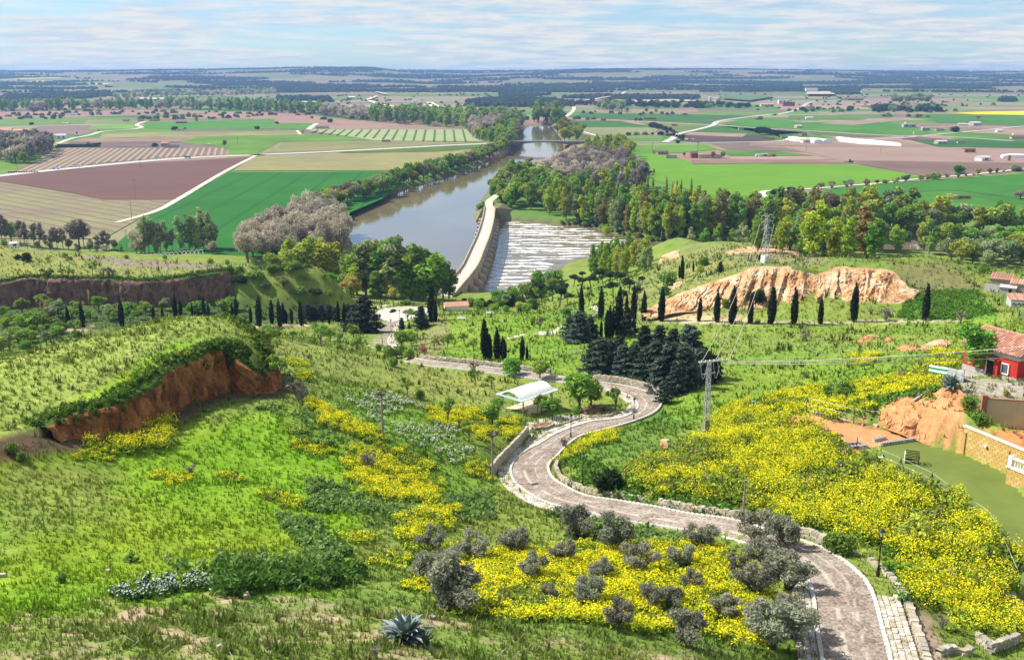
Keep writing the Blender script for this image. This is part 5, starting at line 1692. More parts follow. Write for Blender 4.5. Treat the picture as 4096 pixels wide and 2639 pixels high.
# fence of the turf
m_wire=plain('fence_wire',(.55,.56,.54),rough=.4)
m_fpost=plain('dark_green_post',(.03,.05,.04),rough=.5)
fx=[(3426,1799),(3504,1843),(3600,1885),(3724,1945),(3793,1998),(3866,2046),(3949,2102),(4003,2205),(4062,2342)]
FP=np.array([at_z(u,v,50.0)for u,v in fx])
fen=thing('wire_fence','low wire fence on dark posts along the left edge of the turf','fence',(0,0,0))
for k,p in enumerate(FP):
 MB().tube([tuple(p+[0,0,-.2]),tuple(p+[0,0,1.5])],.045,6).obj('post',m_fpost,fen)
 if k in(2,3):
  for s_ in(-1,1):
   MB().beam(p+[0,0,1.3],p+wd*s_*.7,.05).obj('brace',m_fpost,fen)
for k in range(len(FP)-1):
 for z_ in(1.45,.75,.08):
  MB().tube([tuple(FP[k]+[0,0,z_]),tuple(FP[k+1]+[0,0,z_])],.012,4,False).obj('wire',m_wire,fen)
f2=[at_z(*K('s4',q)[0],50.0)for q in((490,545),(900,655),(1125,675))]
fen2=thing('wire_fence','wire fence with a braced post behind the sand court','fence',(0,0,0))
for k,p in enumerate(f2):
 MB().tube([tuple(p+[0,0,-.2]),tuple(p+[0,0,2.0])],.045,6).obj('post',m_fpost,fen2)
MB().beam(f2[0]+[0,0,1.8],f2[0]+[.8,.2,0],.05).obj('brace',m_fpost,fen2)
for z_ in(1.95,1.2,.4):
 MB().tube([tuple(q+[0,0,z_])for q in f2],.018,4,False).obj('wire',m_wire,fen2)

# green sheet fence beside the house
m_gsheet=plain('green_sheet',(.02,.22,.10),scale=3,var=.2)
gf=thing('sheet_fence','green and white corrugated sheet fence running down towards the red house','fence',(0,0,0))
GP=hit(K('s4',(1560,205),(1640,222),(1720,235),(1800,258),(1860,285)))
for k in range(4):
 a,b=GP[k],GP[k+1]
 for j_ in range(4):
  MB().beam(a+[0,0,.25+.3*j_],b+[0,0,.25+.3*j_],.06,.26).obj('sheet',(m_gsheet if k<2 else m_greymetal)if j_%2==0 else(m_white if k<2 else m_galv),gf)
for p in GP:
 MB().tube([tuple(p),tuple(p+[0,0,1.7])],.05,5).obj('post',m_dpole,gf)
for k,(a,b,lb)in enumerate((((1140,432),(1330,437),'pale plank lying along the top of the dug red bank'),((1430,455),(1500,410),'short grey beam leaning over the edge of the red bank'),((1300,420),(1545,392),'long grey pole lying in the grass above the red bank'))):
 A_,B_=hit(K('s4',a,b))
 tag(MB().beam(A_+[0,0,.25],B_+[0,0,.3],.16).obj('loose_plank',m_galv),lb,'plank')

# ================================================================== RUINS AND PEOPLE ON THE RIGHT
m_adobe=plain('adobe',(.40,.33,.23),scale=1,var=.15)
m_gblock=plain('grey_blockwork',(.40,.40,.40),scale=1.5,var=.12)

def hut(name,label,cat,u,v,w,d,h,rz,wall,roofm,lean=.0,dz=0.0,tiles=True):
 p=hit([(u,v)])[0]
 t=thing(name,label,cat,(p[0],p[1],p[2]-.2+dz),rz)
 MB().box((0,0,h/2),(w,d,h)).obj('wall',wall,t)
 r=MB()
 V=[(-w/2-.2,-d/2-.2,h-lean),(w/2+.2,-d/2-.2,h-lean),(w/2+.2,d/2+.2,h+lean+.15),(-w/2-.2,d/2+.2,h+lean+.15)]
 V=V+[(a,b,c+.16)for a,b,c in V]
 r.add(V,[[0,3,2,1],[4,5,6,7],[0,1,5,4],[1,2,6,5],[2,3,7,6],[3,0,4,7]])
 rr=r.obj('roof',roofm,t)
 if tiles:
  n_=int(w/.55)
  for k in range(n_):
   x=-w/2+(k+.5)*w/n_
   MB().beam((x,-d/2-.2,h-lean+.2),(x,d/2+.2,h+lean+.35),.3,.12).obj('tile_row',random.choice(m_tile),rr)
 return t

t=hut('ruined_hut','larger ochre ruin with a tiled lean-to roof on the right hillside','ruin',4005,1152,5.2,4.2,3.0,-.55,m_adobe,m_tile[2],.35)
MB().box((1.0,-2.12,1.1),(1.0,.1,1.4)).obj('doorway',m_dark,t)
t=hut('ruined_hut','smaller ochre ruin with one dark window right of the larger ruin','ruin',4070,1172,3.4,3.2,2.9,-.55,m_adobe,m_tile[1],.2)
MB().box((-1.0,-1.62,1.7),(.5,.1,.6)).obj('window',m_dark,t)
t=hut('ruined_hut','roofless grey block hut in front of the ochre ruins','ruin',4030,1176,3.6,2.6,2.0,-.55,m_gblock,m_gblock,.05,tiles=False)
MB().box((.6,-1.32,1.0),(.7,.1,1.5)).obj('doorway',m_dark,t)
p=hit([(3965,1165)])[0]
tag(MB().box((p[0],p[1],p[2]+.7),(3.4,.3,2.1),-.75).obj('ruin_wall',m_gblock),'low bare grey wall left of the roofless block hut','wall')
t=hut('ruined_hut','collapsed tiled hut with a painted white front wall near two walkers','ruin',4085,1222,5.6,4.0,2.0,-.2,m_gblock,m_tile[2],.3)
gp_=MB().box((-1.0,-2.1,1.0),(3.4,.06,1.5)).obj('painted_panel',plain('white_mural',(.70,.72,.74),scale=2,var=.06),t)
m_purple=plain('purple_paint',(.12,.03,.20),scale=3)
zz=[(-2.6,.7),(-2.2,1.15),(-1.9,.75),(-1.4,.8),(-1.1,1.2),(-.7,.6),(-.3,1.15),(.1,.55),(.45,.8)]
for k in range(len(zz)-1):
 MB().beam((zz[k][0],-2.15,zz[k][1]),(zz[k+1][0],-2.15,zz[k+1][1]),.04,.2).obj('painted_stroke',m_purple if k%2 else m_dark,gp_)

# two walkers and one on the bridge
def person(label,p,rz,top,trou,skin=(.45,.28,.2),stride=.25,pack=None,h=1.72):
 t=thing('person',label,'person',tuple(p),rz)
 J={'pelvis':(0,0,.95),'chest':(0,.03,1.30),'neck':(0,.04,1.47),'head':(0,.06,1.60),'crown':(0,.06,1.70),
         'hl':(-.10,0,.90),'kl':(-.11,stride*.6,.50),'al':(-.11,stride*.5,.09),'tl':(-.11,stride*.5+.17,.04),
         'hr':(.10,0,.90),'kr':(.11,-stride*.2,.49),'ar':(.11,-stride*1.0,.12),'tr':(.11,-stride*1.0+.16,.04),
         'sl':(-.20,.02,1.41),'el':(-.27,-.08,1.13),'wl':(-.25,.08,.90),'fl':(-.25,.13,.80),'sr':(.20,.02,1.41),'er':(.27,.06,1.13),'wr':(.25,.20,.94),'fr':(.25,.26,.86)}
 R=dict(pelvis=.15,chest=.155,neck=.06,head=.095,crown=.075,hl=.095,kl=.06,al=.045,tl=.04,hr=.095,kr=.06,ar=.045,tr=.04,sl=.07,el=.045,wl=.035,fl=.03,sr=.07,er=.045,wr=.035,fr=.03)
 E=[('pelvis','chest'),('chest','neck'),('neck','head'),('head','crown'),('pelvis','hl'),('hl','kl'),('kl','al'),('al','tl'),('pelvis','hr'),('hr','kr'),('kr','ar'),('ar','tr'),
         ('chest','sl'),('sl','el'),('el','wl'),('wl','fl'),('chest','sr'),('sr','er'),('er','wr'),('wr','fr')]
 ks=list(J)
 me=bpy.data.meshes.new('body')
 me.from_pydata([J[k]for k in ks],[(ks.index(a),ks.index(b))for a,b in E],[])
 o=obj('body',me,t)
 md=o.modifiers.new('skin','SKIN')
 for k,kn in enumerate(ks):
  me.skin_vertices[0].data[k].radius=(R[kn],R[kn]*(.72 if kn in('pelvis','chest')else 1))
  me.skin_vertices[0].data[k].use_root=kn=='pelvis'
 o.modifiers.new('sub','SUBSURF').levels=1
 o.modifiers['sub'].render_levels=1
 m,t_,oo=new_mat('figure_cloth')
 tcx=N(t_,'ShaderNodeTexCoord')
 s_=N(t_,'ShaderNodeSeparateXYZ',{0:tcx.outputs['Object']})
 zn=math_(t_,'DIVIDE',s_.outputs[2],1.8)
 cc=ramp(t_,zn,[(0,(.05,.045,.04)),(.07,trou),(.53,top),(.845,skin)])
 t_.nodes[-1].color_ramp.interpolation='CONSTANT'
 b=N(t_,'ShaderNodeBsdfPrincipled',{'Base Color':cc,'Roughness':.9})
 t_.links.new(b.outputs[0],oo.inputs[0])
 me.materials.append(m)
 hb_=MB()
 hb_.lathe((0,.05,1.62),[(.105,-.04),(.112,.04),(.085,.12),(.001,.155)],10)
 hb_.obj('hair',plain('dark_hair',(.025,.02,.017))if 'dark_hair' not in bpy.data.materials else bpy.data.materials['dark_hair'],t,smooth=True)
 if pack:
  MB().box((0,-.2,1.22),(.32,.2,.46),0,.85).obj('backpack',plain('pack_cloth',pack),t)
 return t

P2=hit([(4049,1272),(4076,1273)])
person('walker in dark navy clothes, left one of the pair on the grass path',P2[0],.5,(.015,.02,.05),(.02,.025,.05))
person('walker in dark clothes with a light blue pack, right one of the pair',P2[1],.6,(.012,.03,.10),(.012,.015,.035),pack=(.12,.42,.70))
pb_=at_z(1842,1099,8.6)
person('lone distant person in dark clothes near the left parapet of the stone bridge',pb_,2.6,(.03,.03,.04),(.02,.02,.03))

# ================================================================== BUILDINGS OF THE PLAIN
m_wallw=plain('white_wall',(.68,.66,.62),scale=.2,var=.08)
m_wallo=plain('ochre_wall',(.48,.38,.26),scale=.2,var=.12)
m_wallb=plain('brick_wall',(.34,.17,.11),scale=.2,var=.15)
m_wallg=plain('grey_wall',(.38,.37,.36),scale=.2,var=.12)
m_wallr=plain('dark_red_wall',(.26,.06,.05),scale=.2,var=.12)
m_roofr=plain('clay_roof',(.50,.26,.18),scale=.3,var=.2)
m_roofd=plain('dark_roof',(.13,.10,.09),scale=.3,var=.2)
m_roofg=plain('grey_roof',(.45,.45,.44),scale=.3,var=.12)
m_roofw=plain('pale_roof',(.66,.62,.56),scale=.3,var=.1)
BL=dict(w=m_wallw,o=m_wallo,b=m_wallb,g=m_wallg,r=m_wallr)
RFS=dict(r=m_roofr,d=m_roofd,g=m_roofg,w=m_roofw)

def building(cr_,x,y,wpx,hpx,wl_,rf_,label,cat='farm building',name='farm_building',deep=.7,rz=0.0,z=3.3,style='gable',nwin=0):
 (u,v),=K(cr_,(x,y))
 s_=_cr[cr_][2]
 p=at_z(u,v,z)if z<20 else hit([(u,v)])[0]
 f=project(p)[2][0]
 w,h=wpx*s_*f/FPX,hpx*s_*f/FPX
 d=max(3.0,w*deep)
 t=thing(name,label,cat,(p[0],p[1]+d/2,p[2]-.1),rz)
 hw2=h*(.68 if style=='gable' else .9)
 MB().box((0,0,hw2/2),(w,d,hw2)).obj('wall',BL[wl_],t)
 if style=='gable':
  r=MB()
  o_=w*.03
  V=[(-w/2-o_,-d/2-o_,hw2),(w/2+o_,-d/2-o_,hw2),(w/2+o_,d/2+o_,hw2),(-w/2-o_,d/2+o_,hw2),(-w/2-o_,0,h),(w/2+o_,0,h)]
  r.add(V,[[0,1,5,4],[2,3,4,5],[0,3,2,1]],[[0,4,3],[1,2,5]])
  r.obj('roof',RFS[rf_],t)
 else:
  MB().box((0,0,hw2+h*.05),(w*1.03,d*1.03,h*.1)).obj('roof',RFS[rf_],t)
 for k in range(nwin):
  xx=-w/2+(k+.5)*w/nwin
  MB().box((xx,-d/2-.02,hw2*.55),(w/nwin*.38,.12,hw2*.4)).obj('window' if k!=nwin//2 else 'door',m_dark,t)
 return t

for a in[
 ('r1',20,735,120,55,'w','r','largest red roofed farm hall at the left border','farm building','farm_building',.8,.3,3.3,'gable',0),
 ('r1',85,762,125,38,'w','r','low white house with red roof in front of the large left hall','house','house',.6,.2,3.3,'gable',3),
 ('r1',165,725,120,35,'o','r','pink gabled barn right of the large left hall','barn','barn',.8,.5,3.3,'gable',0),
 ('r1',400,765,260,32,'w','r','long low red roofed barn behind the bare grove','barn','barn',.3,.05,3.3,'gable',0),
 ('r1',525,775,75,45,'w','g','white shed with a dark door at the right end of the long barn','shed','shed',.8,.25,3.3,'gable',2),
 ('r1',665,748,55,14,'w','w','small white bungalow beside the pale farm track','house','house',.6,0,3.3,'flat',2),
 ('r1',1090,622,50,20,'o','d','grey brown barn with dark roof beyond the green strips','barn','barn',.7,.2,3.3,'gable',0),
 ('r1',1220,618,42,16,'b','d','small dark farm shed at the bend of the pale track','shed','shed',.7,0,3.3,'gable',0),
 ('r1',1340,618,80,16,'b','d','long dark farm shed right of the bend of the pale track','shed','shed',.4,0,3.3,'gable',0),
 ('r1',1570,640,90,22,'b','d','dark brick farmstead among bushes in the green fields','farmhouse','farmhouse',.5,.2,3.3,'gable',3),
 ('r1',1560,702,55,20,'w','d','little white hut hemmed in by dark trees beyond the tan field','hut','hut',.6,0,3.3,'gable',1),
 ('r1',570,645,55,14,'w','r','low pink roofed shed at the edge of the far green strip','shed','shed',.6,0,3.3,'gable',0),
 ('r1',640,568,75,14,'w','w','white far shed in front of the riverside tree belt','shed','shed',.5,0,3.3,'flat',0),
 ('r1',1430,840,60,40,'b','r','pink brick hut above the right end of the vineyard','hut','hut',.7,.2,3.3,'gable',0),
 ('r1',1490,850,120,24,'g','d','long dark shed along the back of the vineyard','shed','shed',.25,0,3.3,'flat',0),
 ('r1',1815,828,34,12,'w','w','tiny white shelter on the striped vineyard end','shed','shed',.6,0,3.3,'flat',0),
 ('r5',897,430,52,34,'w','g','small white hut beneath bare trees at the foot of the fallow field','hut','hut',.7,0,3.6,'flat',0),
 ('r1',1320,440,200,22,'w','w','long white warehouse beyond the left tree belt','warehouse','warehouse',.2,0,3.3,'gable',0),
 ('r1',1965,420,90,18,'w','d','white farm hall on the far plain above the tree belt','warehouse','warehouse',.3,0,3.3,'gable',0),
 ('r2',510,470,120,24,'w','g','white factory hall left of the pine copse beyond the river trees','factory','factory',.3,0,3.3,'gable',0),
 ('r2',885,425,55,20,'w','w','pale far house beside the quarry road','house','house',.6,0,4,'gable',0),
 ('r2',1365,490,70,22,'w','w','white block building of the gravel works','factory','factory',.6,0,4,'flat',0),
 ('r2',1855,405,65,14,'w','d','white walled far barn with dark roof on the pale rise','barn','barn',.4,0,5,'gable',0),
 ('r2',1490,352,75,12,'w','w','long white far shed below the yellow field','shed','shed',.4,0,10,'flat',0),
 ('r2',625,685,110,24,'o','d','brown tiled shed at the corner of the striped pale field','shed','shed',.4,.1,3.3,'gable',0),
 ('r2',1180,800,70,20,'b','d','low earth coloured hut on the olive field edge','hut','hut',.5,.1,3.3,'gable',0),
 ('r3',1415,910,95,36,'b','d','dark barn in the bright green field beyond the bare wood','barn','barn',.6,.15,3.4,'gable',0),
 ('r3',1690,938,60,55,'r','d','tall dark red farmhouse beside two white tanks','farmhouse','farmhouse',.7,.15,3.4,'gable',2),
 ('r3',1490,942,95,24,'g','d','low shed left of the dark red farmhouse','shed','shed',.4,0,3.4,'flat',0),
 ('r3',1830,940,200,28,'o','d','long low outbuilding right of the white tanks','outbuilding','outbuilding',.2,0,3.4,'flat',0),
 ('r3',1235,1112,80,52,'r','r','dark red cottage with clay roof behind the wood','cottage','cottage',.8,.2,3.4,'gable',1),
 ('r3',1295,1092,50,20,'w','w','small white annex right of the dark red cottage','hut','hut',.6,0,3.4,'flat',0),
 ('r3',1305,604,110,20,'b','d','long red roofed farmhouse in the dark green field','farmhouse','farmhouse',.3,0,3.4,'gable',4),
 ('r3',1518,662,50,20,'b','d','small brick shed in the olive green field','shed','shed',.6,0,3.4,'gable',0),
 ('r3',2098,692,44,22,'o','d','ochre hut in the dark green field by the smoke','hut','hut',.6,0,3.4,'gable',0),
 ('r3',1650,795,70,26,'w','r','white cottage with clay roof near the smoking bonfire','cottage','cottage',.6,.2,3.4,'gable',2),
 ('r3',1980,470,100,22,'w','d','white row house beside the grain silos','house','house',.4,0,4,'gable',4),
 ('r4',300,470,100,34,'w','w','white factory block left of the dark red hall','factory','factory',.4,0,4,'flat',3),
 ('r4',340,490,100,34,'r','d','dark red hall with white edges in front of the factory block','hall','hall',.4,0,4,'flat',0),
 ('r4',150,492,110,24,'w','r','white village houses row near the far road','house','house',.4,0,4,'gable',4),
 ('r4',920,438,140,16,'r','d','long dark red barn where the far road ends','barn','barn',.25,0,5,'gable',0),
 ('r4',540,360,100,26,'w','w','pale building on the top of the ochre quarry mound','building','building',.4,0,16,'flat',0),
 ('r4',1010,495,80,14,'o','r','clay roofed shed among dark far trees','shed','shed',.4,0,4,'gable',0),
 ('r4',510,525,120,18,'w','w','low white house strip behind bushes along the far road','house','house',.3,0,4,'flat',4),
 ('r4',520,602,60,18,'w','g','white cottage with grey roof between brown strips','cottage','cottage',.6,0,3.4,'gable',0),
 ('r4',425,682,55,28,'o','g','stone hut standing alone in the green field right of the smoke','hut','hut',.8,.3,3.4,'gable',0),
 ('r4',470,748,52,24,'b','d','brick hut left above the small glasshouse','hut','hut',.7,.3,3.4,'gable',0),
 ('r4',1395,676,110,28,'g','g','grey farm shed beside a round silo in the green field','shed','shed',.4,0,3.4,'flat',2),
 ('r4',1535,705,65,28,'g','w','left dark open shelter with white roof near the round dark tree','shelter','shelter',.5,0,3.4,'flat',2),
 ('r4',1660,705,70,16,'g','d','low dark shelter between the open shelter and round tree','shelter','shelter',.5,0,3.4,'flat',0),
 ('r4',1860,655,75,14,'o','w','low pale barn left of the big grey barn','barn','barn',.4,0,3.4,'gable',0),
 ('r4',1975,660,85,34,'g','g','big grey barn with pale metal roof on the right plain','barn','barn',.8,.3,3.4,'gable',0),
 ('r4',2180,716,55,22,'w','g','small white hut at the right track','hut','hut',.7,.2,3.4,'gable',0),
 ('r4',2340,778,110,30,'o','d','ochre farmyard at the right border with a pale tower','farmhouse','farmhouse',.4,0,3.4,'gable',0),
 ('r4',1675,820,95,32,'o','g','brown hut with grey roof in the dark green field','hut','hut',.6,.25,3.4,'gable',2),
 ('r4',1845,815,60,16,'g','d','low dark shed right of the brown hut','shed','shed',.5,0,3.4,'flat',0),
 ('r4',1920,895,95,32,'b','d','open brick shed by the power pole on pale soil','shed','shed',.6,0,3.4,'flat',2),
 ('r4',2050,970,105,46,'w','g','white gabled shed alone on the pale soil','shed','shed',.8,.35,3.4,'gable',1),
 ('r4',135,932,58,26,'g','g','grey open shed left of the brick hut by the red strip','shed','shed',.7,0,3.4,'flat',1),
 ('r4',202,932,46,28,'b','d','brick hut right of the grey open shed','hut','hut',.8,.2,3.4,'gable',1),
 ('r4',1565,1110,50,26,'r','d','tiny dark red hut on the track below the pale soil','hut','hut',.7,0,3.4,'gable',0),
 ('r4',1780,1302,75,32,'o','r','ruined brick hut in the green field above the wood','hut','hut',.6,.2,3.4,'flat',0),
 ('r4',1870,1298,110,26,'b','d','low ruined brick yard right of the ruined hut','ruin','ruin',.4,0,3.4,'flat',2),
 ('r4',1405,1306,28,20,'w','w','tiny white hut peeking above the right wood','hut','hut',.6,0,3.4,'flat',0),
 ('r4',495,810,90,34,'w','r','white cottage with clay roof in front of the left glasshouse','cottage','cottage',.5,.3,3.4,'gable',1),
 ('r6',1790,978,200,88,'w','r','small white building with a red roof between roundabout and river','house','house',.55,.25,11.0,'gable',0),
]:
 building(*a)

# round tanks, silos
def silo(cr_,x,y,wpx,hpx,mat,label,cat='silo',dome=True,name='silo'):
 (u,v),=K(cr_,(x,y))
 p=at_z(u,v,3.3)
 f=project(p)[2][0]*_cr[cr_][2]/FPX
 r,h=wpx*f/2,hpx*f
 t=thing(name,label,cat,tuple(p))
 MB().lathe((0,0,0),[(r,0),(r,h*.85)],14).obj('drum',mat,t,smooth=True)
 MB().lathe((0,0,0),[(r*1.02,h*.85),(r*.6,h*.95),(.001,h)],14).obj('dome',mat,t,smooth=True)

silo('r2',1420,478,14,44,m_wallw,'left pale silo of the gravel works')
silo('r2',1438,478,14,44,m_wallw,'right pale silo of the gravel works')
silo('r3',900,432,12,32,plain('blue_silo',(.10,.25,.50)),'slim blue silo on the far plain')
silo('r3',1820,450,14,40,m_wallw,'leftmost pale grain silo right of the drifting smoke')
silo('r3',1832,450,14,44,m_wallg,'second grain silo right of the drifting smoke')
silo('r3',1885,455,40,40,m_wallg,'wide dark grain silo right of the slim ones')
silo('r3',1725,925,18,18,m_wallw,'left white tank beside the dark red farmhouse','tank',name='tank')
silo('r3',1745,925,18,18,m_wallw,'right white tank beside the dark red farmhouse','tank',name='tank')
silo('r4',1355,665,16,34,m_wallw,'slim white silo at the grey farm shed')
silo('r4',1426,742,8,28,m_wallw,'slender white pillar beside the road junction','pillar',name='pillar')
silo('r4',2256,968,28,54,m_wallb,'brick water tower drum beside the white polytunnels','tower',name='water_tower')
silo('r4',2292,768,18,40,m_wallw,'pale tower of the ochre farmyard','tower',name='tower')
silo('r4',967,392,18,30,m_wallw,'white pointed heap like cone on the far brown field','cone',name='salt_cone')

# white glasshouses and tunnels
m_poly=plain('white_film',(.78,.78,.78),rough=.4,scale=.1,var=.05,spec=.4)

def tunnels(cr_,pts,n_,label,wpx=30,hpx=26,ends=True):
 """a block of n parallel vaulted tunnels; pts: front-left, front-right, depth in metres, skew"""
 (x0_,y0_),(x1_,y1_),dm,skew=pts
 A_,B_=at_z(*K(cr_,(x0_,y0_))[0],3.4),at_z(*K(cr_,(x1_,y1_))[0],3.4)
 f=project(A_)[2][0]*_cr[cr_][2]/FPX
 h=hpx*f
 t=thing('glasshouse',label,'glasshouse',tuple(A_))
 d=(B_-A_)/n_
 w=np.linalg.norm(d)
 dep_=np.array([skew,dm,0])
 for k in range(n_):
  mb=MB()
  V,Q=[],[]
  for e_ in(0,1):
   for a in np.linspace(0,pi,9):
    V.append(d*(k+.5-.5*cos(a))+dep_*e_+np.array([0,0,h*.45+h*.55*sin(a)]))
   V.append(d*(k+1)+dep_*e_)
   V.append(d*k+dep_*e_)
  for j_ in range(11):
   Q.append([j_,(j_+1)%11,11+(j_+1)%11,11+j_])
  T=[]
  for e_ in(0,11):
   T+=[[e_,e_+j_,e_+j_+1]for j_ in range(1,10)]
  mb.add(V,Q,T)
  mb.obj('tunnel',m_poly,t)

tunnels('r4',((1000,825),(1320,842),60,-14),5,'front block of the large white vaulted glasshouses',hpx=30)
tunnels('r4',((845,798),(985,818),45,0),4,'rear left block of the large white vaulted glasshouses',hpx=26)
tunnels('r4',((560,814),(712,814),35,-10),2,'white vaulted glasshouse behind the clay roofed cottage',hpx=34)
tunnels('r4',((392,800),(520,806),40,-5),2,'small white tunnel with a red end wall',hpx=32)
tunnels('r4',((2205,945),(2480,950),14,4),1,'long white polytunnel at the right border',hpx=32)
tunnels('r3',((985,232),(1140,232),60,0),3,'far white glasshouses on the hill slope',hpx=12)

# hoop frames of a bare polytunnel
hf=thing('hoop_frame','row of bare white polytunnel hoops before the grey poplars','hoops',tuple(at_z(680,1030,3.4)))
for k in range(15):
 (u,v),=K('r5',(1240+k*36,512-k*3.2))
 p=at_z(u,v,3.4)-np.array(hf.location)
 f=470*.46/FPX
 MB().tube([tuple(p+[(-cos(a))*24*f,sin(a)*.8,34*f*sin(a)])for a in np.linspace(0.1,pi,10)],.16,5).obj('hoop',m_white,hf)
(u,v),=K('r5',(125,418))
p=hit([(u,v)])[0]
cv_=thing('caravan','small white caravan with a rounded roof at the left hill crest','caravan',tuple(at_z(u,v,5.0)),.2)
MB().box((0,0,1.5),(4.6,2.4,2.2),0,.94).obj('body',m_white,cv_)
MB().lathe((0,0,2.6),[(2.2,0),(1.7,.35),(.001,.5)],14).obj('roof',m_white,cv_)
MB().box((.6,-1.22,1.7),(1.6,.1,.9)).obj('window',m_dark,cv_)
for s_ in(-1,1):
 MB().tube([(s_*.9,-1.25,.35),(s_*.9,-1.0,.35)],.35,10).obj('wheel',m_black,cv_)

# benches of pale slabs on the lawn
for(x,y),lb in(((1840,1042),'left pale slab bench on the lawn crest'),((2085,996),'right pale slab bench on the lawn crest')):
 p=hit(K('r6',(x,y)))[0]
 t=thing('slab_bench',lb,'bench',tuple(p),.1,'pale slab benches on the lawn')
 MB().box((0,0,.5),(2.3,.8,.14)).obj('seat',m_whiteroof,t)
 MB().box((0,.3,.8),(2.3,.14,.4)).obj('backrest',m_whiteroof,t)
 for s_ in(-1,1):
  MB().box((s_*.8,0,.2),(.3,.6,.5)).obj('leg',m_wallg,t)

# timber fence at the river bank
for pts,lb in(([(1368,1200),(1420,1206),(1480,1212),(1540,1216)],'dark timber fence under the poplars behind the roundabout'),([(1650,1225),(1700,1228),(1760,1226)],'dark timber fence right of the tall cypress by the bridge')):
 FPt=resample(hit(pts),26)
 fw=thing('timber_fence',lb,'fence',(0,0,0))
 for p in FPt[::1]:
  MB().beam(p-[0,0,.2],p+[0,0,1.9],.22,.12).obj('paling',m_wood,fw)
 for z_ in(.6,1.5):
  MB().tube([tuple(p+[0,0,z_])for p in FPt],.06,4).obj('rail',m_wood,fw)
# fence posts on the lawn
fw=thing('post_fence','broken wooden post fence on the lawn before the conifers','fence',(0,0,0))
for x,y in((325,1325),(370,1335),(415,1340),(460,1362),(510,1385),(553,1390),(700,1270),(735,1280),(720,1340)):
 p=hit(K('r7',(x,y)))[0]
 MB().beam(p-[0,0,.2],p+[0,0,1.3],.14).obj('post',m_dpole,fw)
for a,b in(((460,1345),(530,1378)),((600,1385),(720,1350)),((630,1325),(720,1350))):
 A_,B_=hit(K('r7',a,b))
 MB().beam(A_+[0,0,.8],B_+[0,0,.8],.11).obj('rail',m_dpole,fw)

# ================================================================== VEHICLES
def car(cr_,x,y,label,mat,rz,dark=False):
 (u,v),=K(cr_,(x,y))
 p=at_z(u,v,3.62)
 t=thing('car',label,'car',tuple(p),rz,'cars on the road across the plain')
 b=MB()
 prof=[(-2.15,.35),(-2.2,.75),(-1.9,.95),(2.0,.88),(2.2,.65),(2.15,.35)]
 V=[(x_,y_,z_)for y_ in(-.86,.86)for x_,z_ in prof]
 b.add(V,[[k,(k+1)%6,6+(k+1)%6,6+k]for k in range(6)]+[[0,1,2,3],[6,7,8,9],[0,3,4,5],[6,9,10,11]])
 b.obj('body',mat,t)
 g=MB()
 pr=[(-1.85,.93),(-1.35,1.42),(.35,1.45),(1.15,.90)]
 V=[(x_,y_*(1 if z_<1 else .84),z_)for y_ in(-.8,.8)for x_,z_ in pr]
 g.add(V,[[k,(k+1)%4,4+(k+1)%4,4+k]for k in range(4)]+[[0,1,2,3],[4,5,6,7]])
 cb=g.obj('cabin',m_glassw,t)
 MB().box((-.5,0,1.46),(1.75,1.3,.06)).obj('roof',mat,cb)
 for sx_ in(-1.35,1.35):
  for sy_ in(-.86,.86):
   MB().tube([(sx_,sy_-.1,.33),(sx_,sy_+.1,.33)],.33,10).obj('wheel',m_black,t)
 for sy_ in(-.6,.6):
  MB().box((2.16,sy_,.66),(.1,.3,.14)).obj('headlight',m_glass,t)
 return t

m_carw=plain('white_car_paint',(.78,.78,.80),rough=.3,spec=.5,var=.03)
m_card=plain('dark_car_paint',(.10,.08,.08),rough=.3,spec=.5,var=.05)
for x,y,lb,m_ in((490,1036,'leftmost white car on the road above the plum field',m_carw),(674,1016,'second white car from the left on the road above the plum field',m_carw),(822,998,'third white car from the left on the road above the plum field',m_carw),
                     (1380,946,'white car driving alone farther right on the vineyard road',m_carw),(1632,940,'dark car near the right end of the vineyard road',m_card)):
 t=car('r1',x,y,lb,m_,.12)
 t.scale=(1.5,1.5,1.5)
m_mach=plain('machine_red',(.26,.06,.04),rough=.6)
(u,v),=K('r1',(200,1066))
hm=thing('harrow','row of dark red farm harrow sections parked beside the road at left','farm machine',tuple(at_z(u,v,3.5)),.12)
for k in range(6):
 MB().box((-11+k*4.4,0,.9),(3.2,1.6,.5)).obj('section',m_mach,hm)
 for s_ in(-1,1):
  MB().tube([(-11+k*4.4+s_*1.2,-.4,.5),(-11+k*4.4+s_*1.2,.4,.5)],.6,9).obj('wheel',m_black,hm)
(u,v),=K('r4',(878,984))
tr=thing('tractor','green tractor with a trailer at the corner of the large green field','tractor',tuple(at_z(u,v,3.5)),0)
m_trg=plain('tractor_green',(.03,.12,.04),rough=.5)
MB().box((1.0,0,1.4),(2.4,1.2,1.0)).obj('bonnet',m_trg,tr)
MB().box((-.9,0,2.3),(1.7,1.7,2.0),0,.85).obj('cab',m_glassw,tr)
MB().box((-.9,0,3.35),(1.7,1.7,.15)).obj('cab_roof',m_trg,tr)
for x_,r_2 in((-1.1,1.0),(1.7,.65)):
 for s_ in(-1,1):
  MB().tube([(x_,s_*.95-.2,r_2),(x_,s_*.95+.2,r_2)],r_2,12).obj('wheel',m_black,tr)
MB().box((-4.6,0,1.2),(4.6,2.2,.5)).obj('trailer',m_wood,tr)
(u,v),=K('r4',(75,930))
t=thing('van','small white van left of the grey open shed','van',tuple(at_z(u,v,3.5)),0)
MB().box((0,0,1.5),(6.5,2.6,2.2),0,.9).obj('body',m_carw,t)
MB().box((2.6,0,2.0),(1.2,2.45,.8)).obj('windscreen',m_glassw,t)
for x_ in(-2,2):
 for s_ in(-1,1):
  MB().tube([(x_,s_*1.2-.15,.5),(x_,s_*1.2+.15,.5)],.5,10).obj('wheel',m_black,t)

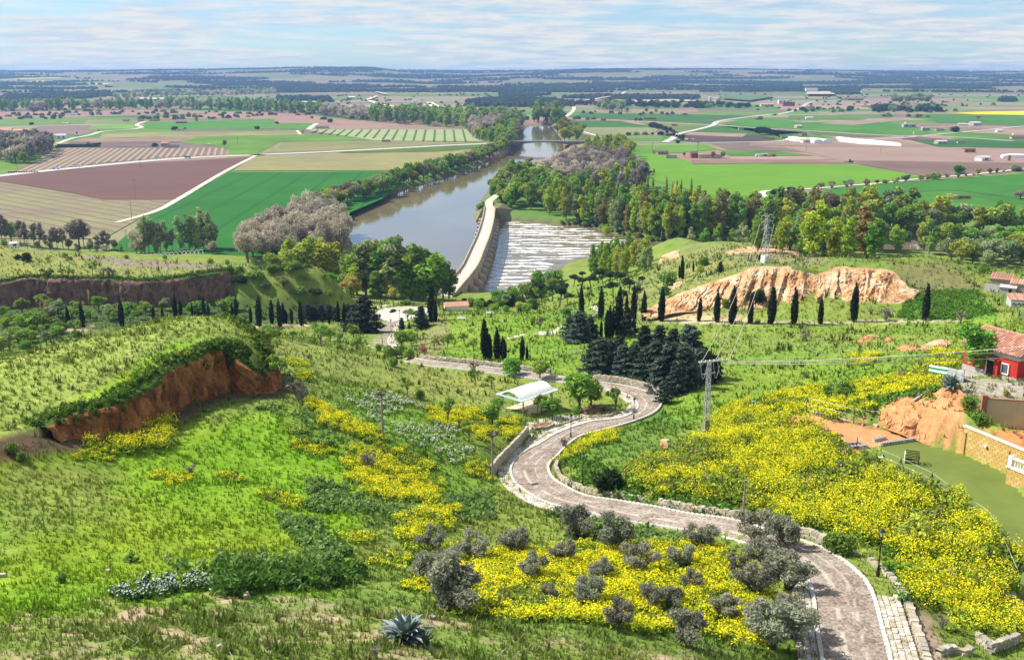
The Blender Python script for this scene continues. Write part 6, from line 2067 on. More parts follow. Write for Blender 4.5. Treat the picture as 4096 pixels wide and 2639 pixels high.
# ================================================================== AGAVES
m_agave=[plain('agave_leaf',(.13,.185,.175),rough=.5,scale=2,var=.2,spec=.4),plain('agave_margin',(.30,.35,.31),rough=.5,scale=2,var=.2,spec=.4),plain('agave_dry',(.10,.085,.07),scale=2,var=.3)]

def agave(label,p,R,n_,dead=0):
 t=thing('agave',label,'agave',tuple(p))
 for k in range(n_):
  el=radians(random.uniform(5,80))if k>=dead else radians(random.uniform(-12,8))
  az=k*2.39996+random.uniform(-.2,.2)
  L=R*random.uniform(.75,1.1)*(1 if k>=dead else .7)
  w=R*random.uniform(.10,.145)
  pts=[]
  bend=random.uniform(.1,.9)*(1 if el<1.2 else .3)
  f=np.linspace(0,1,7)
  e_=el-bend*f**2
  dr_=np.cumsum(np.cos(e_))*L/7
  dz_=np.cumsum(np.sin(e_))*L/7
  prof=w*np.array([.75,.95,1.0,.92,.7,.4,.03])
  V,Q=[],[]
  sd_=np.array([-sin(az),cos(az),0])
  for j_ in range(7):
   c_=np.array([cos(az)*dr_[j_],sin(az)*dr_[j_],dz_[j_]+.1])
   V+=[c_-sd_*prof[j_]+[0,0,prof[j_]*.45],c_,c_+sd_*prof[j_]+[0,0,prof[j_]*.45],c_-[0,0,prof[j_]*.35]]
  for j_ in range(6):
   b_=4*j_
   Q+=[[b_,b_+1,b_+5,b_+4],[b_+1,b_+2,b_+6,b_+5],[b_+2,b_+3,b_+7,b_+6],[b_+3,b_,b_+4,b_+7]]
  obj('leaf',mk_mesh('leaf',V,[np.array(Q)],m_agave[2]if k<dead else m_agave[1 if k%4==0 else 0],smooth=False),t)

pa=hit([(1625,2575)])[0]
agave('big blue grey agave rosette at the bottom of the picture',pa+[0,0,.3],1.5,84,16)
for dx,dy,lb in((-.9,.35,'small agave tucked at the left flank of the big rosette'),(.95,-.15,'small agave tucked at the right flank of the big rosette')):
 q_=pa+[dx,dy,0]
 q_[2]=hz1(q_[0],q_[1])
 agave(lb,q_,.75,26,5)
pa2=at_d(3800,1552,110.6)
agave('agave rosette overhanging the dug red bank below the red house',pa2+[0,0,.2],1.7,34,6)
# ================================================================== VEGETATION
def leaves(lobes,n,size,asp=1.5,seed=0,shell=.45,up=.3,rnd=1.0,tone=.5,bend=0.0):
 """n leaf-clump faces through the volume of ellipsoid lobes (cx,cy,cz,rx,ry,rz)"""
 r=np.random.default_rng(seed)
 Lb_=np.array(lobes,float)
 wv=(Lb_[:,3]*Lb_[:,4]*Lb_[:,5])**.75
 k=r.choice(len(Lb_),n,p=wv/wv.sum())
 d=r.normal(size=(n,3))
 d/=np.linalg.norm(d,axis=1)[:,None]
 rad=(shell+(1-shell)*r.random(n))**.8
 C=Lb_[k,:3]+d*Lb_[k,3:6]*rad[:,None]
 nr_=d*.8+np.array([0,0,up])+r.normal(size=(n,3))*rnd
 nr_/=np.linalg.norm(nr_,axis=1)[:,None]
 a=np.cross(nr_,r.normal(size=(n,3)))
 a/=np.linalg.norm(a,axis=1)[:,None]
 b=np.cross(nr_,a)
 s=size*r.uniform(.6,1.35,n)[:,None]
 A,B=a*s*asp*.5,b*s*.5
 V=np.stack([C-A,C-B*.9+nr_*s*.12,C+A,C+B*.9+nr_*s*.12],1).reshape(-1,3)
 Q=np.arange(4*n).reshape(n,4)
 lt=r.random(len(Lb_))
 col=np.clip(tone*lt[k]+(1-tone)*r.random(n),0,1)
 return V,Q,np.repeat(col,4)

def limbs(trunk_r,h0,targets,seed,base_r=None,lean=0.0):
 r=np.random.default_rng(seed)
 mb=MB()
 top=np.array([lean*h0,0,h0])
 mb.tube([(0,0,-.03),(lean*h0*.4,r.uniform(-.01,.01),h0*.5),top],[trunk_r*1.25,trunk_r,trunk_r*.75],6)
 for t in targets:
  t=np.asarray(t,float)
  m=top*.45+t*.55+np.array([r.uniform(-.03,.03),r.uniform(-.03,.03),.03])
  mb.tube([top*r.uniform(.75,1.0),m,t],[trunk_r*.55,trunk_r*.32,trunk_r*.10],5)
 return mb

def lob(n,c,R,r0,seed,flat=1.0):
 """n lobes scattered in an ellipsoid"""
 r=np.random.default_rng(seed)
 out=[]
 for k in range(n):
  d=r.normal(size=3)
  d/=np.linalg.norm(d)
  p=np.array(c)+d*np.array(R)*r.uniform(.45,.95)
  q=r0*r.uniform(.7,1.3)
  out.append((*p,q,q,q*flat))
 out.append((*c,R[0]*.7,R[1]*.7,R[2]*.75))
 return out

def shape(kind,sd_):
 r=np.random.default_rng(sd_)
 if kind=='round':
  lo=lob(10,(0,0,.57),(.28,.28,.31),.14,sd_)
  return leaves(lo,1700,.05,1.5,sd_),limbs(.025,.25,[l[:3]for l in lo[:7]],sd_)
 if kind=='airy':
  lo=lob(9,(r.uniform(-.05,.05),0,.66),(.32,.32,.24),.10,sd_)
  return leaves(lo[:-1],800,.045,1.6,sd_,shell=.2),limbs(.022,.30,[l[:3]for l in lo[:-1]],sd_,lean=r.uniform(-.25,.35))
 if kind=='poplar':
  lo=[]
  for k in range(13):
   z=.16+.80*(k/12)
   w=.145*math.sin(pi*min(1,(1.06-z)*.92))**.6+.02
   a=r.uniform(0,2*pi)
   lo.append((cos(a)*w*.6,sin(a)*w*.6,z,w*.8,w*.8,.085))
  return leaves(lo,1500,.042,1.5,sd_,up=.15),limbs(.016,.5,[l[:3]for l in lo[2::2]],sd_)
 if kind=='column':
  lo=[(r.uniform(-.012,.012),r.uniform(-.012,.012),z,.055*(1-.75*max(0,z-.55)/.45)*r.uniform(.8,1.2),.055*(1-.75*max(0,z-.55)/.45),.07)for z in np.linspace(.10,.95,14)]
  return leaves(lo,1100,.032,1.9,sd_,up=0),limbs(.012,.6,[],sd_)
 if kind=='cypress':
  ln=r.uniform(-.03,.03)
  lo=[]
  for z in np.linspace(.07,.97,18):
   w=.105*max(.06,(1-((z-.32)/.72)**2 if z>.32 else .62+.38*(z/.32)))
   lo.append((ln*z+r.uniform(-.012,.012),r.uniform(-.012,.012),z,w,w,.05))
  V,Q,c=leaves(lo,1700,.032,2.3,sd_,shell=.75,up=.0,rnd=.6)
  return(V,Q,c),MB().tube([(0,0,-.02),(ln*.3,0,.3),(ln*.9,0,.9)],[.022,.05,.012],6)
 if kind=='pine':
  lo=lob(9,(0,0,.74),(.22,.22,.13),.12,sd_,.8)
  return leaves(lo,1500,.042,1.7,sd_,shell=.6),limbs(.026,.56,[l[:3]for l in lo[:5]],sd_,lean=r.uniform(-.1,.15))
 if kind=='conifer':
  lo=[]
  for k in range(40):
   z=.06+.9*(k/39)
   w=.34*(1-z)**.75+.03
   a=k*2.4
   rr_=w*r.uniform(.55,1.0)
   lo.append((cos(a)*rr_,sin(a)*rr_,z-.04*rr_,.05+w*.22,.05+w*.22,.035))
  lo+=[(0,0,z,.2*(1-z)+.02,.2*(1-z)+.02,.1)for z in np.linspace(.1,.9,7)]
  return leaves(lo,2300,.045,2.6,sd_,shell=.4,up=.9,rnd=.7,tone=.6),MB().tube([(0,0,-.02),(0,0,.95)],[.03,.006],6)
 if kind=='willow':
  lo=lob(15,(0,0,.56),(.40,.40,.30),.15,sd_)
  return leaves(lo,2100,.042,1.5,sd_),limbs(.028,.28,[l[:3]for l in lo[:10]],sd_)
 if kind=='bare':
  lo=lob(15,(0,0,.56),(.15,.15,.40),.075,sd_)
  V,Q,c=leaves(lo[:-1],620,.042,3.6,sd_,shell=.05,up=0)
  return(V,Q,c),limbs(.015,.22,[l[:3]for l in lo[:-1]],sd_)
 if kind=='olive':
  lo=lob(18,(0,0,.56),(.42,.42,.33),.13,sd_)
  V,Q,c=leaves(lo[:-1],3000,.030,2.6,sd_,shell=.15,up=.1)
  mb=MB()
  for k in range(5):
   t=np.array(lo[k][:3])
   mb.tube([(r.uniform(-.04,.04),r.uniform(-.04,.04),-.03),t*[.45,.45,.5],t],[.026,.018,.006],5)
  for l in lo[5:-1]:
   mb.tube([np.array([0,0,.22]),np.array(l[:3])*[.6,.6,.75],np.array(l[:3])],[.012,.008,.003],4)
  return(V,Q,c),mb
 if kind=='bush':
  lo=lob(11,(0,0,.42),(.42,.42,.30),.22,sd_)
  V,Q,c=leaves(lo,1100,.085,1.5,sd_)
  V[:,2]=np.maximum(V[:,2],0.0)
  return(V,Q,c),limbs(.03,.2,[l[:3]for l in lo[:4]],sd_)
 if kind=='twiggy':
  mb=MB()
  for k in range(26):
   a,t=r.uniform(0,2*pi),r.uniform(.1,.55)
   e=np.array([cos(a)*t,sin(a)*t,r.uniform(.6,1.0)])
   mb.tube([(0,0,-.02),e*[.35,.35,.55],e],[.022,.014,.004],4)
  lo=lob(8,(0,0,.7),(.35,.35,.22),.1,sd_)
  return leaves(lo[:-1],260,.05,2.0,sd_,shell=.2),mb

m_bark=plain('grey_bark',(.13,.105,.085),scale=6,var=.3)
m_barkp=plain('pale_bark',(.26,.24,.21),scale=6,var=.25)
KIND={  # name: (shape, leaf colour light, dark, bark, what it is called, category)
 'lime':('poplar',(.482,.552,.057),(.225,.320,.036),m_barkp,'poplar_tree','yellow-green poplar'),
 'green':('poplar',(.268,.416,.057),(.108,.204,.033),m_barkp,'poplar_tree','green poplar'),
 'silver':('poplar',(.396,.475,.204),(.182,.253,.089),m_barkp,'white_poplar','silvery poplar'),
 'rust':('poplar',(.333,.279,.085),(.186,.163,.054),m_bark,'budding_poplar','rusty poplar'),
 'lombardy':('column',(.428,.504,.065),(.236,.310,.048),m_bark,'lombardy_poplar','column poplar'),
 'leafy':('round',(.279,.436,.057),(.108,.214,.029),m_bark,'broadleaf_tree','round green tree'),
 'yellow':('round',(.40,.46,.05),(.20,.255,.035),m_bark,'yellow_leaved_tree','yellowish tree'),
 'ash':('round',(.364,.416,.195),(.160,.222,.089),m_bark,'ash_tree','grey-green tree'),
 'brown':('round',(.310,.240,.132),(.171,.139,.078),m_bark,'budding_tree','brownish tree'),
 'greywillow':('willow',(.633,.569,.411),(.316,.269,.202),m_bark,'willow_tree','beige willow'),
 'mauvewillow':('willow',(.369,.308,.256),(.199,.166,.147),m_bark,'willow_tree','mauve willow'),
 'goldwillow':('airy',(.496,.434,.093),(.295,.271,.062),m_bark,'willow_tree','golden yellow willow'),
 'bare':('bare',(.398,.356,.287),(.206,.182,.155),m_barkp,'bare_tree','leafless grey tree'),
 'cypress':('cypress',(.025,.043,.015),(.009,.016,.006),m_bark,'cypress_tree','dark cypress'),
 'pine':('pine',(.063,.105,.036),(.021,.042,.015),m_bark,'stone_pine','stone pine'),
 'conifer':('conifer',(.098,.140,.104),(.020,.039,.027),m_bark,'conifer_tree','blue-green conifer'),
 'cedar':('conifer',(.058,.088,.058),(.016,.029,.016),m_bark,'conifer_tree','dark conifer'),
 'almond':('airy',(.312,.446,.070),(.121,.214,.034),m_bark,'almond_tree','open green tree'),
 'olive':('olive',(.36,.365,.25),(.15,.155,.105),m_bark,'olive_tree','grey olive'),
 'bush':('bush',(.263,.419,.062),(.101,.196,.031),m_bark,'bush','green bush'),
 'darkbush':('bush',(.049,.091,.025),(.017,.036,.011),m_bark,'bush','dense dark bush'),
 'limebush':('bush',(.403,.539,.078),(.202,.317,.046),m_bark,'bush','light green bush'),
 'drybush':('twiggy',(.341,.279,.202),(.202,.155,.124),m_barkp,'dry_shrub','dry twiggy shrub'),
 'pinkbush':('bush',(.620,.264,.295),(.341,.186,.139),m_bark,'bush','pink blossoming bush'),
}
CATS={'poplar_tree':'tree','bush':'bush','dry_shrub':'shrub'}
PROTO={}

def proto(kind,vi):
 if(kind,vi)not in PROTO:
  sh,c1,c2,bark,nm,_=KIND[kind]
  (V,Q,c),mb=shape(sh,1000+vi*37+abs(hash(sh))%1+len(sh))
  mname='leaf_'+kind
  lm=bpy.data.materials.get(mname)or leaf_mat(mname,c1,c2,transl=.12 if kind in('cypress','cedar','conifer','pine')else .34)
  PROTO[kind,vi]=(mk_mesh('crown',V,[Q],lm,cols=np.repeat(c[:,None],3,1)),mb.mesh('trunk',bark))
 return PROTO[kind,vi]

PLANTED=[]
FAR_TREES={}

def plant(kind,p,h,zone=None,label=None,wide=1.0,group=None,parts=True,nvar=4,rz=None):
 nm=KIND[kind][4]
 vi=random.randrange(nvar)
 cr_,tr_=proto(kind,vi)
 rz=random.uniform(0,6.28)if rz is None else rz
 sc=(h*wide,h*wide,h)
 if parts:
  t=bpy.data.objects.new(nm,None)
  COL.objects.link(t)
  for n_,me in(('crown',cr_),('trunk',tr_)):
   o=bpy.data.objects.new(n_,me)
   COL.objects.link(o)
   o.parent=t
 else:
  key=(kind,vi)
  if key not in FAR_TREES:
   sh,c1,c2,bark,_,_=KIND[kind]
   (V,Q,c),mb=shape(sh,1000+vi*37+len(sh))
   q=Q[::3]
   Vk=V.reshape(-1,4,3)
   Vk=Vk.mean(1,keepdims=True)+(Vk-Vk.mean(1,keepdims=True))*1.75
   Vt,Qt=np.concatenate(mb.V),np.concatenate(mb.Q)[:12]
   FAR_TREES[key]=mk_mesh(nm,np.vstack([Vk.reshape(-1,3),Vt]),[q,Qt+len(V)],[cr_.materials[0],bark],[0]*len(q)+[1]*len(Qt),cols=np.repeat(np.r_[c,np.zeros(len(Vt))][:,None],3,1))
  t=bpy.data.objects.new(nm,FAR_TREES[key])
  COL.objects.link(t)
 t.location,t.rotation_euler,t.scale=p,(0,0,rz),sc
 t['category']=CATS.get(nm,'bush' if 'bush' in nm else 'tree')
 if group:
  t['group']=group
 u,v,_=project(np.asarray(p,float))
 if label:
  t['label']=label
 else:
  PLANTED.append((t,KIND[kind][5],zone,float(u[0]),float(v[0])))
 return t

def T(kind,cr_,x,yb,yt,zone=None,label=None,wide=1.0,z=None,group=None):
 """a plant standing at a traced foot, as tall as traced"""
 (u,v),(_,vt)=K(cr_,(x,yb),(x,yt))
 p=at_z(u,v,z)if z is not None else hit([(u,v)])[0]
 f=project(p)[2][0]
 return plant(kind,tuple(p-[0,0,.05]),(v-vt)*f/FPX*1.02,zone,label,wide,group)

def scatter(poly,n_or_gap,z=3.1,seed=1,tries=9000):
 """points at least gap apart inside an outline traced on level z (or on the ground when z is None)"""
 r=np.random.default_rng(seed)
 if z is None:
  Pp=np.array(poly,float)[:,:2]
  c=Pp.min(0)+r.random((700,2))*np.ptp(Pp,axis=0)
  c=c[sdist(c[:,0],c[:,1],Pp)>0][:170]
  out=[]
  for q in hit(c):
   if all((q[0]-o[0])**2+(q[1]-o[1])**2>n_or_gap**2 for o in out):
    out.append(q)
  return np.array(out)
 W_=np.array([at_z(p[0],p[1],z)for p in poly])[:,:2]
 lo,hi=W_.min(0),W_.max(0)
 c=lo+r.random((tries,2))*(hi-lo)
 c=c[sdist(c[:,0],c[:,1],W_)>0]
 out=[]
 for q in c:
  if all((q[0]-o[0])**2+(q[1]-o[1])**2>n_or_gap**2 for o in out):
   out.append(q)
 out=np.array(out)
 return np.c_[out,H(out[:,0],out[:,1])]if len(out)else np.zeros((0,3))

def along(pts,gap,z=3.1,jit=2.0,seed=1):
 r=np.random.default_rng(seed)
 P=np.array([at_z(p[0],p[1],z)for p in pts])if z is not None else hit(pts)
 Q,A,D=walk(P,gap)
 Q[:,:2]+=r.uniform(-jit,jit,(len(Q),2))
 Q[:,2]=H(Q[:,0],Q[:,1])
 return Q

BELT=[]

def bank(i0,i1,off,gap,jit,seed):
 r=np.random.default_rng(seed)
 P=offset(np.c_[RIVW[i0:i1+1],np.zeros(i1-i0+1)],off)
 Q=walk(P,gap)[0]
 Q[:,:2]+=r.uniform(-jit,jit,(len(Q),2))
 Q[:,2]=np.maximum(H(Q[:,0],Q[:,1]),.6)
 return Q

def wood(P,mix,h,zone,seed=1,wide=(.9,1.2),parts=True,group=None,belt=False):
 r=np.random.default_rng(seed)
 ks,pr_=zip(*mix)
 pr_=np.array(pr_,float)/sum(pr_)
 for p in P:
  if p[2]<.3:
   continue
  k=ks[r.choice(len(ks),p=pr_)]
  if belt:
   BELT.append((k,p,r.uniform(*h),r.uniform(*wide)))
   continue
  plant(k,tuple(p-[0,0,.1]),r.uniform(*h),zone,None,r.uniform(*wide),group or('trees '+zone),parts)

# ---- cypress walk on the right
G='cypresses of the right hillside'
for k,(x,yb,yt,cr_)in enumerate(((1250,1050,788,'r7'),(1400,1056,750,'r7'),(1730,1056,838,'r7'),(1885,1064,780,'r7'),(2015,1080,738,'r7'),(2175,1077,820,'r7'),(2360,1077,755,'r7'),(180,1082,755,'r8'),(380,1086,760,'r8'),(615,1082,842,'r8'),(905,1062,722,'r8'),(1525,1050,730,'r8'))):
 T('cypress',cr_,x,yb,yt,label='%s dark cypress from the left along the pale path below the orange cliff'%ORD[k],group=G,wide=.95)
for x,yb,yt,lb in((710,1000,738,'tall dark cypress rising behind the big blue conifer bush'),(880,1042,745,'lone spindle cypress on the lawn right of the stone path'),(950,1200,908,'blunt topped cypress pair member, the taller on the right, before the dark clump'),
                      (925,1200,950,'shorter cypress hugging the left side of the blunt topped one'),(975,1195,925,'cypress squeezed at the right side of the blunt topped one'),(1030,1190,758,'tallest thin cypress left of the dark cedar'),(1100,980,808,'stout cypress between the two tallest ones behind the cedar'),
                      (1165,1045,742,'tall cypress directly right of the dark cedar'),(878,1205,1040,'low cypress at the left foot of the blunt topped ones'),
                      (1585,690,483,'leaning tall cypress on the hill crest beside the orange scar'),(1560,682,560,'short cypress touching the leaning one on the hill crest'),(1680,625,528,'tiny cypress alone on the hill slope right of the leaning one')):
 T('cypress','r7',x,yb,yt,label=lb,group=G,wide=.85)
for x,yb,yt,lb in((2050,1385,1022,'tallest cypress of the lawn trio'),(2150,1392,1105,'middle cypress of the lawn trio'),(2200,1385,1180,'rightmost lowest cypress of the lawn trio'),(2085,1390,1160,'low cypress filling the front of the lawn trio'),(1580,1062,738,'tall cypress standing beside the bridge end'),(1610,1062,860,'shorter cypress right of the tall one at the bridge end')):
 T('cypress','r6',x,yb,yt,label=lb,group='cypresses around the lawn',wide=1.05)
for x,yb,yt,lb in((190,1395,1178,'small spiky cypress right of the lawn trio'),(235,1390,1260,'stubby cypress right beside the small spiky one'),(40,1390,1200,'dark cypress at the right end of the lawn trio')):
 T('cypress','r7',x,yb,yt,label=lb,group='cypresses around the lawn',wide=1.0)
# left cypress walk
for k,(cr_,x,yb,yt)in enumerate((('r5',600,1118,915),('r5',722,1112,890),('r5',1062,1100,850),('r5',1335,1045,930),('r5',1415,1040,915),('r5',1525,1020,820),('r5',1575,1010,865),('r5',1672,1000,895),('r5',1775,1000,840),('r5',1815,1000,900),('r5',2020,1010,890),('r5',2055,1010,835),('r5',2182,1070,920),('r5',2255,1100,835),('r5',2365,1075,870),
                                      ('r6',82,1097,845),('r6',193,1075,870),('r6',262,1100,862),('r6',295,1075,890),('r6',318,1075,950),('r6',365,1078,940),('r6',448,1095,875),('r6',525,1062,950),('r6',635,1062,945),('r6',690,1078,940),('r6',770,1062,880),('r6',820,1060,890))):
 T('cypress',cr_,x,yb,yt,label='%s dark cypress from the left along the shadowed path under the left cliff'%ORD[k],group='cypresses along the left path',wide=.95,z=22.0 if x<2400 and cr_=='r5' else 21.5)

# ---- stone pines and trees of the right lawn
for k,(x,yb,yt)in enumerate(((340,852,700),(455,880,715),(515,935,725),(590,918,795),(560,850,705),(640,752,640),(715,780,660),(720,700,610),(790,782,635),(852,728,585),(945,745,612),(985,852,695),(1038,752,612),(1060,720,620),(1120,822,665),(1065,895,770),(1195,872,735),(1235,740,650),(960,700,600))):
 T('pine','r7',x,yb,yt,zone='on the riverside lawn',wide=1.4)
for kind,x,yb,yt in(('almond',770,920,775),('almond',235,1030,880),('drybush',345,1115,1005),('almond',390,925,840),('bush',580,1000,915),('bush',1760,572,468),('limebush',1745,632,555),('bush',1460,760,590),('bush',1440,820,720),('bush',1500,880,800),('darkbush',2255,520,460),('bush',2140,850,760),('darkbush',2230,900,740),('bush',1960,930,840)):
 T(kind,'r7',x,yb,yt,zone='on the right hill and lawn')
T('cedar','r7',1915,630,530,label='small dark fir alone on the hill slope left of the pylon')
wood(scatter([(2360,1075),(2420,1020),(2520,1000),(2620,1060),(2560,1100),(2450,1130),(2380,1130)],5.0,None,3),[('lime',5),('green',4),('silver',2)],(6.5,11),'by the rapids below the pylon hill',3)
wood(scatter([(2170,1130),(2230,1130),(2240,1165),(2150,1200),(2020,1230),(1960,1230)],5.0,None,4),[('leafy',3),('bush',3),('ash',2),('bare',1)],(3.5,8),'at the near edge of the rapids',4)
wood(scatter([(1850,1215),(1950,1222),(2090,1215),(2140,1240),(2080,1250),(1900,1240)],4.0,None,5),[('bush',3),('darkbush',2),('limebush',2)],(2.2,4.5),'between red roof and rapids',5)

# ---- dark conifers
T('conifer','r7',690,1240,960,label='huge rounded blue green conifer bush left of the cypress group',wide=1.25)
T('conifer','r7',610,1200,1000,label='left shoulder of the rounded blue conifer mass by the lawn',wide=1.3)
T('conifer','r7',780,1210,1010,label='right shoulder of the rounded blue conifer mass by the lawn',wide=1.3)
T('cedar','r7',1105,1190,925,label='dark cedar between the cypresses above the conifer clump',wide=1.0)
for k,(x,yb,yt)in enumerate(((800,1500,1230),(880,1510,1180),(960,1480,1200),(1060,1520,1250),(1160,1530,1240),(1260,1560,1260),(1350,1560,1200),(1380,1660,1350),(1470,1640,1230),(1520,1690,1420),(1600,1640,1240),(1420,1760,1560),(1640,1560,1080),(1730,1600,1280),(1790,1560,1300),(1500,1400,1110),(1250,1350,1080),(1380,1370,1080),(1040,1380,1160),(1860,1560,1340))):
 T('conifer' if k<15 or k>18 else 'cedar','r7',x,yb,yt,zone='in the clump above the far bend',wide=1.15)
T('cedar','r6',1000,1155,835,label='big dark cedar at the left edge of the roundabout',wide=1.35)
T('cedar','r6',920,1120,900,label='lower dark cedar leaning out left of the big one',wide=1.5)
for k,(x,yb,yt)in enumerate(((500,1040,900),(560,1045,920),(620,1030,900),(690,1040,905),(740,1050,930),(850,1060,900),(850,1110,980))):
 T('cedar','r6',x,yb,yt,zone='in the dark row left of the big cedar',wide=1.4)
T('cedar','r6',1490,1115,915,label='dark conifer at the right rim of the roundabout',wide=1.1)
T('cedar','r6',1320,1122,1020,label='small conifer at the mouth of the roundabout')
T('cedar','r6',1385,1118,1065,label='tiny conifer right of the small one at the roundabout mouth')
T('almond','r6',1375,1052,922,label='spreading tree on the roundabout island',wide=1.6)
T('darkbush','r6',1245,1003,935,label='clipped round green bush on the roundabout island',wide=1.0)

# ---- poplars and willows between plateau and bridge
for k,(x,yb,yt)in enumerate(((860,820,480),(930,830,400),(1010,830,360),(1075,820,370),(1140,850,430),(1200,850,350),(1265,860,330),(1330,860,420),(1400,870,390),(1460,870,440),(1510,870,420),(1570,870,430),(1620,865,470),(1680,850,500),(1730,850,560),(900,860,560),(1100,870,620),(1330,880,640),(1480,880,600),(1210,870,560),(1390,875,560))):
 T(('green','green','silver','lime')[(k*5)%4]if x<1300 else('green','silver','green','leafy')[k%4],'r6',x,yb,yt,zone='in the grove left of the stone bridge',z=7.5,wide=1.25,group='trees in the grove left of the stone bridge')
for k,(x,yb,yt)in enumerate(((240,650,430),(310,650,380),(380,650,340),(450,650,330),(530,650,320),(600,650,340),(670,650,345),(740,650,380),(560,640,470),(420,640,450),(700,660,480))):
 T('lime' if k%3 else 'yellow','r6',x,yb+60,yt,zone='behind the tip of the left plateau',z=5,wide=1.35,group='yellow green trees behind the tip of the left plateau')
T('goldwillow','r6',880,862,620,label='large golden willow left of the grove by the roundabout',z=10,wide=1.2)
T('goldwillow','r6',840,850,680,label='smaller golden willow beside the large one',z=10,wide=1.2)
T('goldwillow','r6',1245,912,748,label='golden weeping willow at the back of the roundabout',wide=1.1)
T('leafy','r6',700,780,620,label='bright round tree under the tip of the left plateau',z=9,wide=1.3)
T('bush','r6',1350,912,850,label='bright bush right of the golden weeping willow',wide=1.8)
T('bush','r6',1600,900,850,label='bright bush in front of the dark timber fence',wide=1.4)
# grey willows of the left bank
wood(scatter(K('r6',(-60,620),(60,560),(350,560),(620,520),(820,470),(870,380),(760,270),(640,235),(470,220),(330,240),(150,330),(-60,420)),8.2,3,6),[('greywillow',10),('mauvewillow',1)],(14,20),'in the pale thicket on the left river bank',6,(.75,1.0))
wood(scatter(K('r2',(300,1520),(620,1420),(700,1480),(640,1530),(400,1560)),9,3,7),[('greywillow',6),('mauvewillow',4)],(15,19),'in the mauve head of the left bank thicket',7,(.85,1.05))
for x,yb,yt,k in((1190,480,330,'greywillow'),(1260,470,150,'silver'),(1300,470,140,'bare'),(1350,470,180,'silver'),(1400,460,180,'bare'),(1450,450,190,'silver'),(1500,450,220,'bare'),(1565,440,150,'silver'),(1650,440,125,'silver'),(1700,440,150,'silver'),(1770,420,80,'silver'),(1810,420,90,'bare'),(1840,430,110,'silver'),(1230,470,200,'greywillow'),(1740,440,330,'greywillow'),(1850,470,340,'greywillow')):
 T(k,'r5',x,yb,yt,zone='in front of the dark green field',z=3.2,wide=.95 if k!='bare' else .8)
for x,yb,yt,k in((20,380,90,'bare'),(50,370,120,'bare'),(100,370,180,'ash'),(180,390,150,'bare'),(215,400,160,'bare'),(300,410,170,'bare'),(350,410,160,'bare'),(400,420,280,'bare'),(460,420,220,'bare'),(500,420,210,'bare'),(550,420,230,'bare'),(600,440,330,'brown'),(690,400,145,'mauvewillow'),(730,400,150,'bare'),(790,440,330,'ash'),(850,440,290,'bare'),(900,430,240,'bare'),(950,430,270,'bare'),(680,460,370,'brown'),(1000,440,330,'brown'),(330,430,350,'brown'),(440,440,360,'brown'),(40,400,330,'bush'),(780,450,360,'ash')):
 T(k,'r5',x,yb,yt,zone='at the foot of the fallow field',z=3.4)
wood(along(K('r5',(560,470),(800,480),(1000,480),(1180,490)),11,3.2,3,9),[('bush',2),('brown',1),('ash',1)],(2.5,5),'below the white polytunnel hoops',9)

# left river bank trees up to the road bridge
wood(bank(1,9,4.5,8.0,2.5,10),[('leafy',5),('yellow',4),('ash',4),('brown',3),('lime',1)],(10,17),'along the left river bank',10,(1.0,1.35))
wood(bank(1,9,11.5,9.5,4,11),[('leafy',4),('yellow',3),('ash',3),('brown',2)],(9,16),'along the left river bank',11,(1.0,1.3))
wood(scatter(K('r2',(1960,780),(2050,800),(2250,880),(2290,800),(2330,700),(2280,640),(2050,680)),13,3,12),[('leafy',5),('lime',3),('yellow',3),('green',2)],(14,22),'left of the concrete road bridge',12,(1.0,1.3))
wood(scatter(K('r2',(1930,780),(2050,770),(2220,690),(2210,660),(1930,690)),14,3,13),[('mauvewillow',4),('greywillow',4)],(22,28),'behind the striped pale field',13,(.6,.8))
wood(scatter(K('r3',(0,760),(90,790),(190,770),(205,690),(160,640),(0,640)),14,3,14),[('leafy',5),('green',2),('mauvewillow',1)],(16,26),'on the left bank past the road bridge',14)
wood(scatter(K('r3',(240,670),(330,700),(480,690),(520,640),(480,600),(300,620)),16,3,15),[('leafy',4),('green',4),('brown',1),('ash',2)],(26,40),'on the wooded tip far up the river',15)
wood(scatter(K('r3',(490,770),(560,800),(680,800),(700,740),(560,690),(500,700)),14,3,16),[('yellow',3),('leafy',3),('brown',3)],(10,24),'right of the river behind the road bridge',16)

# ---- the wood on the right bank
wood(scatter(K('r3',(720,900),(880,870),(1040,880),(1130,930),(1110,985),(900,960)),13,3,20),[('yellow',6),('lime',2)],(17,24),'beyond the bare willows',20,(.85,1.1))
wood(scatter(K('r3',(470,1090),(600,1000),(760,960),(930,960),(1090,1010),(1000,1060),(700,1090)),12,3,21),[('mauvewillow',9),('greywillow',1)],(15,21),'in the mauve part of the willows',21,(.85,1.1))
wood(scatter(K('r3',(330,1130),(480,1085),(700,1085),(1000,1075),(1180,1060),(1190,1110),(1000,1150),(780,1190),(560,1200),(420,1180)),11,3,22),[('greywillow',7),('mauvewillow',4)],(14,19),'in the beige part of the willows',22,(.85,1.1))
wood(scatter(K('r3',(720,1290),(1250,1180),(1260,1240),(900,1330)),9,3,23),[('bare',6),('lombardy',2),('lime',2),('green',2)],(17,25),'between willows and river front',23,(.9,1.1))
wood(scatter(K('r3',(0,1330),(80,1180),(200,1130),(330,1180),(420,1240),(560,1260),(720,1330),(400,1400),(100,1400)),9.5,3,24),[('green',5),('leafy',5),('yellow',3),('silver',2)],(13,21),'at the far end of the stone bridge',24,(1.1,1.5))
wood(bank(32,38,3.5,6.0,1.5,25),[('lime',5),('green',4),('silver',4),('rust',2)],(15,21),'in the bank row facing the rapids',25,(.8,1.1))
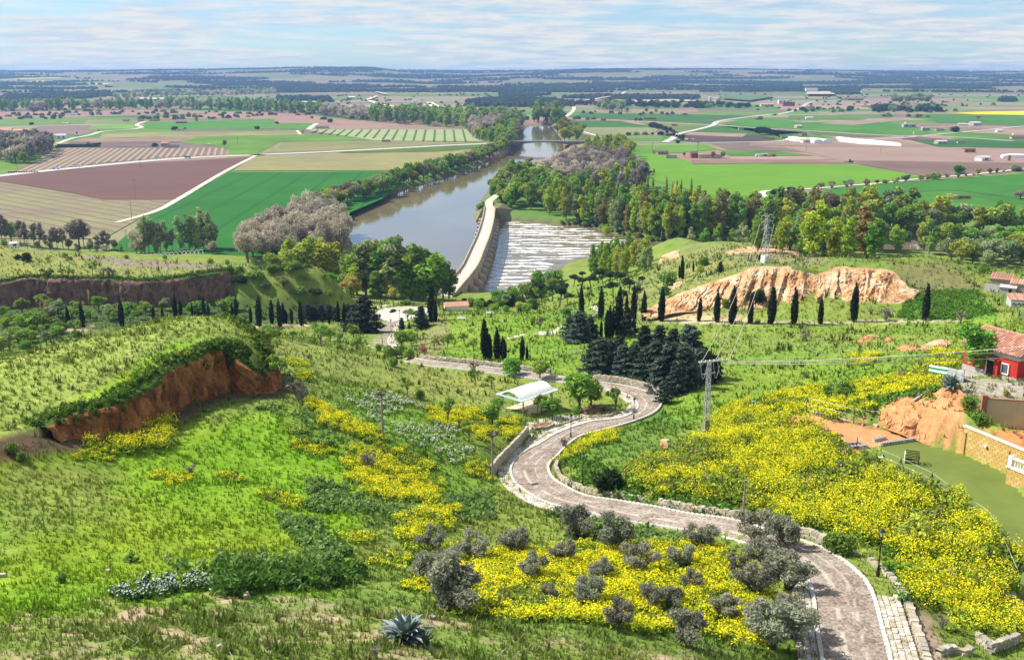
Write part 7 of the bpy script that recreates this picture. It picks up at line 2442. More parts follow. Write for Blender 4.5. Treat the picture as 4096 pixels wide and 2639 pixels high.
wood(scatter([(2150,858),(2300,868),(2480,905),(2620,938),(2800,948),(2800,912),(2600,890),(2400,850),(2300,820)],7.8,3,26),[('lime',5),('green',5),('rust',2),('yellow',2),('bare',1)],(16,24),'in the middle riverside wood',26,(.8,1.1))
for k,(x,yb,yt)in enumerate(((880,1140,995),(965,1170,1030),(1008,1200,1030),(1280,1230,1085),(1328,1240,1110),(1445,1240,1100),(1495,1250,1140),(1535,1250,1130),(1572,1250,1125),(1660,1250,1120),(1245,1250,1150),(1225,1260,1140))):
 T('lombardy','r3',x,yb+20,yt,zone='rising over the wood edge',z=3.2,wide=1.25)
wood(scatter([(2640,970),(2900,955),(3150,955),(3150,908),(2900,900),(2640,900)],7.6,3,27),[('lime',4),('green',5),('rust',4),('yellow',3),('silver',1),('leafy',2)],(16,24),'in the wood behind the pylon',27,(.85,1.15))
wood(scatter([(3150,960),(3450,965),(3450,908),(3300,900),(3150,908)],8.6,3,28),[('brown',4),('green',4),('lime',4),('leafy',3),('rust',3)],(15,24),'in the wood behind the orange cliff',28,(.9,1.25))
wood(scatter([(3450,970),(3800,975),(3800,918),(3600,905),(3450,908)],8.8,3,29),[('lime',5),('leafy',4),('yellow',4),('ash',2),('green',3)],(15,25),'in the wood behind the grassy dome',29,(1.1,1.5))
wood(scatter([(3800,985),(4350,990),(4350,930),(4000,925),(3800,920)],9.5,3,30),[('yellow',5),('leafy',5),('ash',4),('lime',2)],(13,20),'at the right end of the wood',30,(1.2,1.6))
wood(scatter([(3000,1010),(3400,1025),(3520,1010),(3520,985),(3000,985)],9,None,31),[('lime',4),('green',4),('silver',2),('limebush',1)],(8,14),'on the near bank behind the cliff',31)
wood(scatter([(3780,1040),(3900,1075),(4060,1060),(4250,1040),(4250,1000),(3850,1000)],8.0,4.0,32),[('ash',5),('yellow',4),('leafy',2),('bush',1)],(9,15),'behind the ruined huts',32,(1.2,1.5))
wood(along([(2900,958),(3000,966),(2760,962)],6,3,2,33),[('limebush',3),('bush',3)],(4,7),'at the far waterline behind the pylon hill',33)
wood(scatter(K('r3',(-60,1330),(20,1290),(60,1200),(10,1180),(-40,1260)),5,3.0,34),[('leafy',3),('green',2),('yellow',2)],(8,15),'on the islet left of the bridge end',34)
wood(scatter(K('r2',(1930,1480),(2000,1490),(2030,1380),(1960,1370),(1920,1420)),4.5,1.5,35),[('bush',3),('limebush',2),('leafy',1)],(5,9),'at the far pier of the bridge',35)
wood(bank(32,38,.8,4.0,.8,36),[('bush',3),('limebush',2),('darkbush',2)],(2.5,4.5),'at the waterline facing the rapids',36)
T('limebush','r7',915,308,215,label='bright lime bush standing at the water in the rapids bend',z=.6,wide=.9)

wood(scatter([(2760,1003),(3000,1003),(3200,1006),(3200,985),(2760,985)],6.5,3,80),[('lime',4),('green',4),('silver',3),('rust',2)],(9,16),'in the strip behind the pylon crest',80,(1.0,1.3))
wood(scatter([(3200,1030),(3500,1035),(3500,990),(3200,985)],6.5,None,81),[('lime',4),('green',4),('silver',3),('leafy',3),('rust',2)],(10,17),'in the strip behind the dome',81,(1.0,1.4))
wood(scatter([(3500,1015),(4350,1030),(4350,985),(3500,985)],8.5,3,82),[('lime',4),('leafy',4),('ash',3),('yellow',3),('green',2)],(11,18),'in the strip left of the ruins',82,(1.1,1.5))
# ---- trees of the plain
wood(scatter([(-40,446),(300,443),(700,440),(1000,447),(1000,437),(700,432),(300,435),(-40,437)],21,3,40),[('silver',4),('green',4),('greywillow',3),('leafy',3)],(22,31),'in the left end of the far belt',40,(1.0,1.4),False,None,True)
wood(scatter([(1000,448),(1280,462),(1290,452),(1000,438)],19,3,41),[('silver',4),('green',4),('leafy',4)],(22,30),'in the belt behind the pink brown field',41,(1.0,1.4),False,None,True)
wood(scatter([(1290,466),(1500,488),(1500,472),(1300,454)],17,3,42),[('greywillow',9),('mauvewillow',2),('leafy',2)],(22,30),'in the pale willow section of the far belt',42,(.9,1.1),False,None,True)
wood(scatter([(1500,490),(1700,506),(1880,517),(1960,500),(1880,482),(1700,478),(1500,470)],18,3,43),[('green',5),('leafy',5),('lime',3),('silver',2)],(24,33),'in the green belt left of the river narrows',43,(1.0,1.4),False,None,True)
wood(scatter(K('r1',(1000,425),(1400,412),(1800,410),(2391,395),(2391,380),(1400,395),(1000,412)),30,5,44),[('greywillow',4),('silver',4),('leafy',2)],(18,26),'in the second belt farther left',44,(1.1,1.5),False,None,True)
wood(scatter([(1960,505),(2060,520),(2090,505),(2050,480),(1960,480)],20,3,45),[('leafy',5),('silver',3),('mauvewillow',2)],(22,32),'at the river narrows',45,(1.0,1.3),False,None,True)
wood(scatter(K('r1',(-40,960),(60,985),(240,990),(330,950),(420,930),(470,870),(440,840),(200,840),(-40,860)),9.5,3.4,46),[('bare',9),('mauvewillow',1),('greywillow',1)],(19,26),'in the bare grove at the left border',46,(.95,1.2))
T('lime','r1',440,880,770,label='bright green tree at the right edge of the bare grove',z=3.4,wide=1.5)
T('yellow','r1',215,990,880,label='small yellowish tree standing before the bare grove',z=3.4,wide=1.1)
for k,(cr_,x,yb,yt,kd,lb)in enumerate((('r1',295,566,470,'mauvewillow','wide mauve willow clump standing out before the far belt'),('r1',1707,628,560,'silver','pair of pale poplars alone in the middle of the far fields'),
  ('r4',1815,1110,985,'leafy','round green tree alone beside the track on the right plain'),('r4',1985,1095,1020,'yellow','yellow budding tree right of the lone round tree'),('r4',1790,720,658,'darkbush','wide dark evergreen tree beside the small white huts'),
  ('r4',215,1275,1195,'darkbush','left dark hedge mass inside the curve of the pale track'),('r4',370,1265,1180,'darkbush','right dark hedge mass inside the curve of the pale track'),('r4',2360,1300,1200,'mauvewillow','dark mauve bush clump at the right border field'),
  ('r4',1260,1172,1130,'drybush','low grey thicket beside the pale track'),('r4',1985,620,562,'ash','single tree before the yellow rape field'),('r4',300,795,740,'mauvewillow','bare bush right of the bonfire smoke'),
  ('r3',1480,715,665,'brown','brownish tree beside the bonfire smoke'),('r3',1450,720,680,'cedar','small dark conifer left of the brownish tree'),('r3',1600,930,880,'yellow','olive green tree left of the dark red farmhouse'),
  ('r3',1850,945,880,'brown','rounded brown tree right of the white tanks'),('r3',1940,945,880,'brown','second rounded brown tree right of the white tanks'),('r3',1340,905,870,'drybush','bare thicket left of the dark barn'),
  ('r3',510,608,515,'darkbush','dark dense tree at the pale lane beyond the river'),('r3',1105,550,490,'ash','rounded pale tree before the dark far pines'),('r3',1180,632,585,'brown','budding tree left of the red roofed farmhouse'),
  ('r3',1290,1085,1040,'darkbush','dark shrub behind the dark red cottage'),('r3',1335,1090,1030,'bare','bare tree right of the dark red cottage'),('r2',1880,685,655,'ash','small round tree at the end of the striped pale field'),
  ('r2',700,632,590,'darkbush','dark bush at the pink brown field corner'),('r2',460,728,695,'ash','grey green bush at the left tip of the striped pale field'),('r1',1955,840,780,'brown','brown round tree at the right end of the vineyard'),
  ('r1',1350,845,803,'darkbush','dark bush at the left end of the vineyard shed'),('r1',770,828,795,'mauvewillow','purple bush over the dark hedge line'),('r1',670,745,712,'cedar','dark conifer beside the white bungalow'),
  ('r1',305,735,690,'yellow','yellow green tree by the long red roofed barn'),('r1',210,735,698,'cedar','dark conifer left of the yellow green tree by the barn'),('r1',260,735,700,'cedar','dark conifer right beside the yellow green tree by the barn'),
  ('r1',860,715,690,'yellow','small yellow tree at the bend of the pale track'),('r1',275,655,622,'darkbush','dark bush on the far green strip'),('r1',1515,700,655,'darkbush','dark tree left of the little white hut'),('r1',1610,702,670,'brown','brown thicket right of the little white hut'),
  ('r2',60,690,655,'darkbush','dark bush in the bright far field'),('r2',230,645,618,'darkbush','dark bush at the corner of two bright far strips'))):
 T(kd,cr_,x,yb,yt,label=lb,z=3.4,wide=1.5 if kd in('darkbush','drybush','mauvewillow')else 1.1)
hd=MB()
for a,b in(((480,842),(870,836)),((500,830),(720,828)),((720,830),(870,815))):
 (u0,v0),(u1,v1)=K('r1',a,b)
 hd.beam(at_z(u0,v0,4.3),at_z(u1,v1,4.3),3.5,2.6)
tag(hd.obj('clipped_hedge',plain('hedge_green',(.018,.04,.018),scale=.8,var=.4)),'dark clipped hedge along the back of the vineyard soil','hedge')
# shrubs along the right track and field edges
wood(along(K('r4',(560,1222),(800,1200),(1000,1185),(1200,1165),(1400,1150),(1600,1128),(1750,1120),(1900,1105),(2100,1080),(2391,1055)),13,3.2,3,47),[('drybush',3),('brown',2),('ash',2),('bush',1)],(3,7),'along the pale track of the right plain',47,(1.3,1.9))
wood(along(K('r3',(1090,745),(1250,740),(1400,735),(1560,765),(1640,800),(1560,815)),13,3.2,6,48),[('darkbush',3),('bush',2),('drybush',1)],(4,7),'around the smoking bonfire',48,(1.3,1.9),False)
wood(scatter(K('r3',(860,520),(1060,540),(1060,500),(880,495)),22,3.4,49),[('ash',4),('yellow',2)],(16,26),'in the pale copse beyond the river fields',49,(1.0,1.4),False)
wood(along(K('r3',(1225,550),(1420,548)),24,3.4,2,50),[('leafy',1)],(10,13),'in the orchard row beyond the dark green field',50,(1.0,1.3),False)
wood(scatter(K('r4',(1080,545),(1650,545),(1640,515),(1240,505),(1080,520)),27,3.6,51),[('darkbush',5),('bush',2),('ash',1)],(10,17),'in the right far tree group',51,(1.3,1.9),False)
wood(scatter(K('r4',(1220,475),(1560,480),(1540,465),(1230,460)),30,4,52),[('ash',1)],(26,36),'in the grey green row beyond the dark tree group',52,(1.1,1.5),False,None,True)
wood(scatter(K('r3',(690,480),(1200,492),(1250,500),(1700,505),(1950,500),(2150,510),(2150,495),(1700,478),(1200,470),(690,465)),26,3.8,53),[('darkbush',5),('pine',3),('bush',1)],(11,18),'in the dark far pine row',53,(1.3,1.8),False)
wood(scatter(K('r4',(450,545),(900,545),(900,520),(450,515)),40,3.8,55),[('darkbush',3),('ash',2),('bush',2)],(7,13),'among the white house strip on the far plain',55,(1.3,1.8),False)

# the far belts read as one mass of trees: one object
bV,bQ,bC,bM=[],[],[],[]
bk=sorted(set(b[0]for b in BELT))
bn=0
for k,p,h_,w_ in BELT:
 cr_=proto(k,random.randrange(4))[0]
 nv_=len(cr_.vertices)
 V=np.empty(nv_*3,np.float32)
 cr_.vertices.foreach_get('co',V)
 V=V.reshape(-1,4,3)[::4]
 V=V.mean(1,keepdims=True)+(V-V.mean(1,keepdims=True))*1.9
 a=random.uniform(0,6.28)
 V=V.reshape(-1,3)@np.array([[cos(a),sin(a),0],[-sin(a),cos(a),0],[0,0,1]])*[h_*w_,h_*w_,h_]+p
 q=np.arange(len(V)).reshape(-1,4)
 bV.append(V)
 bQ.append(q+bn)
 bC.append(np.repeat(rng.random(len(q))*.7+.3*random.random(),4))
 bM+=[bk.index(k)]*len(q)
 bn+=len(V)
tag(obj('far_tree_belt',mk_mesh('far_tree_belt',np.vstack(bV),[np.vstack(bQ)],[proto(k,0)[0].materials[0]for k in bk],bM,cols=np.repeat(np.concatenate(bC)[:,None],3,1))),kind='stuff')

# far woods and scrub that read as masses
def masses(name,X,Y,r0,hh,col,seed,kind='stuff',z=None):
 r=np.random.default_rng(seed)
 n_=len(X)
 a=np.linspace(0,2*pi,6)[:-1]
 ring=np.array([(cos(t),sin(t))for t in a])
 V=np.zeros((n_,11,3))
 rr_=r0*r.uniform(.6,1.4,n_)
 h=hh*r.uniform(.6,1.3,n_)
 Z=H(X,Y)if z is None else z
 for k in range(5):
  j1,j2=r.uniform(.75,1.2,n_),r.uniform(.6,1.0,n_)
  V[:,k]=np.c_[X+ring[k,0]*rr_*j1,Y+ring[k,1]*rr_*j1,Z+h*.12]
  V[:,5+k]=np.c_[X+ring[k,0]*rr_*j2*.8,Y+ring[k,1]*rr_*j2*.8,Z+h*r.uniform(.6,.85,n_)]
 V[:,10]=np.c_[X,Y,Z+h]
 b=(np.arange(n_)*11)[:,None]
 Q=np.concatenate([b+np.array([k,(k+1)%5,5+(k+1)%5,5+k])for k in range(5)])
 Tt=np.concatenate([b+np.array([5+k,5+(k+1)%5,10])for k in range(5)])
 c=np.array(col)*r.uniform(.65,1.35,n_)[:,None]
 c=np.repeat(c,11,0)
 o=obj(name,mk_mesh(name,V.reshape(-1,3),[Q,Tt],bpy.data.materials.get('mass_foliage')or attr_mat('mass_foliage',.5,.25),cols=c))
 return tag(o,kind=kind)

N_=150000
Y=4300*(9800/4300)**rng.random(N_)
X=(rng.random(N_)*1.5-.75)*Y
w_=fbm(X/620,Y/300,74,4)
k_=w_>.515
masses('far_forest',X[k_][:34000],Y[k_][:34000],9.5,10,(.020,.034,.020),60)
# named dark pine woods seen on the slopes
def wood_mass(polys,gap,z,r0,hh,col,name,seed):
 XX=[]
 r=np.random.default_rng(seed)
 for pol in polys:
  W_=np.array([at_d(p[0],p[1],z)if z>500 else at_z(p[0],p[1],z)for p in pol])[:,:2]
  lo,hi=W_.min(0),W_.max(0)
  n_=int(min(14000,(hi-lo).prod()/gap**2))
  c=lo+r.random((n_,2))*(hi-lo)
  XX.append(c[sdist(c[:,0],c[:,1],W_)>0])
 XX=np.vstack(XX)
 return masses(name,XX[:,0],XX[:,1],r0,hh,col,seed)

wood_mass([K('r2',(240,445),(700,452),(690,415),(250,410)),K('r2',(1880,490),(2391,490),(2391,435),(2100,425),(1890,440)),K('r3',(0,490),(560,480),(690,462),(400,425),(0,425)),K('r3',(0,425),(440,395),(0,385)),K('r3',(540,418),(1700,428),(1740,405),(900,400),(560,410)),
           K('r1',(0,455),(220,450),(300,400),(80,395),(0,420)),K('r1',(230,420),(700,420),(1000,400),(850,380),(300,395)),K('r4',(40,370),(450,368),(440,340),(40,345)),K('r4',(700,395),(950,395),(960,360),(760,352)),K('r4',(2180,448),(2310,448),(2310,420),(2180,425))],15,6,9.5,11,(.020,.036,.018),'far_pine_wood',61)
rs=np.random.default_rng(62)
n_=2600
Y=1900*(4600/1900)**rs.random(n_)
X=(rs.random(n_)*1.3-.65)*Y
k_=(vnoise(X/160,Y/110,63)>.60)&(sdist(X,Y,RIVW)<-20)
masses('far_scrub',X[k_],Y[k_],5.5,6,(.045,.07,.03),62)

# ---- shrubs of the valley and slopes, one by one
for cr_,kind,x,yb,yt,lb in(
 ('s2','almond',240,330,-10,'large airy tree at the tip of the near red cliff'),('s2','drybush',440,475,240,'bare dark branching tree among yellow flowers by the cliff tip'),('s2','almond',1370,395,205,'airy tree standing above the white flower patch'),('s2','bush',1480,420,330,'low bush right of the airy tree above the white flowers'),
 ('s2','almond',1722,630,390,'slender green tree between two yellow patches left of the pavilion'),('s2','almond',1955,305,120,'sparse tree pair left member on the slope above the pavilion'),('s2','almond',2098,338,195,'small tree right of the sparse one above the pavilion'),
 ('s2','almond',1900,800,590,'thin leaning tree left of the tall basket post'),('s2','leafy',2110,650,400,'dense dark green tree directly left of the pavilion'),('s2','bush',2280,215,35,'bright bushy tree below the lawn by the far road'),('s2','bush',1240,135,50,'small vivid bush on the spur crest left of the lamp'),
 ('s2','almond',1420,890,760,'sparse sapling among white flowers above the lower yellow band'),('s3','leafy',345,255,55,'dark spreading tree by the road below the lawn'),('s3','leafy',690,530,150,'largest broad tree right of the pavilion'),('s3','leafy',790,480,220,'tree joined to the right side of the largest broad tree'),
 ('s3','almond',1000,520,298,'open green tree inside the far bend right of the brown bed'),('s3','almond',362,565,360,'slender young tree in front of the pavilion'),('s3','leafy',455,605,390,'bushy tree right of the pavilion front'),('s3','limebush',680,560,460,'light green bush under the largest broad tree'),
 ('s3','darkbush',930,1255,985,'big dark round bush inside the main bend'),('s3','bush',215,655,605,'small dark bush at the left corner of the small brown bed'),('s3','bush',540,640,600,'small bush between the brown beds'),('s3','drybush',560,850,740,'dry twiggy bush on the inner kerb above the yellow clump'),
 ('r6','almond',620,1275,1045,'left tree of the bright pair above the spur crest'),('r6','almond',700,1265,1100,'right tree of the bright pair above the spur crest'),('r6','almond',930,1335,1155,'leaning tree with bent trunk on the spur crest'),('r6','almond',130,1255,1110,'leafy tree just right of the near plateau nose'),('r6','almond',370,1235,1120,'sparse small tree between plateau nose and bright pair'),
 ('r6','bush',780,1300,1230,'low bush right of the bright tree pair'),('r6','bush',550,1255,1160,'bush left of the bright tree pair'),('r6','ash',780,1230,1140,'grey green round bush below the dark cedar'),('r6','leafy',900,1190,1060,'green tree in front of the dark cedar'),('r6','leafy',1320,1290,1115,'dense green tree at the curb below the roundabout'),('r6','leafy',1400,1270,1120,'second dense tree at the curb below the roundabout'),('r6','bush',1200,1380,1240,'broad bush over the spur crest below the roundabout'),('r6','bush',1320,1370,1230,'tall bush over the spur crest right of the broad one'),('r6','bush',1380,1390,1270,'bright bush over the spur crest left of the black lamp'),
 ('r6','bush',1240,1440,1350,'rounded small bush below the spur crest'),('r6','bush',1120,1310,1230,'bush at the left pavement of the sunken road'),('r6','almond',1605,1300,1180,'small tree at the foot of the lawn flank'),('r6','almond',1720,1275,1140,'slanted sapling on the lawn flank'),('r6','almond',1860,1265,1140,'sapling on the lawn behind the black lamp'),('r6','pinkbush',1500,1325,1250,'pink blossoming bush on the lawn flank'),('r6','almond',1510,1210,1140,'bare sapling at the top of the lawn flank'),('r6','almond',1940,1310,1200,'light sapling left of the lawn trio'),
 ('r6','drybush',1950,1500,1380,'sparse thicket on the slope left of the far road'),('s4','bush',720,430,230,'left half of the double green bush in the yellow band'),('s4','bush',830,430,220,'right half of the double green bush in the yellow band'),('s4','drybush',1320,275,160,'bare crooked little tree on the slope left of the green fence'),
 ('s4','ash',800,1090,950,'grey green bush on the yellow bank above the court corner'),('s4','bush',1260,1230,1110,'dark green shrub on the yellow bank beside the fence brace'),('s4','bush',1990,650,520,'yellow green shrub at the foot of the plaster wall'),('s4','bush',1900,520,360,'shrub between red bank and brick pier'),('s4','limebush',2230,400,330,'round yellow green bush before the red house plinth'),
 ('s8','bush',425,345,185,'vivid green bush at the road edge beside the flowering bank'),('s8','limebush',840,310,120,'big lime green bush on the flowering bank'),('s8','drybush',740,210,120,'dry grey bush left of the big lime bush'),('s8','drybush',1050,340,260,'dry mauve bush right of the big lime bush'),('s8','drybush',960,720,640,'dry grey bush at the bottom right bank'),('s8','limebush',1080,690,600,'pale green bush below the flower dome'),
 ('r8','leafy',1990,1520,1030,'large tree with bent dark trunk in front of the red house'),('r8','drybush',1185,1055,925,'bare grey shrub on the path right of the long cypress row'),('r8','drybush',1840,1065,955,'bare shrub at the right end of the path'),('r8','drybush',480,1230,1130,'tiny bare shrub on the slope below the cypress row'),
 ('r8','bush',2050,640,530,'yellow green bush left behind the larger ruin'),('r8','drybush',290,1480,1420,'grey dead shrub low on the right slope'),('s5','bush',540,850,740,'dark low bush on the lush left slope'),('s6','drybush',1100,1500,1370,'olive coloured wispy bush at the left foot of the agave'),
 ('s1','bush',90,900,760,'green bush left below the near red cliff'),('s1','bush',190,960,860,'second green bush left below the near red cliff'),('s1','drybush',1660,1080,980,'brown twiggy tuft on the left slope'),('s2','drybush',1040,1060,860,'round dry grey bush inside the yellow band'),('s2','drybush',830,960,880,'dry grey bush left of the round one at the yellow band'),('s6','drybush',2080,290,220,'dry grey tuft on the slope above the olives')):
 T(kind,cr_,x,yb,yt,label=lb,wide={'leafy':1.35,'almond':1.1,'drybush':1.3}.get(kind,1.0))

for x,yb,yt,k in((360,665,580,'almond'),(420,665,600,'bush'),(450,668,590,'almond'),(540,680,585,'almond'),(600,682,590,'almond'),(640,685,600,'almond'),(805,645,525,'almond'),(900,668,575,'drybush'),(950,672,570,'drybush'),(985,675,590,'drybush'),(230,535,440,'darkbush'),(565,500,450,'limebush'),(620,520,485,'bush'),(410,525,485,'bush'),(1430,515,465,'limebush'),(1830,555,495,'limebush'),(1980,560,505,'limebush'),(2205,560,490,'limebush'),(1100,510,465,'bush'),(2000,620,560,'bush'),(2060,625,570,'bush'),(160,520,460,'darkbush')):
 T(k,'r5',x,yb,yt,zone='on the grassy top of the far left plateau')
wood(scatter(K('r5',(0,1120),(60,1040),(300,950),(700,960),(1000,960),(1300,960),(2000,960),(2160,990),(2000,985),(1280,1020),(1180,1090),(800,1080),(500,1090),(200,1170)),4.6,None,70),[('almond',5),('leafy',2),('bush',3),('ash',1)],(3,6.5),'in the hollow under the left cliff',70,(1.2,1.6))
wood(scatter(K('r5',(-20,1390),(80,1360),(300,1290),(480,1240),(700,1180),(720,1150),(520,1110),(200,1180),(0,1200)),4.2,None,71),[('almond',5),('bush',4),('ash',2),('leafy',1)],(2.4,5.0),'behind the near left plateau',71,(1.1,1.5))
wood(scatter(K('r6',(60,620),(300,590),(600,600),(640,680),(720,800),(700,880),(480,860),(250,860),(60,820),(-150,780),(-100,700)),4.0,None,72),[('bush',4),('leafy',3),('darkbush',2),('limebush',1),('ash',1)],(2.0,4.2),'on the far plateau end slope',72,(1.5,2.1))
wood(scatter([(1060,1330),(1110,1330),(1120,1400),(1070,1420)],3.5,None,73),[('bush',3),('almond',2)],(2,3.5),'right of the near plateau nose',73)

# ---- olives
OL=[('s6',1790,1090,600,1.05),('s6',1700,1060,500,.95),('s6',1590,570,330,1),('s6',1940,660,375,1.05),('s6',2290,575,340,.95),('s7',375,255,60,1),('s7',80,350,195,1),('s7',320,390,258,1.1),('s7',160,470,318,1),('s7',580,325,110,.85),
      ('s7',690,445,270,1),('s7',450,600,440,1.05),('s7',500,480,350,1.1),('s7',590,725,540,.85),('s7',760,610,470,1.0),('s7',860,610,480,1),('s7',900,410,260,.95),('s7',1005,318,180,1.1),('s7',955,510,415,1.2),('s7',1180,450,330,1),('s7',935,800,575,.9),('s7',1130,670,530,1.05),('s7',250,570,480,.9),
      ('s8',30,310,105,1.0),('s8',170,330,130,1.0),('s8',90,440,250,1.1),('s8',190,520,320,1.1),('s8',30,560,350,1.0),('s8',120,820,540,1.05),('s8',220,760,520,1.0),('s8',60,720,560,1.0)]
for cr_,x,yb,yt,w_ in OL:
 T('olive',cr_,x,yb,yt,zone='in the grove over the yellow flowers' if cr_!='s8' else 'in the cluster beside the near road',wide=w_*1.3,group='olive trees above the yellow flowers')

# ---- labels of everything planted by zone: counted from the left within zone and kind
TENS=['','','twenty','thirty','forty','fifty','sixty','seventy','eighty','ninety']
TENTH=['','','twentieth','thirtieth','fortieth','fiftieth','sixtieth','seventieth','eightieth','ninetieth']

def ordinal(k):
 if k<19:
  return ORD[k]
 n_=k+1
 if n_>=100:
  return 'hundred and '+ordinal(n_-101)if n_>100 else 'hundredth'
 return TENTH[n_//10]if n_%10==0 else TENS[n_//10]+'-'+ORD[n_%10-1]

byz={}
for e in PLANTED:
 byz.setdefault((e[2],e[1]),[]).append(e)
for(zn,what),es in byz.items():
 es.sort(key=lambda e:e[3])
 for k,e in enumerate(es):
  e[0]['label']=('only %s %s'%(what,zn))if len(es)==1 else '%s %s from the left %s'%(ordinal(k),what,zn)

# ================================================================== GROUND COVER
m_cover=attr_mat('cover_plants',.9,.25,transl=.30)

def ground_points(poly,density,seed,dr=(20,330),edge=.0,rough=6.0):
 """random points on the ground inside an outline traced in the photograph (seen ground only)"""
 r=np.random.default_rng(seed)
 P=hit(poly)
 lo,hi=P[:,:2].min(0)-1,P[:,:2].max(0)+1
 n_=int((hi-lo).prod()*density)
 c=lo+r.random((n_,2))*(hi-lo)
 k=sdist(c[:,0],c[:,1],P[:,:2])+(fbm(c[:,0]/2.5,c[:,1]/2.5,seed+5)-.5)*rough>edge
 c=c[k]
 z=H(c[:,0],c[:,1])
 ok=(c[:,1]>dr[0])&(c[:,1]<dr[1])
 rd_,_=seg_dist(c[:,0],c[:,1],RC[::4,:2],False)
 return np.c_[c,z][ok&(rd_>2.6)]

def clump(P,Hh,specs,seed,name,spread=.3):
 """small leaf and flower faces on every point; specs: (count, colour, size, low, high, aspect, up)"""
 r=np.random.default_rng(seed)
 VV,CC=[],[]
 for cnt_,colr,size,lo,hi,asp,up in specs:
  n_=len(P)*cnt_
  b=np.repeat(P,cnt_,0)
  h=np.repeat(Hh,cnt_)
  zf=lo+(hi-lo)*r.random(n_)
  ang_=r.random(n_)*6.283
  rad=np.sqrt(r.random(n_))*spread*(1.15-.5*zf)*(0.5+h*.6)
  c=b+np.c_[np.cos(ang_)*rad,np.sin(ang_)*rad,zf*h]
  nr_=r.normal(size=(n_,3))*.8+[0,0,up]
  nr_/=np.linalg.norm(nr_,axis=1)[:,None]
  a=np.cross(nr_,r.normal(size=(n_,3)))
  a/=np.linalg.norm(a,axis=1)[:,None]+1e-6
  bb=np.cross(nr_,a)
  s=(size*r.uniform(.6,1.4,n_))[:,None]
  VV.append(np.stack([c-a*s*asp*.5,c-bb*s*.5,c+a*s*asp*.5,c+bb*s*.5],1).reshape(-1,3))
  CC.append(np.repeat(np.array(colr)*r.uniform(.65,1.3,n_)[:,None],4,0))
 V,C=np.concatenate(VV),np.concatenate(CC)
 o=obj(name,mk_mesh(name,V,[np.arange(len(V)).reshape(-1,4)],m_cover,cols=C))
 return tag(o,kind='stuff')

YF,YG,SG=(.84,.76,.02),(.24,.34,.03),(.12,.21,.025)

def mustard(polys,dens,h,seed,yel=12,lump=.6,size=.13,green=9,gap=.40):
 P=np.vstack([ground_points(p,dens,seed+k)for k,p in enumerate(polys)])
 hh=h*(.55+lump*fbm(P[:,0]/2.3,P[:,1]/2.3,seed+50))*np.random.default_rng(seed).uniform(.75,1.2,len(P))
 nn=.6*fbm(P[:,0]/4.5,P[:,1]/4.5,seed+60)+.4*fbm(P[:,0]/1.4,P[:,1]/1.4,seed+61)
 k=nn<gap
 if k.sum()>20:
  clump(P[k],hh[k]*.75,[(green+4,YG,size*1.6,.0,.95,1.9,.4),(5,SG,size*2.1,.0,.6,1.6,.6),(2,YF,size*.7,.7,1.1,1.2,.9),(3,(.22,.18,.11),size*1.3,.1,1.0,2.6,.2)],seed+3,'bank_weeds',.62)
 P,hh=P[~k],hh[~k]
 return clump(P,hh,[(green,YG,size*1.5,.05,.85,1.9,.3),(3,SG,size*2.0,.0,.45,1.6,.6),(int(yel*2),YF,size*.68,.55,1.12,1.2,.9)],seed,'mustard_flowers',.62)

# olive grove meadow
mustard([[(1640,2330),(1720,2290),(1800,2200),(1880,2270),(2000,2200),(2160,2230),(2270,2180),(2440,2190),(2600,2190),(2760,2200),(2900,2190),(3000,2260),(3030,2360),(3060,2480),(3100,2560),(3000,2610),(2850,2560),(2700,2540),(2560,2530),(2400,2515),(2150,2500),(1980,2480),(1820,2460),(1720,2430),(1650,2370)]],5.2,.75,300,yel=14)
# middle bands on the left slope
mustard([[(1230,1600),(1300,1620),(1420,1680),(1530,1750),(1520,1790),(1420,1760),(1330,1700),(1240,1650)],[(1400,1800),(1480,1760),(1560,1770),(1640,1830),(1700,1870),(1690,1930),(1600,1940),(1530,1860),(1450,1850)],
         [(1350,1850),(1420,1850),(1500,1910),(1620,1930),(1740,1940),(1720,2010),(1600,2020),(1500,1990),(1420,1930)],[(1610,2070),(1700,2040),(1800,2050),(1890,2120),(1840,2130),(1700,2120),(1620,2160)]],4.6,.95,320)
mustard([[(1180,1720),(1270,1760),(1290,1840),(1210,1800)],[(1420,2240),(1540,2240),(1560,2270),(1440,2270)],[(1400,2150),(1480,2160),(1470,2190),(1400,2180)],[(1640,2200),(1720,2180),(1720,2260),(1640,2260)],[(1850,1850),(1950,1860),(1960,1920),(1880,1900)],[(1160,1440),(1220,1450),(1240,1520),(1180,1560)],[(900,1900),(1000,1905),(980,1925),(870,1920)],[(1070,1960),(1230,2030),(1200,2050),(1090,1990)],[(1950,2210),(2050,2200),(2060,2260),(1960,2260)]],2.6,.7,340,yel=9)
mustard([[(1730,1640),(1910,1640),(1920,1690),(1860,1720),(1720,1690)],[(1905,1700),(1960,1680),(1960,1770),(1910,1770)],[(2020,1690),(2060,1690),(2085,1750),(2030,1780),(2000,1740)]],4.6,.9,360)
# under the near cliff
mustard([[(285,1790),(420,1790),(520,1840),(620,1880),(750,1920),(700,1940),(560,1900),(400,1850),(290,1830)]],3.4,.55,380,yel=10)
mustard([[(480,1720),(600,1710),(690,1690),(690,1760),(600,1830),(500,1830),(400,1800)]],4.0,1.7,381,yel=14)
mustard([[(730,1570),(820,1575),(810,1600),(740,1590)]],2.5,.8,382,yel=9)
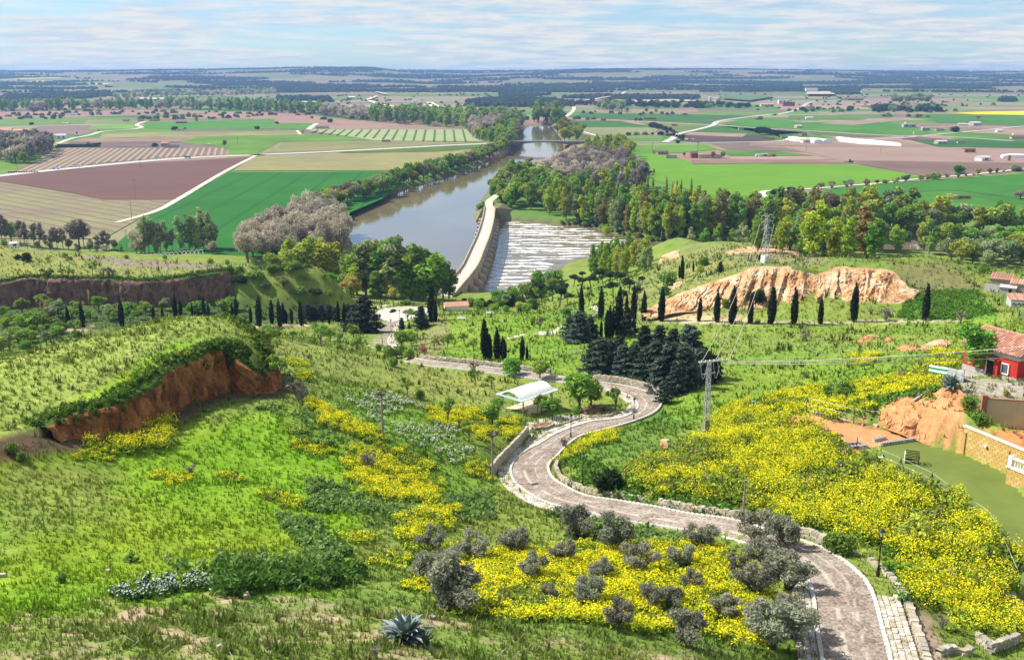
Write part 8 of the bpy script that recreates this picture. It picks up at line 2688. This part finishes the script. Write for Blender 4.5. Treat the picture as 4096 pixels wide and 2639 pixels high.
# bank between road and turf
mustard([[(2490,1870),(2640,1850),(2760,1780),(2850,1700),(2960,1620),(3040,1660),(3100,1720),(3180,1690),(3250,1720),(3340,1770),(3420,1830),(3480,1900),(3600,1920),(3760,1980),(3880,2060),(3990,2160),(4040,2280),(3980,2400),(3880,2430),(3700,2400),(3620,2320),(3560,2230),(3440,2170),(3300,2130),(3180,2120),(3050,2080),(2880,2030),(2700,1990),(2520,1930)]],4.2,1.25,400,yel=12,lump=1.3,size=.15,gap=.465)
mustard([[(3620,2330),(3760,2280),(3930,2300),(4010,2330),(4010,2400),(3900,2430),(3720,2430),(3640,2390)],[(3680,2520),(3800,2510),(3860,2560),(3780,2600),(3700,2590)],[(3900,2430),(4040,2440),(4050,2540),(3950,2560),(3880,2500)]],4.6,1.3,420,yel=14)
mustard([[(2230,1800),(2290,1760),(2360,1730),(2430,1740),(2470,1760),(2400,1790),(2290,1840),(2230,1850)]],4.5,1.0,430)
mustard([[(3010,1650),(3070,1590),(3180,1560),(3300,1560),(3440,1540),(3560,1510),(3700,1480),(3740,1530),(3620,1560),(3520,1600),(3300,1630),(3120,1650)],[(3500,1590),(3620,1560),(3760,1550),(3740,1580),(3600,1600)],[(3160,1650),(3300,1620),(3480,1650),(3420,1690),(3250,1660)],[(3400,1420),(3500,1420),(3480,1460),(3410,1470)],[(3740,1410),(3810,1420),(3800,1470),(3750,1480)],[(3860,1640),(3940,1660),(3960,1720),(3900,1740)]],2.6,1.0,440,size=.17)

# white flowers
P=np.vstack([ground_points(p,2.4,460+k)for k,p in enumerate([[(1400,1590),(1560,1570),(1680,1620),(1660,1650),(1540,1660),(1530,1730),(1460,1680),(1400,1630)],[(1560,1700),(1800,1700),(1900,1840),(1820,1860),(1620,1770)]])])
clump(P,np.full(len(P),.6),[(6,SG,.2,0,.8,1.6,.5),(7,(.70,.71,.64),.11,.7,1.1,1.1,1.5)],461,'white_flowers',.4)
P=ground_points([(470,2370),(560,2330),(680,2330),(800,2300),(880,2310),(840,2370),(700,2380),(500,2390)],5,465)
clump(P,np.full(len(P),.7),[(8,(.045,.11,.02),.2,0,.8,2.0,.4),(7,(.62,.66,.60),.10,.4,1.1,1.3,1.0)],466,'white_leaved_plants',.35)
# dark leafy weeds
P=np.vstack([ground_points(p,d_,470+k)for k,(p,d_)in enumerate((([(1240,1930),(1400,1930),(1460,2010),(1700,2060),(1560,2100),(1380,2050),(1260,2020)],2.2),([(1150,2050),(1300,2100),(1450,2250),(1400,2330),(1250,2280),(1180,2150)],2.2),([(1720,2000),(1950,1960),(2000,2060),(1850,2090)],1.2),([(1050,1620),(1250,1640),(1380,1780),(1240,1780)],1.0),([(2150,2020),(2250,2050),(2600,2130),(2750,2180),(2500,2200),(2250,2130)],2.0),([(560,2250),(1100,2240),(1380,2290),(1300,2350),(900,2360),(760,2300)],1.4)))])
clump(P,.45+.55*fbm(P[:,0]/3,P[:,1]/3,471),[(16,(.17,.275,.07),.20,.1,1.0,2.0,.8),(6,(.07,.15,.03),.25,0,.5,1.6,.5)],472,'leafy_weeds',.5)
P=np.vstack([ground_points(p,3.0,480+k)for k,p in enumerate(([(870,2300),(1000,2300),(1150,2320),(1300,2300),(1420,2310),(1440,2340),(1250,2370),(1000,2380),(870,2380)],))])
clump(P,.9+.9*fbm(P[:,0]/2,P[:,1]/2,481),[(20,(.09,.18,.03),.20,.05,1.0,3.2,.2)],482,'tall_weeds',.4)
# green under and beside the bank
P=np.vstack([ground_points(p,2.2,490+k)for k,p in enumerate(([(2220,1850),(2330,1830),(2520,1900),(2600,1960),(2480,2000),(2300,1930)],[(2480,1930),(2700,1980),(3000,2070),(3200,2130),(3180,2150),(2900,2080),(2500,1980)],[(3560,2240),(3640,2340),(3700,2420),(3640,2430),(3540,2290)],[(3600,1180),(3720,1170),(3900,1170),(3960,1250),(3900,1275),(3600,1270)],[(3420,1640),(3440,1590),(3600,1590),(3760,1540),(3800,1560),(3600,1620)]))])
clump(P,.5+.7*fbm(P[:,0]/2.5,P[:,1]/2.5,491),[(12,(.11,.23,.03),.24,.0,1.0,1.9,.5)],492,'leafy_weeds',.5)
# overhanging turf on the cliff rims
def rim(Tw,i0,i1,n_,seed,hgt,name='rim_grass'):
 r=np.random.default_rng(seed)
 Q=resample(Tw[i0:i1+1],n_)
 t=np.gradient(Q,axis=0)
 nn=np.c_[t[:,1],-t[:,0]]/(np.linalg.norm(t[:,:2],axis=1)[:,None]+1e-9)
 o=r.uniform(-1.8,1.3,n_)
 keep=fbm(np.arange(n_)*.011,np.zeros(n_),seed)*1.1+r.random(n_)*.3>np.where(o>0,.62,.35)
 Q[:,:2]+=nn*o[:,None]
 Q[:,2]=np.where(o>.35,Q[:,2]-(o-.3)*r.uniform(.3,2.2,n_),Q[:,2]-.05)
 Q=Q[keep]
 return clump(Q,hgt*(.5+fbm(Q[:,0],Q[:,1],seed+1)),[(11,(.10,.18,.025),.22,0,1.0,2.2,.4),(5,(.05,.10,.018),.26,-.3,.5,2.0,.2)],seed,name,.4)

rim(T1W,2,19,900,500,.55)
rim(T2W,0,11,900,501,.9)
Pp=ground_points([(560,1520),(640,1440),(700,1430),(620,1540),(420,1680),(330,1640),(450,1560)],2.0,503)
clump(Pp,.4+.6*fbm(Pp[:,0],Pp[:,1],504),[(10,(.085,.18,.02),.22,0,1,2,.5)],505,'rim_grass',.4)

# ---- grass tufts over all the near ground, evenly spread as seen
def grass(n_,seed,y0_,y1_,blades,hscale,name,dark=0.0,only=None):
 r=np.random.default_rng(seed)
 y=y0_*(y1_/y0_)**r.random(n_)
 x=(r.random(n_)*1.24-.62)*(y*1.0+8)
 z=H(x,y)
 u,v,f=project(np.c_[x,y,z])
 rd_,_=seg_dist(x,y,RC[::3,:2],False)
 ok=(rd_>2.5)&(sdist(x,y,COURT)<-.2)&(sdist(x,y,TURF)<-.3)&(z>2.6)&(np.hypot(x-ROUND[0],y-ROUND[1])>10.5)
 dd=sdist(x,y,T1W[:,:2])
 ok&=~((dd<.2)&(dd>-2.0))&~((sdist(x,y,T2W[:,:2])<0)&(sdist(x,y,T2W[:,:2])>-3))
 if only is not None:
  ok&=only(x,y,u,v)
 x,y,z=x[ok],y[ok],z[ok]
 n_=len(x)
 c=ground_colour(x,y,z)
 soil=c[:,0]>c[:,1]*1.02
 if dark:
  c=c*(1-dark)
 h=(hscale*(.12+.0024*y))*(.5+1.0*fbm(x/4,y/4,511))*r.uniform(.6,1.4,n_)
 c[soil]=c[soil]*.5+np.array([.14,.17,.045])*.5
 keep=~soil|(r.random(n_)<.45)
 x,y,z,c,h=x[keep],y[keep],z[keep],c[keep],h[keep]
 n_=len(x)
 B=np.repeat(np.c_[x,y,z-.03],blades,0)
 hb_=np.repeat(h,blades)*r.uniform(.6,1.2,n_*blades)
 a=r.random(n_*blades)*6.283
 sp_=hb_*r.uniform(.2,.9,n_*blades)
 w=hb_*.30
 off=np.c_[np.cos(a),np.sin(a),0*a]
 sd_=np.c_[-np.sin(a),np.cos(a),0*a]
 B=B+off*(hb_*.25)[:,None]
 tip=B+off*sp_[:,None]*.7+np.c_[0*a,0*a,hb_]
 V=np.stack([B-sd_*w[:,None]*.6,B+sd_*w[:,None]*.6,tip],1).reshape(-1,3)
 cb=np.repeat(c,blades,0)*r.uniform(.75,1.4,n_*blades)[:,None]*np.array([1.05,1.05,1.0])
 C=np.repeat(cb,3,0)
 return tag(obj(name,mk_mesh(name,V,[np.arange(len(V)).reshape(-1,3)],m_cover,cols=np.clip(C,0,1))),kind='stuff')

grass(62000,520,30,145,5,1.0,'grass')
grass(32000,521,130,350,4,.85,'grass')
grass(2600,522,36,60,9,1.7,'grass_tussock',.2,lambda x,y,u,v:(v>2380)&(fbm(x/1.4,y/1.4,523)>.56))
grass(5200,524,85,150,7,1.3,'grass_tussock',.6,lambda x,y,u,v:(sdist(x,y,T1W[:,:2])>.5)&(fbm(x/1.6,y/1.6,525)>.5))
grass(5000,526,130,360,5,1.6,'grass_tussock',.55,lambda x,y,u,v:(fbm(x/5,y/5,527)>.55))

# loose pale stones and rubbish on the near slope
for k,(cr_,x,y,s_,lb)in enumerate((('s5',22,800,.32,'pale stone at the left border of the lush slope'),('s5',940,757,.26,'pale flat stone lying in the lush slope'),('s5',1445,630,.22,'small white stone above the white leaved plants'),('s5',1905,1415,.2,'small white scrap on the dry ground at the bottom'),('s5',2145,985,.42,'dark mossy stone post on the edge of the dry ground'),
                                          ('s8',1300,575,.62,'whitewashed block at the turf corner near the right border'),('s8',520,350,.5,'boulder on the rubble beside the near road'),('s8',605,385,.28,'small white stone by the near lamp'),('s6',1585,1165,.3,'pale stone right behind the agave'))):
 p=hit(K(cr_,(x,y)))[0]
 o=obj('loose_stone',stones[k%9],None,tuple(p+[0,0,s_*.3]),random.uniform(0,3),(s_*1.4,s_,s_))
 tag(o,lb,'stone')

# dead sticks on the dry ground
r=np.random.default_rng(77)
sk=MB()
for q in np.vstack([ground_points(p,.55,540+k)for k,p in enumerate(([(250,2560),(700,2540),(900,2600),(600,2660),(200,2639)],[(750,2400),(1300,2420),(1250,2470),(800,2450)],[(2000,2590),(2600,2600),(2900,2660),(2000,2660)],[(900,2560),(1500,2570),(1450,2650),(900,2650)]))]):
 a=r.uniform(0,6.28)
 L_=r.uniform(.2,.8)
 sk.beam(q+[0,0,.04],q+[cos(a)*L_,sin(a)*L_,r.uniform(.03,.25)],.025)
tag(sk.obj('dead_sticks',plain('dead_wood',(.34,.30,.25),scale=3)),kind='stuff')

# smoke of two garden fires
def smoke(cr_,pts,dens,seed):
 P=np.array([at_z(*K(cr_,p)[0],3.4)for p in pts[:1]])
 base=P[0]
 f=project(base)[2][0]*_cr[cr_][2]/FPX
 mb=MB()
 for k,(x,y)in enumerate(pts):
  c=base+[(x-pts[0][0])*f,0,(pts[0][1]-y)*f*1.02+2]
  R_=(6+4.5*k)*f
  V,Q=[],[]
  for i_ in range(5):
   th_=pi*i_/4
   for j_ in range(8):
    V.append(c+R_*np.array([sin(th_)*cos(j_*pi/4)*1.4,sin(th_)*sin(j_*pi/4),cos(th_)*.8]))
  for i_ in range(4):
   for j_ in range(8):
    Q.append([i_*8+j_,i_*8+(j_+1)%8,(i_+1)*8+(j_+1)%8,(i_+1)*8+j_])
  mb.add(V,Q)
 m,t,o=new_mat('smoke_air')
 v_=N(t,'ShaderNodeVolumeScatter',{'Color':(.9,.95,1,1),'Density':dens})
 t.links.new(v_.outputs[0],o.inputs['Volume'])
 tag(mb.obj('smoke',m),kind='stuff')

smoke('r4',((255,772),(240,762),(222,750),(200,738),(175,726),(145,716),(115,712),(80,716)),.010,1)
smoke('r3',((1545,738),(1525,728),(1500,716),(1470,704),(1430,694),(1380,680),(1330,668)),.008,2)
